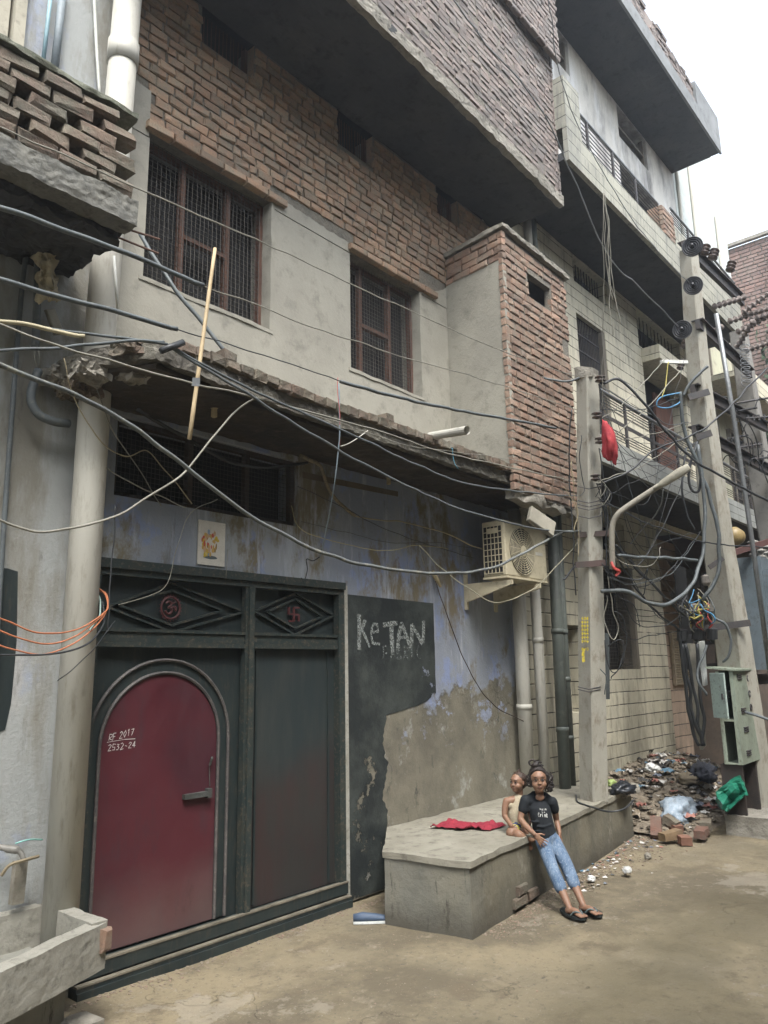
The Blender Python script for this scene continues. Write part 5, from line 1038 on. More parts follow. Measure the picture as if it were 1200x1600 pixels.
# wrapper crumbs and individual rubbish
def bag(name, label, cat, p, size, m, seed, crease=.35, yaw=0, n=44, group=None, parent=None):
    f = MB(); p = Vector(p); sx, sy, sz = size; vs = []; cy, sy_ = math.cos(yaw), math.sin(yaw)
    for j in range(n // 2 + 1):
        ph = math.pi * j / (n // 2)
        for i in range(n):
            th = 2 * math.pi * i / n; d = Vector((math.sin(ph) * math.cos(th), math.sin(ph) * math.sin(th), math.cos(ph)))
            k = 1 + crease * (.7 * noise.noise(d * 1.6 + Vector((seed, 0, 0))) + .6 * abs(noise.noise(d * 3.7 + Vector((0, seed, 0)))) + .45 * abs(noise.noise(d * 8.5 + Vector((0, 0, seed)))) - .3)
            q = Vector((d.x * sx * k, d.y * sy * k, max(d.z, -.55) * sz * k)); vs.append(p + Vector((q.x * cy - q.y * sy_, q.x * sy_ + q.y * cy, q.z)))
    f.add(vs, [(j * n + i, j * n + (i + 1) % n, (j + 1) * n + (i + 1) % n, (j + 1) * n + i) for j in range(n // 2) for i in range(n)])
    o_ = f.build(name, m, parent, True); return tag(o_, label, cat, group) if label else o_
plb = flat('blue_plastic', (.06, .22, .40), .3); slv = mat('silver_blue_plastic', (.30, .36, .42), (.20, .25, .30), (.48, .50, .52), sc=6, rough=.28, st=(1, 3, 1)); blk_ = flat('black_plastic', (.02, .022, .026), .3)
def on(x, y, z=None):
    Z = .0
    for _ in range(12): p = pz(x, y, Z); Z = hh(p.x, p.y) if p.x > 7.75 and p.y > 2.9 else 0
    return pz(x, y, Z)
bag('plastic_bag', 'crumpled bright blue plastic bag on top of the rubble near the tiled wall', 'bag', on(1033, 1203) + Vector((-.1, -.1, .13)), (.17, .13, .11), plb, 3)
bag('plastic_sack', 'large silver-blue plastic sack lying on the rubble behind the loose bricks', 'sack', on(1060, 1283) + Vector((0, 0, .08)), (.40, .19, .17), slv, 14, .5, .2)
bag('rubbish_bag', 'dark navy bundle of rags on the rubble beside the cabinet stand', 'rags', on(1098, 1222) + Vector((0, 0, .08)), (.24, .16, .12), mat('navy_rags', (.022, .026, .038), (.04, .04, .045), sc=6, bump=.6, bs=25, bd=.02), 12, .9)
bag('rubbish_bag', 'slate grey bag low in the rubble left of the cabinet stand', 'bag', on(1078, 1240) + Vector((0, 0, .04)), (.17, .13, .1), mat('slate_rags', (.06, .065, .075)), 17, .4)
bag('sand_bag', 'dirty tan sandbags and sheeting on the upper rubble', 'bag', on(1072, 1207) + Vector((0, -.1, .12)), (.30, .14, .10), mat('tan_sack', (.20, .165, .115), (.14, .115, .08), sc=5), 23, .3)
bag('sand_bag', 'tan sack half buried below the navy rags', 'bag', on(1068, 1225) + Vector((0, -.1, .07)), (.26, .14, .08), MC['tan_sack'], 27, .3)
bag('cream_sheeting', 'crumpled cream sheeting at the top of the rubble by the wall', 'sheet', on(1075, 1190) + Vector((0, -.1, .09)), (.42, .22, .15), mat('cream_sheet', (.42, .38, .30), (.27, .24, .18), sc=5), 31, .7)
bag('white_scrap', 'white crumpled paper left of the blue bag', 'paper', on(1012, 1212) + Vector((0, -.05, .08)), (.09, .07, .05), flat('white_paper', (.52, .52, .50)), 35, .6)
bag('white_scrap', 'white torn plastic at the left end of the rubble', 'plastic scrap', on(993, 1220) + Vector((0, -.05, .07)), (.07, .05, .06), MC['white_paper'], 37, .5)
bag('yellow_wrapper', 'yellow wrapper lying on the rubble behind the silver sack', 'wrapper', on(1082, 1256) + Vector((0, -.05, .07)), (.15, .07, .035), flat('yellow_wrapper', (.55, .36, .03), .35), 41, .5)
bag('orange_wrapper', 'small orange wrapper left of the yellow one', 'wrapper', on(1066, 1252) + Vector((0, 0, .03)), (.06, .04, .02), flat('orange_wrapper', (.5, .18, .05), .35), 43, .5)
bag('black_bag', 'small shiny black plastic bag on the platform corner behind the short pole', 'bag', pz(973, 1238, .46) + Vector((0, 0, .03)), (.16, .10, .065), blk_, 47, .5)
bag('green_scrap', 'crumpled lime green scrap beside the black bag on the platform', 'scrap', pz(955, 1224, .50), (.05, .05, .04), flat('lime_scrap', (.32, .40, .14)), 51, .5)
bag('white_cup', 'crushed white plastic cup on the ground by the platform', 'cup', pz(980, 1360, .03), (.045, .035, .03), flat('clear_white', (.5, .5, .48), .3), 53, .4)
bag('paper_scrap', 'white paper ball on the ground at the foot of the platform', 'paper', pz(924, 1373, .02), (.035, .03, .025), MC['white_paper'], 57, .5)
bag('stone', 'small dark stone on the ground in front of the rubble', 'stone', pz(1012, 1338, .01), (.035, .03, .03), M['concrete'], 59, .5)
# green sack: folded standing sheet
gm_ = mat('green_tarpaulin', (.015, .15, .09), (.010, .10, .065), (.03, .20, .125), sc=5, rough=.45)
c0_ = pd(1120, 1258, 8.0)
q = [[(1120, 1250), (1118, 1236), (1138, 1222), (1155, 1212), (1161, 1217)], [(1128, 1262), (1132, 1248), (1146, 1234), (1158, 1224), (1162, 1226)], [(1137, 1266), (1146, 1256), (1155, 1248), (1164, 1240), (1168, 1240)]]
f = MB()
def gs(u, v):
    a = v * 2; j = min(1, int(a)); b = u * 4; i = min(3, int(b)); fu, fv = b - i, a - j
    P_ = lambda r, c: Vector((q[r][c][0], q[r][c][1], 0)); s = P_(j, i).lerp(P_(j, i + 1), fu).lerp(P_(j + 1, i).lerp(P_(j + 1, i + 1), fu), fv)
    return pd(s.x + 1.5 * noise.noise(Vector((u * 6, v * 6, 3))), s.y, 7.60 - .14 * v + .06 * u + .13 * noise.noise(Vector((u * 4.3, v * 3.1, 7)))) - UP * (.02 * v)
f.grid(gs, 9, 6); o_ = f.build('green_sack', gm_, None, False); s_ = o_.modifiers.new('t', 'SOLIDIFY'); s_.thickness = .012; tag(o_, 'stiff folded green plastic sack propped against the plinth of the leaning pole', 'sack')
# loose bricks
def brick(label, x, y, yaw, tilt, m=None, s=1, dz=.03):
    p = pz(x, y, .04) + Vector((0, 0, dz - .0)); c, s_ = math.cos(yaw), math.sin(yaw); ax = Vector((c, s_, math.sin(tilt))).normalized(); ay = Vector((-s_, c, 0)); az = ax.cross(ay)
    o_ = rocky(MB().obox(p, ax, ay, az, .105 * s, .052, .036), .035, .008, 12, x); tag(o_.build('brick', m or mat('dusty_red_brick', (.16, .08, .058), (.13, .09, .07), (.09, .065, .055), sc=14, bump=.8, bs=60, bd=.01)), label, 'brick', 'loose bricks in front of the rubble')
brick('loose red brick standing on end at the left of the brick pile', 1026, 1302, .3, 1.1, dz=.05); brick('yellowish brick lying across in front of the others', 1048, 1310, -.5, .1, mat('yellow_brick', (.21, .145, .08), (.16, .11, .07), sc=8))
brick('broken brown half brick between the tan one and the sack', 1056, 1298, 1.0, .2, mat('brown_brick', (.19, .10, .07)), .55); brick('red brick nearest the street at the right of the pile', 1096, 1306, .15, .05)
brick('dark red brick behind the rightmost brick', 1104, 1298, .3, .05, M['brick_old'], 1, .06); brick('brown brick stub at the foot of the pile', 1070, 1313, .8, .1, MC['brown_brick'], .45, .0)
brick('dark broken brick leaning on the silver sack', 1050, 1297, 1.4, .5, M['brick_old'], .7, .08)
MB().tube(spline([pz(900, 1242, .455), pz(903, 1253, .46), pz(925, 1261, .46), pz(950, 1268, .455), pz(975, 1264, .47), pz(990, 1250, .47)], 5), .008, 6).build('ground_lead', M['black_cable'], poleA)
# ================================================================ CABLES
def kinky(S, a=.0045): o_ = random.uniform(0, 99); return [S[0]] + [p + Vector((noise.noise(p * 6 + Vector((o_, 0, 0))), noise.noise(p * 6 + Vector((0, o_, 0))), noise.noise(p * 6 + Vector((0, 0, o_))))) * a * 2 for p in S[1:-1]] + [S[-1]]
def cable(name, label, pts, r, m, group=None, cat=None, k=8, n=7):
    return tag(MB().tube(kinky(spline([py(x, y, Y) for x, y, Y in pts], k)), r, n).build(name, m, None, True), label, cat or ('wire' if r < .005 else 'cable'), group)
def dcable(name, label, pts, r, m, group=None, cat=None, k=8, n=7):
    return tag(MB().tube(kinky(spline([pd(x, y, D) for x, y, D in pts], k), .009), r, n).build(name, m, None, True), label, cat or ('wire' if r < .005 else 'cable'), group)
G_, B_, P_c = M['grey_cable'], M['black_cable'], M['light_cable']; CN = 'overhead cables'
Yf = 3.05
cable('wire', 'thin steel wire crossing both upper windows, highest of the overhead wires', [(-30, 185, Yf), (100, 242, Yf), (225, 298, Yf), (450, 397, Yf), (595, 465, Yf), (797, 553, 3.1), (912, 592, 3.2)], .0038, P_c, CN)
cable('conduit', 'fat grey conduit sheath ending at the bamboo stick beneath the first window', [(-30, 312, Yf), (0, 324, Yf), (80, 352, Yf), (200, 398, Yf), (318, 446, Yf)], .0125, G_, CN)
cable('wire', 'thin wire running on from the grey conduit past the second window', [(316, 446, Yf), (400, 476, Yf), (490, 512, Yf), (569, 537, Yf), (610, 551, Yf), (771, 598, 3.1), (925, 648, 3.2)], .0036, P_c, CN)
cable('conduit', 'grey conduit sheath ending above the canopy corner', [(-30, 427, 3.0), (0, 437, 3.0), (110, 468, 3.0), (200, 492, 3.0), (277, 514, 3.0)], .0115, G_, CN)
cable('wire', 'thin dark wire from the canopy corner to the grey conduit over the canopy', [(276, 514, 3.0), (400, 551, 3.0), (480, 578, 3.0), (535, 597, 3.05)], .0032, B_, CN)
cable('conduit', 'straight grey conduit sheath spanning the canopy to the brick box room', [(532, 596, 3.05), (600, 615, 3.05), (700, 638, 3.1), (800, 656, 3.1), (868, 669, 3.15)], .0115, G_, CN)
cable('cable', 'dark cable from the left edge to the black joint at the canopy corner', [(-30, 500, 2.95), (60, 512, 2.95), (150, 522, 2.95), (262, 538, 2.95)], .0065, G_, CN)
cable('tape_sleeve', 'beige sleeve on the dark cable at left edge', [(-30, 498, 2.945), (0, 503, 2.945), (60, 510, 2.945), (132, 525, 2.945)], .009, mat('beige_sleeve', (.42, .37, .25)), None, 'sleeve')
cable('cable', 'dark grey cable sagging into the same black joint from below', [(-30, 546, 2.95), (60, 545, 2.95), (140, 538, 2.95), (215, 533, 2.95), (256, 534, 2.95)], .0075, G_, CN)
MBj = MB().tube([py(252, 548, 2.93), py(286, 535, 2.93)], .016, 10); tag(MBj.build('cable_joint', B_, None, True), 'black tube joint where two cables meet at the canopy corner', 'joint')
cable('cable', 'lower of two grey cables sloping from the canopy corner down to the short pole', [(262, 540, 2.95), (330, 580, 2.95), (400, 624, 2.95), (535, 707, 2.97), (662, 771, 3.0), (737, 801, 3.05), (850, 828, 3.1), (942, 830, 3.2)], .0075, G_, CN)
cable('cable', 'upper of two grey cables sloping along the canopy edge to the short pole', [(264, 538, 2.95), (320, 572, 2.95), (400, 613, 2.95), (524, 668, 2.97), (569, 688, 3.0), (662, 731, 3.0), (737, 757, 3.05), (850, 772, 3.1), (925, 775, 3.2)], .0065, G_, CN)
cable('rope', 'pale rope crossing the canopy underside, tied to the bamboo stick', [(-30, 496, 2.9), (60, 530, 2.9), (150, 558, 2.9), (300, 598, 2.9), (400, 622, 2.95), (580, 670, 3.0), (700, 708, 3.05), (850, 742, 3.1), (925, 757, 3.2)], .0048, P_c, CN, 'rope')
cable('cable', 'thickest cable, hanging in a deep curve before the gate and air conditioner', [(-30, 562, 2.8), (0, 572, 2.8), (150, 633, 2.85), (240, 690, 2.9), (330, 762, 2.95), (400, 812, 3.0), (500, 862, 3.0), (580, 884, 3.0), (680, 896, 3.0), (770, 887, 3.05), (840, 852, 3.1), (885, 831, 3.15), (940, 829, 3.2)], .0105, mat('dull_cable', (.12, .13, .125), (.08, .085, .085), (.24, .23, .18), sc=5, st=(1, 1, 1)), CN)
cable('wire', 'pale twisted wire drooping from the canopy cables down to the left pipe', [(-10, 808, 3.0), (30, 824, 3.0), (75, 831, 3.0), (140, 818, 3.0), (200, 796, 3.0), (262, 758, 3.0), (300, 725, 3.0), (345, 668, 3.0), (372, 640, 3.0), (402, 621, 2.95)], .0052, P_c)
cable('conduit', 'grey conduit slanting behind the wires under the first window', [(219, 366, 3.9), (262, 436, 3.7), (310, 497, 3.6), (354, 552, 3.5)], .013, G_)
cable('cable', 'black cable curving round the gate top left beside the pipe', [(180, 790, 3.9), (176, 860, 3.9), (170, 950, 3.9), (168, 985, 3.9)], .004, B_)
for i, (dy, m, lb) in enumerate(((0, 'orange_cable', 'uppermost orange cable looping round the white drain pipe'), (18, 'orange_cable', 'middle orange cable looping round the white drain pipe'), (40, 'orange_cable', 'lowest orange cable looping round the white drain pipe'))):
    cable('cable', lb, [(-30, 955 + dy, 3.7), (20, 975 + dy, 3.7), (70, 990 + dy * .8, 3.72), (115, 986 + dy * .5, 3.75), (150, 968 + dy * .25, 3.8), (168, 950, 3.9), (166, 930, 4.0), (152, 917 + i * 2, 4.08)], .0042, M[m], 'orange cables round the drain pipe')
cable('cable', 'black cable looping below the orange ones round the drain pipe', [(-30, 1023, 3.7), (40, 1024, 3.7), (100, 1019, 3.7), (140, 1004, 3.75), (162, 975, 3.85), (160, 940, 3.98)], .005, B_)
cable('wire', 'thin black wire trailing down from the cable loops beside the drain pipe', [(180, 970, 3.9), (150, 1010, 3.8), (130, 1030, 3.8), (110, 1050, 3.8), (90, 1064, 3.82)], .0028, B_)
cable('cable', 'pale teal cable strand between the orange loops', [(150, 922, 4.05), (157, 940, 3.95), (156, 962, 3.85), (140, 985, 3.75)], .004, flat('teal_cable', (.25, .33, .30)))
# wires over the blue wall
cable('taped_bundle', 'taped cable bundle curving down the blue wall right of the vent window', [(470, 712, 3.95), (500, 728, 4.05), (512, 760, 4.08), (530, 785, 4.1), (555, 806, 4.1)], .014, M['beige_tape'])
W_ = 'thin wires across the blue wall'
cable('wire', 'beige wire stretched from the taped bundle to the air conditioner', [(550, 805, 4.08), (600, 814, 4.0), (632, 816, 4.0), (700, 834, 3.98), (735, 852, 3.95), (760, 860, 3.9)], .0055, mat('beige_wire', (.32, .27, .17)), W_)
cable('wire', 'dark wire from the vent window to the bracket, crossing the blue wall', [(465, 760, 4.05), (540, 795, 4.0), (600, 826, 3.98), (660, 848, 3.98), (740, 872, 4.0)], .003, B_, W_)
cable('wire', 'lower thin dark wire sagging across the blue wall', [(470, 815, 4.05), (540, 832, 4.0), (610, 848, 4.0), (680, 848, 4.0), (745, 858, 4.0)], .0022, B_, W_)
cable('wire', 'yellowish wire sagging across the blue wall below the dark ones', [(455, 790, 4.05), (475, 830, 4.0), (560, 855, 4.0), (610, 860, 4.0), (655, 852, 4.0), (700, 858, 3.95)], .0028, mat('yellowish_wire', (.38, .33, .18)), W_)
cable('wire', 'cream wire falling from the wall hook and rising to the short pole', [(655, 852, 4.0), (690, 888, 3.95), (730, 918, 3.9), (775, 941, 3.8), (830, 922, 3.6), (870, 885, 3.4), (905, 845, 3.3)], .0042, mat('cream_wire', (.40, .38, .28)))
cable('wire', 'short looped wire hanging from the wall hook', [(655, 852, 4.02), (658, 870, 4.0), (664, 888, 4.0), (672, 902, 4.05)], .003, P_c, W_)
cable('cable', 'brown cable hanging from the spout down to the drain pipe', [(680, 908, 4.08), (700, 965, 4.08), (722, 1024, 4.08), (745, 1068, 4.08), (775, 1104, 4.06), (818, 1127, 3.98)], .0045, mat('brown_cable', (.06, .045, .038)))
cable('cable', 'pale blue-grey cord dropping from the canopy edge and kinking at its black end', [(529, 600, 3.2), (530, 690, 3.2), (522, 762, 3.3), (510, 828, 3.6), (500, 870, 3.9)], .0042, mat('bluegrey_cord', (.20, .25, .28)))
cable('wire', 'black kinked tail end of the cord on the blue wall', [(500, 870, 3.9), (489, 876, 4.0), (479, 874, 4.05), (480, 890, 4.08), (476, 905, 4.1), (470, 903, 4.12)], .0036, B_)
cable('wire', 'thin red thread hanging at the canopy edge', [(528, 590, 3.18), (530, 640, 3.18), (531, 695, 3.2)], .002, M['red_cable'])
cable('wire', 'short white wire tied near the red thread', [(532, 697, 3.2), (550, 690, 3.15), (575, 673, 3.1)], .0034, mat('white_wire', (.5, .48, .42)))
cable('wire', 'beige wire scribbling across the vent window', [(100, 560, 3.85), (115, 620, 3.85), (150, 680, 3.85), (195, 712, 3.9), (230, 704, 3.95), (262, 740, 3.95), (300, 787, 3.98)], .0035, mat('beige_wire', (.32, .27, .17)))
cable('wire', 'thin pale wire slanting across the left half of the vent window', [(165, 730, 3.95), (215, 760, 3.95), (290, 793, 4.0)], .0035, P_c)
cable('wire', 'thin pale wire falling from the canopy across the vent window', [(135, 570, 3.8), (180, 680, 3.9), (215, 730, 3.95), (252, 790, 4.05)], .003, P_c)
cable('wire', 'fine wire hanging down in front of the gate emblem', [(340, 780, 4.0), (300, 800, 4.0), (278, 850, 4.0), (262, 910, 4.0), (235, 930, 4.02), (185, 945, 4.05)], .0024, P_c)
cable('wire', 'fine white wire below the picture tile', [(356, 858, 4.1), (353, 905, 4.1)], .002, P_c)
cable('cable', 'dark cable sagging under the canopy above the vent window', [(215, 640, 3.7), (300, 690, 3.75), (360, 722, 3.8), (420, 731, 3.85), (480, 723, 3.9)], .011, mat('sooty_cable', (.035, .034, .033)))
cable('string', 'blue string hanging from the canopy edge beside the drain spout', [(706, 700, 3.42), (710, 722, 3.42), (716, 732, 3.42)], .003, flat('blue_string', (.10, .28, .38)))
tag(MB().prism([py(301, 590, 2.9), py(312, 591, 2.9), py(311, 604, 2.9), py(299, 603, 2.9)], (0, -1, 0), .004).build('wire_tie', M['steel']), 'loop of wire binding the rope to the bamboo stick', 'wire')
cable('wire', 'light fine wire along the canopy front above the grey cables', [(402, 620, 2.95), (460, 640, 3.0), (529, 660, 3.05), (640, 696, 3.1), (760, 712, 3.15), (905, 735, 3.2)], .0026, P_c)
# high wires on the right
dcable('wire', 'long diagonal wire from the top of the picture down to the lowest disc insulator', [(690, -30, 5.6), (750, 56, 5.9), (850, 180, 6.6), (945, 389, 7.3), (1000, 450, 7.7), (1060, 510, 8.1)], .006, M['steel'])
dcable('wire', 'diagonal wire passing under the second balcony to the middle disc insulator', [(855, -10, 6.0), (885, 150, 6.6), (960, 300, 7.3), (1030, 395, 7.8), (1078, 443, 8.1)], .004, M['steel'])
dcable('string', 'white string hanging straight down past the second balcony', [(943, 300, 6.6), (944, 450, 6.7), (942, 560, 6.8), (941, 640, 6.85)], .003, P_c)
for i, (x, a) in enumerate(((945, 12), (948, 16), (952, 20), (950, 8))): dcable('string', 'shredded pale string tangled under the second balcony', [(943 + i, 300, 6.7), (x, 350, 6.7), (x + a * .3, 420 + 10 * i, 6.7), (x + a, 470 + 18 * i, 6.7)], .003, P_c, 'shredded strings')
dcable('cable', 'thick black cable from the short pole top sloping down right across the leaning pole', [(938, 598, 6.95), (968, 594, 7.0), (1000, 622, 7.0), (1045, 680, 7.1), (1095, 726, 7.2), (1150, 757, 7.3), (1210, 788, 7.4)], .012, B_)
dcable('cable', 'dark cable rising right from the short pole to the far pole top', [(935, 757, 6.95), (985, 735, 7.0), (1020, 705, 7.1), (1080, 680, 7.3), (1125, 650, 7.5), (1170, 605, 7.8), (1210, 565, 8.0)], .009, B_)
dcable('cable', 'stiff grey cable stub pointing up right beside the leaning pole', [(1068, 618, 7.9), (1075, 604, 7.9), (1092, 583, 7.9), (1106, 572, 7.9)], .016, G_)
dcable('cable', 'fat grey cable dropping down the left of the leaning pole in a long bow', [(1062, 612, 7.9), (1066, 660, 7.9), (1080, 700, 7.9), (1105, 765, 7.85), (1120, 820, 7.8), (1124, 870, 7.8), (1118, 905, 7.8), (1098, 938, 7.8)], .02, G_)
dcable('cable', 'fat grey cable bowing down from the balcony to the short pole', [(1090, 695, 7.9), (1102, 790, 7.8), (1098, 860, 7.7), (1085, 905, 7.5), (1055, 938, 7.3), (1020, 944, 7.1), (985, 926, 7.0), (940, 924, 6.95)], .019, G_)
dcable('cable', 'horizontal grey cable from the lamp arm to the bowing cable', [(965, 868, 6.95), (1000, 871, 7.1), (1060, 873, 7.4), (1090, 876, 7.6)], .016, G_)
dcable('cable', 'black cable slanting from the lamp arm down to the wire bracket', [(962, 852, 7.0), (995, 890, 7.3), (1030, 925, 7.6), (1070, 962, 7.9)], .013, B_)
dcable('cable', 'second black cable slanting beside it to the wire bracket', [(942, 790, 7.0), (955, 850, 7.1), (985, 905, 7.3), (1020, 950, 7.6), (1062, 985, 7.95)], .011, B_)
dcable('cable', 'black cable hanging in a loop before the leaning pole', [(1090, 690, 8.0), (1078, 730, 7.9), (1080, 765, 7.9), (1091, 766, 7.9), (1095, 735, 7.9), (1092, 700, 8.0)], .014, B_)
dcable('cable', 'thinner black cable dropping from the balcony past the lamp head', [(1072, 700, 7.7), (1066, 760, 7.6), (1072, 800, 7.6), (1085, 828, 7.6)], .011, B_)
dcable('wire', 'slack wire from the lamp head back to the wall', [(1037, 765, 6.75), (1030, 795, 6.9), (1005, 825, 7.2), (985, 850, 7.5)], .006, M['steel'])
dcable('wire', 'dark wire running right from below the lamp head across the leaning pole', [(935, 778, 6.95), (985, 805, 7.1), (1060, 835, 7.5), (1120, 850, 7.8), (1210, 856, 8.2)], .007, B_)
CP = 'wires between the short pole and the leaning pole'
for i, (a, b, m_, lb) in enumerate((((938, 640, 6.95), (1062, 622, 7.9), B_, 'nearly level black wire between the two poles'), ((938, 655, 6.95), (1040, 560, 7.9), P_c, 'pale wire rising from the short pole to the white crossbar'), ((940, 697, 6.95), (1062, 580, 7.9), P_c, 'pale wire rising from the third insulator'), ((935, 752, 6.95), (1060, 690, 7.9), P_c, 'pale wire rising from the lowest insulator'), ((905, 690, 6.98), (1080, 660, 8.0), P_c, 'thin pale wire crossing behind the red bag'))):
    m__ = Vector(a).lerp(Vector(b), .5); dcable('wire', lb, [a, (m__.x, m__.y + 9, m__.z), b], .0045, m_, CP)
# knot of wires near the wire bracket
random.seed(77); ks = ['yellow_cable', 'blue_cable', 'light_cable', 'black_cable', 'red_cable', 'grey_cable', 'black_cable', 'yellow_cable', 'black_cable', 'light_cable', 'black_cable', 'grey_cable']
words = ['yellow', 'sky blue', 'pale', 'black', 'red', 'grey', 'black', 'yellow', 'black', 'pale', 'black', 'grey']
for i in range(22):
    kk = ks[i % 12]; cx_, cy_ = random.uniform(1072, 1108), random.uniform(945, 975)
    pts = [(cx_ + random.uniform(-6, 6) - 8, cy_ - 25, 8.1), (cx_ + random.uniform(-12, 12), cy_ - 5, 7.95), (cx_ + random.uniform(-14, 14), cy_ + random.uniform(-12, 12), 7.95), (cx_ + random.uniform(-12, 12), cy_ + 14, 8.0)]
    dcable('loose_wire', words[i % 12] + ' loose wire tangled above the wire bracket of the leaning pole', pts, random.choice((.005, .006, .009)), M[kk], 'tangled wires above the bracket', 'wire')
dcable('blue_wire', 'sky blue wire curving out of the tangle beside the leaning pole', [(1094, 944, 7.9), (1100, 953, 7.85), (1112, 958, 7.85), (1118, 968, 7.85), (1112, 974, 7.9)], .008, M['blue_cable'])
dcable('blue_wire', 'pale blue loop of wire at the balcony end beside the leaning pole', [(1062, 628, 7.85), (1045, 637, 7.8), (1028, 634, 7.8), (1032, 622, 7.8), (1062, 614, 7.85)], .007, M['blue_cable'])
dcable('wire', 'yellow-green wire dangling from the white crossbar to the pale blue loop', [(1045, 565, 7.9), (1040, 600, 7.85), (1034, 622, 7.8)], .005, M['yellow_cable'])
tag(MB().bar(pd(1033, 565, 7.9), pd(1073, 566, 8.2), .03, .035).build('tube_light', mat('tube_white', (.6, .6, .56)), None), 'white tube fixture left of the leaning pole above the balcony', 'light')
for i, (x0, x1, x2) in enumerate(((1066, 1078, 1100), (1089, 1094, 1097), (1070, 1085, 1098), (1060, 1072, 1092))):
    dcable('cable', ('black cable hanging from the leftmost boot to the ground, the left strand', 'black cable hanging from the middle boot to the ground', 'black cable hanging between the boots, slightly slack', 'thick black cable coming off the tiled wall to the ground')[i], [(x0, 1006 - (25 if i == 3 else 0), 8.0), (x1, 1080, 8.0), (x1 + 5, 1120, 8.0), (x2, 1165, 8.0)], .018, B_, 'black cables hanging left of the cabinet')
dcable('cable', 'grey cable looping from the bracket round to the cabinet roof', [(1118, 966, 7.9), (1134, 975, 7.85), (1142, 1000, 7.85), (1138, 1025, 7.85), (1130, 1034, 7.9)], .014, G_)
dcable('cable', 'grey cable curling into the open cabinet door', [(1104, 1008, 7.9), (1092, 1040, 7.85), (1092, 1065, 7.8), (1104, 1086, 7.8)], .014, G_)
dcable('cable', 'grey cable running off the cabinet to the right edge', [(1165, 1112, 7.6), (1185, 1118, 7.5), (1215, 1128, 7.4)], .014, G_)
# wires round the short pole
SP = 'wires hanging round the short pole'
sp_ = [([(893, 640), (890, 700), (892, 780), (896, 850), (900, 930)], .008, B_, 'black cable running down the left of the short pole'), ([(908, 680), (905, 720), (912, 760), (906, 775)], .005, B_, 'thin black wire on the face of the short pole'), ([(944, 770), (950, 810), (946, 850), (952, 900)], .009, B_, 'black cable dropping right of the short pole'),
 ([(950, 900), (955, 940), (965, 985), (958, 1000), (945, 970), (948, 930)], .006, P_c, 'pale wire looping below the lamp arm'), ([(945, 1000), (950, 1040), (962, 1052), (975, 1030), (970, 1000), (950, 1010)], .006, B_, 'black wire coil hanging low on the window right of the pole'),
 ([(960, 955), (975, 970), (978, 1010), (968, 1040), (955, 1060)], .006, B_, 'black wire arc over the barred window'), ([(905, 590), (880, 597), (850, 590)], .012, G_, 'grey conduit stub at the top of the short pole'), ([(893, 720), (897, 770), (902, 800), (898, 830)], .005, mat('beige_wire', (.32, .27, .17)), 'beige wire hanging left of the short pole'),
 ([(880, 760), (895, 785), (905, 830), (903, 870)], .004, mat('beige_wire', (.32, .27, .17)), 'second beige wire beside the pole'), ([(940, 880), (960, 900), (1000, 905), (1010, 890), (1005, 930)], .006, B_, 'black wire wandering right of the pole'), ([(945, 890), (965, 930), (990, 945), (1000, 980)], .005, B_, 'thin black wire sagging over the barred window'),
 ([(950, 860), (975, 880), (1015, 885), (1030, 870), (1032, 855)], .005, P_c, 'pale wire looping toward the lane'), ([(880, 905), (895, 890), (905, 885)], .012, B_, 'short thick black cable entering the left clamp'), ([(938, 1045), (948, 1060), (945, 1085)], .006, G_, 'grey wire tail below the coil')]
for pts, r, m_, lb in sp_: dcable('wire', lb, [(x, y, 6.95 + .02 * (i % 3)) for i, (x, y) in enumerate(pts)], r * .8, m_, SP)
tag(MB().bar(pd(947, 990, 7.1), pd(948, 1092, 7.1), .05, .03).build('meter_strip', M['grey_cable']), 'narrow grey metal strip standing beside the short pole', 'strip')
for i in range(5): x = 935 + i * 3; dcable('tie_end', 'tangle of short wire ends beside the short pole', [(x, 745 + i * 4, 6.9), (x + 8, 755 + i * 5, 6.9), (x + 2, 768 + i * 6, 6.9), (x - 4, 776 + i * 4, 6.92)], .004, (B_, P_c)[i % 2], 'short wire ends', 'wire')

random.seed(314)
anc = [(935, 600), (938, 655), (936, 700), (932, 755), (940, 800), (945, 850), (950, 900)]; far_ = [(1070, 560), (1082, 615), (1075, 660), (1088, 690), (1090, 760), (1095, 830), (1085, 900), (1075, 950), (1064, 985)]
for i in range(20):
    a, b = random.choice(anc), random.choice(far_); dr = random.uniform(12, 70); m0 = (a[0] + (b[0] - a[0]) * random.uniform(.3, .6), max(a[1], b[1]) + dr * .5 if i % 2 else (a[1] + b[1]) / 2 + dr)
    q0 = ((a[0] + m0[0]) / 2 + random.uniform(-8, 8), (a[1] + m0[1]) / 2 + random.uniform(2, 22)); q1_ = ((b[0] + m0[0]) / 2 + random.uniform(-8, 8), (b[1] + m0[1]) / 2 + random.uniform(2, 22))
    dcable('slack_wire', 'thin dark slack wire strung between the short pole and the leaning pole', [(a[0], a[1], 7.0), (*q0, 7.2), (*m0, 7.4), (*q1_, 7.6), (b[0], b[1], 8.0)], random.choice((.0025, .003, .0045)), (B_, B_, G_, P_c)[i % 4] if i % 4 < 3 else B_, 'slack wires strung between the two poles', 'wire')
for i in range(12):
    x, y = random.uniform(1120, 1195), random.uniform(600, 760); dx = random.uniform(15, 45)
    dcable('jumper_wire', 'short curled jumper wire between the crossarms of the two right poles', [(x, y, 9.0), (x + dx * .3, y - random.uniform(5, 18), 9.0), (x + dx * .8, y + random.uniform(-5, 25), 9.1), (x + dx, y + random.uniform(20, 60), 9.2)], .006, B_, 'jumper wires at the crossarms', 'wire')
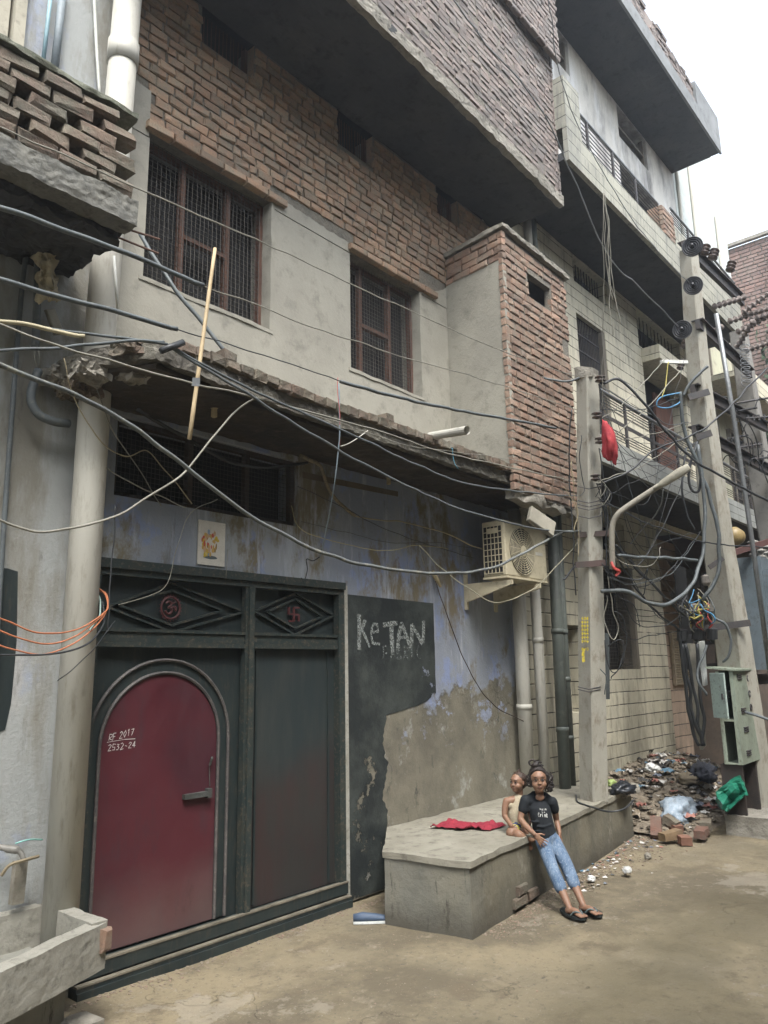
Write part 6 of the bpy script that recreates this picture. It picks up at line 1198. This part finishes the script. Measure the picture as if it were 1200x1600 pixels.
# ================================================================ PEOPLE
def V2(x, y, d): return pd(x, y, d)
class Body(MB):
    def limb(s, pts, rs, n=14, k=5):
        P_ = [Vector(p) for p in pts]; S = spline(P_, k); R_ = []
        if len(P_) == 2: S = [P_[0].lerp(P_[1], i / k) for i in range(k + 1)]
        N = len(S) - 1
        for i in range(N + 1):
            t = i / N * (len(rs) - 1); j = min(int(t), len(rs) - 2); R_.append(rs[j] + (rs[j + 1] - rs[j]) * (t - j))
        s.tube(S, R_, n); s.ball(S[0], R_[0]); s.ball(S[-1], R_[-1]); return s
    def ball(s, c, r, ax=None, n=14):
        c = Vector(c); rx, ry, rz = r if isinstance(r, tuple) else (r, r, r); X, Y, Z = ax or (Vector((1, 0, 0)), Vector((0, 1, 0)), Vector((0, 0, 1))); m = n // 2; vs = [c + Z * rz]
        for j in range(1, m): vs += [c + X * (rx * math.sin(math.pi * j / m) * math.cos(2 * math.pi * i / n)) + Y * (ry * math.sin(math.pi * j / m) * math.sin(2 * math.pi * i / n)) + Z * (rz * math.cos(math.pi * j / m)) for i in range(n)]
        vs.append(c - Z * rz); L = len(vs) - 1
        fs = [(0, 1 + i, 1 + (i + 1) % n) for i in range(n)] + [(1 + j * n + i, 1 + (j + 1) * n + i, 1 + (j + 1) * n + (i + 1) % n, 1 + j * n + (i + 1) % n) for j in range(m - 2) for i in range(n)] + [(L, 1 + (m - 2) * n + (i + 1) % n, 1 + (m - 2) * n + i) for i in range(n)]
        return s.add(vs, fs)
    def slab(s, c, ax, hx, hy, hz): return s.ball(c, (hx, hy, hz), ax)
    def flesh(s, name, m, parent, vox=.005, sm=6, fac=.5):
        o = s.build(name, m, parent, True); r = o.modifiers.new('r', 'REMESH'); r.mode = 'VOXEL'; r.voxel_size = vox; r.use_smooth_shade = True
        k = o.modifiers.new('s', 'SMOOTH'); k.factor = fac; k.iterations = sm; return o
def frame(yaw_, pitch=0, roll=0):
    """x = the person's left-to-right as seen by the viewer, y = into the picture, z = up"""
    f = Vector((FW.x, FW.y, 0)).normalized(); r = Vector((f.y, -f.x, 0)); c, s = math.cos(yaw_), math.sin(yaw_)
    X = r * c + f * s; Y = f * c - r * s; Z = Vector((0, 0, 1)); Y2 = Y * math.cos(pitch) + Z * math.sin(pitch); Z2 = Z * math.cos(pitch) - Y * math.sin(pitch)
    return (X * math.cos(roll) + Z2 * math.sin(roll), Y2, Z2 * math.cos(roll) - X * math.sin(roll))
skin = mat('warm_brown_skin', (.215, .122, .078), (.185, .102, .064), (.15, .08, .05), sc=14, rough=.5, bump=.05, bs=200, spec=.35)
skin.node_tree.nodes['Principled BSDF'].inputs['Subsurface Weight'].default_value = .12; skin.node_tree.nodes['Principled BSDF'].inputs['Subsurface Scale'].default_value = .01
hairm = mat('black_hair', (.016, .013, .012), (.030, .022, .018), (.010, .009, .009), sc=30, rough=.45, bump=.9, bs=120, bd=.006, st=(1, 1, .35))
hair2 = mat('brown_black_hair', (.035, .022, .016), (.055, .033, .022), (.018, .014, .012), sc=30, rough=.55, bump=.8, bs=120, bd=.004)
eyew = flat('eye_white', (.34, .31, .28), .3); eyed = flat('iris_dark', (.012, .008, .006), .2); lipm = flat('lips', (.17, .075, .055), .5); browm = flat('brows', (.03, .02, .016), .8)
def head(body, parent, c, s, F_, face=1.0):
    X, Y, Z = F_; q = lambda a, b, d: c + X * (a * s) + Y * (b * s) + Z * (d * s)
    body.ball(q(0, .10, .18), (.60 * s, .72 * s, .62 * s), F_); body.ball(q(0, -.10, -.22), (.50 * s, .52 * s, .52 * s), F_); body.ball(q(0, -.30, -.60), (.28 * s, .24 * s, .22 * s), F_); body.ball(q(0, -.16, -.42), (.46 * s, .42 * s, .34 * s), F_)
    body.ball(q(-.25, -.33, -.27), .26 * s); body.ball(q(.25, -.33, -.27), .26 * s); body.ball(q(0, -.50, .22), (.34 * s, .14 * s, .20 * s), F_)
    body.ball(q(0, -.62, -.08), (.055 * s, .09 * s, .17 * s), F_); body.ball(q(0, -.69, -.19), (.09 * s, .085 * s, .06 * s), F_); body.ball(q(-.08, -.63, -.21), .05 * s); body.ball(q(.08, -.63, -.21), .05 * s)
    body.ball(q(0, -.56, -.42), (.17 * s, .07 * s, .07 * s), F_)
    for sg in (-1, 1): body.ball(q(sg * .58, .06, -.08), (.05 * s, .11 * s, .17 * s), F_)
    for sg in (-1, 1):
        e = Body().ball(q(sg * .235, -.555, .03), (.115 * s, .05 * s, .05 * s), F_, 16).build('eye', eyew, parent, True)
        Body().ball(q(sg * .235 , -.603, .03), (.062 * s, .024 * s, .056 * s), F_, 12).build('iris', eyed, e, True)
        MB().tube([q(sg * .235 - .13 * s / s * 1 * .98, -.585, .045), q(sg * .235 - .05, -.612, .098), q(sg * .235 + .06, -.612, .098), q(sg * .235 + .13, -.58, .045)], .018 * s, 6).build('eyelid', browm, parent, True)
        MB().tube([q(sg * .10, -.625, .20), q(sg * .24, -.62, .245), q(sg * .39, -.55, .20)], [.02 * s, .026 * s, .012 * s], 6).build('eyebrow', browm, parent, True)
    MB().tube([q(-.155, -.590, -.42), q(-.06, -.636, -.395), q(0, -.640, -.405), q(.06, -.636, -.395), q(.155, -.590, -.42)], [.006 * s, .02 * s, .018 * s, .02 * s, .006 * s], 8).build('upper_lip', lipm, parent, True)
    MB().tube([q(-.13, -.592, -.44), q(0, -.635, -.475), q(.13, -.592, -.44)], [.006 * s, .026 * s, .006 * s], 8).build('lower_lip', lipm, parent, True)
    return q
def hand(body, wrist, tip, side, nrm, s, curl=.3, thumb=1, spread=.28):
    """palm, four unequal bent fingers and a thumb; wrist to fingertip line, side = towards the thumb, nrm = back of the hand"""
    w_, t_ = Vector(wrist), Vector(tip); d = (t_ - w_).normalized(); L = (t_ - w_).length; n_ = Vector(nrm).normalized(); n_ = (n_ - d * n_.dot(d)).normalized(); sd_ = Vector(side); sd_ = (sd_ - d * sd_.dot(d) - n_ * sd_.dot(n_)).normalized()
    body.ball(w_ + d * L * .26, (L * .27, L * .21, L * .10), (d, sd_, n_)); body.limb([w_ - d * L * .05, w_ + d * L * .3], [s * 1.9, s * 1.6], 10, 3)
    for i, (o_, ln, a) in enumerate(((.165, .92, .5), (.06, 1.0, .15), (-.05, .95, -.18), (-.155, .80, -.55))):
        b = w_ + d * L * .42 + sd_ * L * o_; dd = (d + sd_ * a * spread).normalized(); l = L * .58 * ln
        body.limb([b, b + dd * l * .42 + n_ * l * .04, b + dd * l * .75 - n_ * l * curl * .35, b + dd * l * .97 - n_ * l * curl * .9], [s, s * .95, s * .85, s * .7], 8, 3)
    b = w_ + d * L * .13 + sd_ * L * .14; dd = (d * .6 + sd_ * .85 * thumb).normalized()
    body.limb([b, b + dd * L * .22, b + (dd + d * .3).normalized() * L * .42], [s * 1.25, s * 1.05, s * .8], 8, 3)
# ------------------------------------------------ girl leaning on the platform's edge
g1 = thing('person', 'older child in a black printed T-shirt, torn blue jeans and slippers leaning on the platform', 'person', pz(900, 1425, 0))
B1 = Body(); F1 = frame(-.10, -.04, .03); Fb = frame(.22)
hc = pd(841.5, 1218.5, 5.66)
q1 = head(B1, g1, hc, .106, F1)
nk = pd(843, 1241, 5.69); B1.limb([q1(0, .15, -.45), nk, pd(843, 1250, 5.68)], [.034, .031, .036])
shL, shR = pd(821, 1250.5, 5.67), pd(863, 1253, 5.70); ch = pd(843, 1264, 5.66); wst = pd(849, 1292, 5.62); hip = pd(855, 1310, 5.60)
B1.limb([pd(843, 1252, 5.69), ch, wst, hip], [.05, .072, .064, .072], 16); B1.limb([shL, pd(843, 1250, 5.69), shR], [.030, .045, .030])
elL, wrL, tpL = pd(813, 1280, 5.63), pd(835.5, 1303.5, 5.50), pd(853, 1322.5, 5.47)
B1.limb([shL, pd(817, 1265, 5.66), elL], [.032, .028, .023]); B1.limb([elL, pd(823, 1292, 5.57), wrL], [.023, .023, .015])
hand(B1, wrL, tpL, (RT * .8 + UP * .8), -FW, .0065, .15, 1, .5)
elR, wrR, tpR = pd(869.5, 1282, 5.72), pd(874.5, 1302, 5.64), pd(879, 1323, 5.60)
B1.limb([shR, pd(867, 1267, 5.71), elR], [.031, .027, .022]); B1.limb([elR, pd(872, 1292, 5.68), wrR], [.022, .021, .014])
hand(B1, wrR, tpR, (RT * -.8 - FW * .4), RT * .8 - FW * .5, .006, .35, 1, .15)
hL, hR = pd(848, 1314, 5.58), pd(863, 1313, 5.60); kL, kR = pd(862, 1354, 5.40), pd(884, 1350, 5.46)
aL, aR = pz(889.5, 1418, .055), pz(911, 1414, .055)
B1.limb([hL, kL], [.055, .042]); B1.limb([kL, kL.lerp(aL, .35), aL], [.040, .036, .021]); B1.limb([hR, kR], [.055, .042]); B1.limb([kR, kR.lerp(aR, .35), aR], [.040, .036, .021])
def foot(body, a, toe, s):
    t = toe - a; t.z = 0; t.normalize(); sd_ = Vector((-t.y, t.x, 0)); g0 = Vector((a.x, a.y, 0)); L = Vector((toe.x - a.x, toe.y - a.y, 0)).length
    body.limb([a, g0 + Vector((0, 0, .035)) - t * .012], [.021, .022], 10); body.limb([g0 + Vector((0, 0, .037)) - t * .01, g0 + t * L * .45 + Vector((0, 0, .042)), g0 + t * L * .8 + Vector((0, 0, .030))], [.022, .021, .016], 12)
    body.ball(g0 + t * L * .72 + Vector((0, 0, .029)), (L * .24, .031, .012), (t, sd_, Vector((0, 0, 1))))
    for i in range(5): o_ = (-.024 + .012 * i) * s; b = g0 + t * L * .82 + sd_ * o_; body.limb([b + Vector((0, 0, .028)), b + t * (.036 - .004 * abs(i - (0 if s < 0 else 4)) * .8) + Vector((0, 0, .024))], [.0078 if i != (0 if s < 0 else 4) else .009, .0065], 8, 2)
tL, tR = pz(911, 1433, .02), pz(934, 1429, .02); foot(B1, aL, tL, 1); foot(B1, aR, tR, 1)
B1.flesh('body', skin, g1, .0038, 3)
# T-shirt, jeans
ts = Body(); ts.limb([pd(843, 1251, 5.69), ch, pd(847, 1282, 5.63), pd(851.5, 1303, 5.61)], [.055, .084, .079, .082], 20, 6); ts.limb([shL, pd(842, 1251, 5.69), shR], [.037, .050, .037])
ts.limb([pd(834, 1241.5, 5.70), pd(852, 1243, 5.71)], [.026, .026]); ts.limb([shL, pd(835, 1243, 5.70)], [.030, .03]); ts.limb([shR, pd(852, 1244.5, 5.71)], [.030, .03]); ts.limb([shL, pd(818, 1264, 5.66)], [.040, .040]); ts.limb([shR, pd(866, 1264, 5.71)], [.039, .038])
for (x, y, d_, a, b) in ((840, 1284, 5.565, 1.0, .1), (850, 1292, 5.545, 1, -.1), (846, 1299, 5.55, 1, .12)): ts.limb([pd(x - 12, y - 1, d_ + .01), pd(x, y, d_), pd(x + 12, y - 3 + b * 10, d_ + .015)], [.005, .009, .005], 8, 3)
black_t = mat('black_cotton', (.010, .012, .015), (.015, .018, .021), (.007, .008, .009), sc=8, rough=.85, bump=.3, bs=60)
tso = ts.flesh('tshirt', black_t, g1, .005, 5)
MB().tube([pd(843 + 9.5 * math.sin(t), 1243 + 6.5 * (-math.cos(t)) + 1.0, 5.655 + .03 * math.cos(t)) for t in [2 * math.pi * i / 24 for i in range(25)]], .0035, 6).build('neckline', black_t, g1, True)
B2 = Body().ball(pd(843.5, 1246, 5.634), (.034, .014, .026), F1); B2.flesh('bare_chest', skin, g1, .004, 2)
f = MB(); e1 = RT; e2 = UP
def tee(txt, x, y, h, d_):
    o_ = pd(x, y, d_); global FONT
    write(f, txt, o_, RT + UP * .02, UP + RT * .05, h, h * .17, -FW, .78, .0)
FONT.update({'h': [[(.05, 0), (.05, 1.15)], [(.05, .5), (.35, .6), (.5, .4), (.5, 0)]], 'a': [[(.5, .6), (.1, .6), (.05, .1), (.45, .05), (.5, .6), (.52, 0)]], 'p': [[(.05, .65), (.05, -.35)], [(.05, .6), (.5, .55), (.45, .05), (.05, .05)]], 'n': [[(.05, 0), (.05, .65)], [(.05, .5), (.35, .65), (.5, .4), (.5, 0)]], 'r': [[(.05, 0), (.05, .65)], [(.05, .45), (.4, .65)]], 'i': [[(.2, 0), (.2, .62)], [(.2, .8), (.2, .88)]], 'm': [[(.02, 0), (.02, .65)], [(.02, .55), (.22, .62), (.28, .4), (.28, 0)], [(.28, .5), (.48, .62), (.55, .4), (.55, 0)]], 's': [[(.5, .6), (.1, .55), (.15, .35), (.5, .28), (.45, .05), (.05, .05)]], 't': [[(.25, 0), (.25, 1)], [(.05, .65), (.45, .65)]], 'o': [[(.3, .65), (.05, .35), (.3, 0), (.55, .35), (.3, .65)]], 'y': [[(.05, .65), (.28, .05)], [(.52, .65), (.15, -.35)]]})
for (txt, x, y, h) in (('happen', 843, 1265.5, .021), ('its my', 845.5, 1270.5, .013), ('Crime', 838.5, 1277.5, .031)): tee(txt, x, y, h, 5.520)
pr_ = f.build('shirt_print', flat('shirt_print', (.55, .55, .52), .8), tso)
sw = pr_.modifiers.new('w', 'SHRINKWRAP'); sw.target = tso; sw.wrap_method = 'PROJECT'; sw.use_negative_direction = True; sw.use_positive_direction = True; sw.use_project_z = False; sw.use_project_x = True; sw.use_project_y = False; sw.offset = .0025; sw.wrap_mode = 'ABOVE_SURFACE'
pr_.modifiers.remove(sw); sw = pr_.modifiers.new('w', 'SHRINKWRAP'); sw.target = tso; sw.wrap_method = 'NEAREST_SURFACEPOINT'; sw.wrap_mode = 'ABOVE_SURFACE'; sw.offset = .003
jn = Body(); jn.limb([pd(853, 1302, 5.61), hip], [.074, .078], 18); hmL, hmR = kL.lerp(aL, .52), kR.lerp(aR, .50)
jn.limb([hL, kL, hmL], [.056, .045, .043], 16, 8); jn.limb([hR, kR, hmR], [.060, .048, .043], 16, 8)
for i in range(14):
    t = .25 + i * .052; P_ = (hL.lerp(kL, t * 1.6) if t < .62 else kL.lerp(hmL, (t - .62) / .38)); jn.ball(P_ - FW * .036 + RT * random.uniform(-.02, .02), (.026, .014, .0055), frame(random.uniform(-.3, .3), 0, random.uniform(-.5, .5)))
    P_ = (hR.lerp(kR, t * 1.6) if t < .62 else kR.lerp(hmR, (t - .62) / .38)); jn.ball(P_ - FW * .036 + RT * random.uniform(-.02, .02), (.026, .014, .0055), frame(random.uniform(-.3, .3), 0, random.uniform(-.5, .5)))
jn.limb([hmL + RT * .03, hmL - FW * .035, hmL - RT * .035], [.012, .014, .012], 8, 3); jn.limb([hmR + RT * .03, hmR - FW * .035, hmR - RT * .035], [.012, .014, .012], 8, 3)
denim = mat('washed_denim', (.060, .10, .165), (.13, .18, .25), (.30, .33, .35), sc=14, rough=.85, bump=.5, bs=90, bd=.004, st=(1.5, 1.5, .6), t=.5)
jn.flesh('jeans', denim, g1, .0045, 4)
# hair: cap, curls at the right, top knot
hr = Body(); q = q1; s = .106; X, Y, Z = F1
hr.ball(q(0, .27, .33), (.67 * s, .71 * s, .62 * s), F1); hr.ball(q(0, .40, -.1), (.64 * s, .5 * s, .6 * s), F1); hr.ball(q(-.5, .12, .05), (.17 * s, .35 * s, .45 * s), F1); hr.ball(q(.55, .12, .05), (.2 * s, .35 * s, .5 * s), F1)
hr.limb([q(-.54, -.05, .25), q(-.40, -.24, .56), q(-.05, -.32, .72), q(.38, -.24, .56), q(.56, -.05, .20)], [.010, .010, .010, .011, .013], 8, 4)
random.seed(3)
for i in range(64):
    a = random.uniform(-.2, 1); b = Vector((.62 + random.uniform(-.1, .26), random.uniform(-.25, .5), random.uniform(-.75, .35))) if i % 5 else Vector((-.6 - random.uniform(-.05, .12), random.uniform(-.1, .5), random.uniform(-.45, .3)))
    if i % 9 == 0: b = Vector((random.uniform(-.4, .4), random.uniform(.0, .6), random.uniform(.75, .9)))
    c = q(*b); rr = random.uniform(.012, .019); ph = random.uniform(0, 6)
    hr.tube([c + X * (rr * math.cos(ph + t)) + Z * (rr * math.sin(ph + t)) + Y * (t * .002 - .006) for t in [k * .6 for k in range(8)]], .0052, 6)
kn = q(-.12, .05, .98); hr.ball(kn, (.30 * s, .22 * s, .20 * s), F1)
hr.tube([kn + X * (-.02 + .026 * math.cos(t)) + Z * (.018 + .020 * math.sin(t)) for t in [k * .5 for k in range(13)]], .0085, 8); hr.tube([kn + Z * .01, kn + X * .02 + Z * .022, kn + X * .05 + Z * .018], [.011, .009, .004], 8)
hr.flesh('hair', hairm, g1, .0038, 1)
# slippers
def sole(pts, nm='slipper'):
    P_ = [pz(x, y, 0.002) for x, y in pts]; S = spline(P_ + [P_[0]], 5)[:-1]; o_ = MB().prism(S, (0, 0, 1), .015).build(nm, flat('dark_rubber', (.02, .026, .026), .6), g1); return o_
so1 = sole([(874.5, 1424), (881, 1420.5), (897, 1425.5), (914, 1431), (918, 1435), (912, 1438.5), (900, 1437), (884, 1431.5)])
so2 = sole([(904, 1419), (911, 1416.5), (925, 1421), (938, 1426.5), (942, 1430.5), (938, 1434), (926, 1432), (911, 1425.5)])
for sx, (a, t_) in ((so1, (aL, tL)), (so2, (aR, tR))):
    t = Vector((t_.x - a.x, t_.y - a.y, 0)); L = t.length; t.normalize(); sd_ = Vector((-t.y, t.x, 0)); g0 = Vector((a.x, a.y, 0)); toe = g0 + t * (L * .92) + sd_ * .010 + Vector((0, 0, .022))
    f = MB()
    for sg in (-1, 1): f.tube(spline([toe + Vector((0, 0, .012)), g0 + t * L * .62 + sd_ * (.026 * sg) + Vector((0, 0, .048)), g0 + t * L * .30 + sd_ * (.036 * sg) + Vector((0, 0, .018))], 5), .0055, 6)
    f.build('strap', flat('grey_green_strap', (.09, .12, .12), .6), g1, True)
# ------------------------------------------------ toddler sitting on the platform
g2 = thing('person', 'toddler in a beige vest and blue shorts sitting on the platform, looking left', 'person', pz(806, 1303, .46))
T = Body(); F2 = frame(-.8, -.05, 0); hc2 = pd(808.5, 1222.5, 5.80); q2 = head(T, g2, hc2, .088, F2)
T.limb([q2(0, .2, -.4), pd(811, 1242, 5.80), pd(810, 1250, 5.79)], [.032, .029, .036])
T.limb([pd(809, 1252, 5.79), pd(808, 1268, 5.77), pd(810, 1287, 5.76)], [.05, .066, .072], 16)
s1, s2 = pd(791.5, 1252, 5.75), pd(824, 1254, 5.85); T.limb([s1, pd(809, 1250, 5.79), s2], [.026, .04, .026])
e_, w_, tp_ = pd(788.5, 1275, 5.71), pd(799, 1290, 5.62), pd(806, 1304, 5.60)
T.limb([s1, pd(789, 1264, 5.73), e_], [.028, .025, .021]); T.limb([e_, w_], [.021, .016]); hand(T, w_, tp_, RT, -FW, .0055, .3, .8, .3)
T.limb([s2, pd(829, 1272, 5.86), pd(826, 1288, 5.80)], [.026, .023, .018])
pv = pd(811, 1291, 5.76); k1, a1 = pd(799, 1301, 5.62), pd(824, 1311, 5.575)
T.limb([pv, k1], [.055, .040]); T.limb([k1 + RT * .02, pd(812, 1305, 5.57), a1], [.036, .033, .020]); T.limb([a1, a1 + RT * .035 - UP * .008], [.019, .017])
for i in range(5): b = a1 + RT * .04 - UP * (.002 + .004 * i) - FW * (.01 - .004 * i); T.limb([b, b + RT * .016], [.0065, .005], 6, 2)
T.limb([pv, pd(818, 1299, 5.65)], [.05, .038]); T.limb([pd(818, 1299, 5.65), pd(828, 1325, 5.60)], [.034, .022])
T.flesh('body', skin, g2, .0040, 3)
vs_ = Body().limb([pd(809, 1253, 5.785), pd(808, 1268, 5.77), pd(810, 1285, 5.76)], [.062, .080, .084], 18); vs_.limb([pd(799, 1249, 5.76), pd(797, 1258, 5.75)], [.014, .03], 8); vs_.limb([pd(820, 1249, 5.82), pd(820, 1258, 5.82)], [.014, .03], 8)
vs_.flesh('vest', mat('beige_vest', (.36, .31, .22), (.29, .245, .17), (.42, .37, .28), sc=8, rough=.9, bump=.5, bs=50), g2, .0045, 4)
sh_ = Body().limb([pd(811, 1287, 5.77), pv], [.074, .074], 16); sh_.limb([pv, pd(803, 1299, 5.64)], [.062, .050], 14); sh_.limb([pv, pd(818, 1297, 5.67)], [.056, .046], 14)
g = NT('patterned_shorts'); x, y, z = g.xyz(); nzv = g.noise(38, 2, .5); col = g.mix(g.ramp(nzv, .50, .53), (.025, .035, .085), (.45, .36, .08)); col = g.mix(g.ramp(g.noise(22, 2, .5, (1, 1, 1), (3, 3, 3)), .46, .5), (.022, .035, .10), col)
sh_.flesh('shorts', g.out(col, .85), g2, .0045, 4)
h2 = Body(); s = .088; h2.ball(q2(0, .24, .34), (.65 * s, .69 * s, .55 * s), F2); h2.ball(q2(0, .42, -.02), (.62 * s, .46 * s, .60 * s), F2)
X, Y, Z = F2
for i in range(26):
    b = Vector((random.uniform(-.55, .6), random.uniform(.0, .75), random.uniform(.1, .85))); c = q2(*b); ph = random.uniform(0, 6)
    h2.tube([c + X * (.010 * math.cos(ph + t)) + Z * (.010 * math.sin(ph + t)) + Y * (t * .001) for t in [k * .7 for k in range(6)]], .004, 6)
h2.tube([q2(.1, .1, .85), q2(.12, .12, 1.0), q2(.2, .1, 1.12)], [.014, .010, .004], 8)
h2.flesh('hair', hair2, g2, .0040, 1)
# ================================================================ unseen house row added behind the viewer, its height set to hold back sky light
op = thing('added_house_row', 'plain plastered house row added unseen behind the viewer to hold back sky light', 'house', (6, -3, 0))
o = wall_with_holes(MB(), -22, 34, 0, 8.6, -3.1, [(x, x + 1.1, z, z + 1.2) for x in (-8, -4.5, -1, 2.5, 6, 9.5, 13, 17) for z in (1.1, 4.4)], .3).build('front_wall', M['plaster'], op); weld(o)
MB().box(-22, 34, -9, -3.12, 0, 8.58).build('inner_block', M['dark'], op)

hz = MB().box(-30, 45, -14, 14, -1.3, 15.5).build('haze', bpy.data.materials.new('haze_air')); hm = hz.data.materials[0]; hm.use_nodes = True; hn = hm.node_tree; hn.nodes.clear()
ho = hn.nodes.new('ShaderNodeOutputMaterial'); hv = hn.nodes.new('ShaderNodeVolumePrincipled'); hv.inputs['Density'].default_value = .0033; hv.inputs['Color'].default_value = (.86, .92, 1.0, 1); hv.inputs['Anisotropy'].default_value = .55
hn.links.new(hv.outputs[0], ho.inputs['Volume']); tag(hz, kind='stuff')
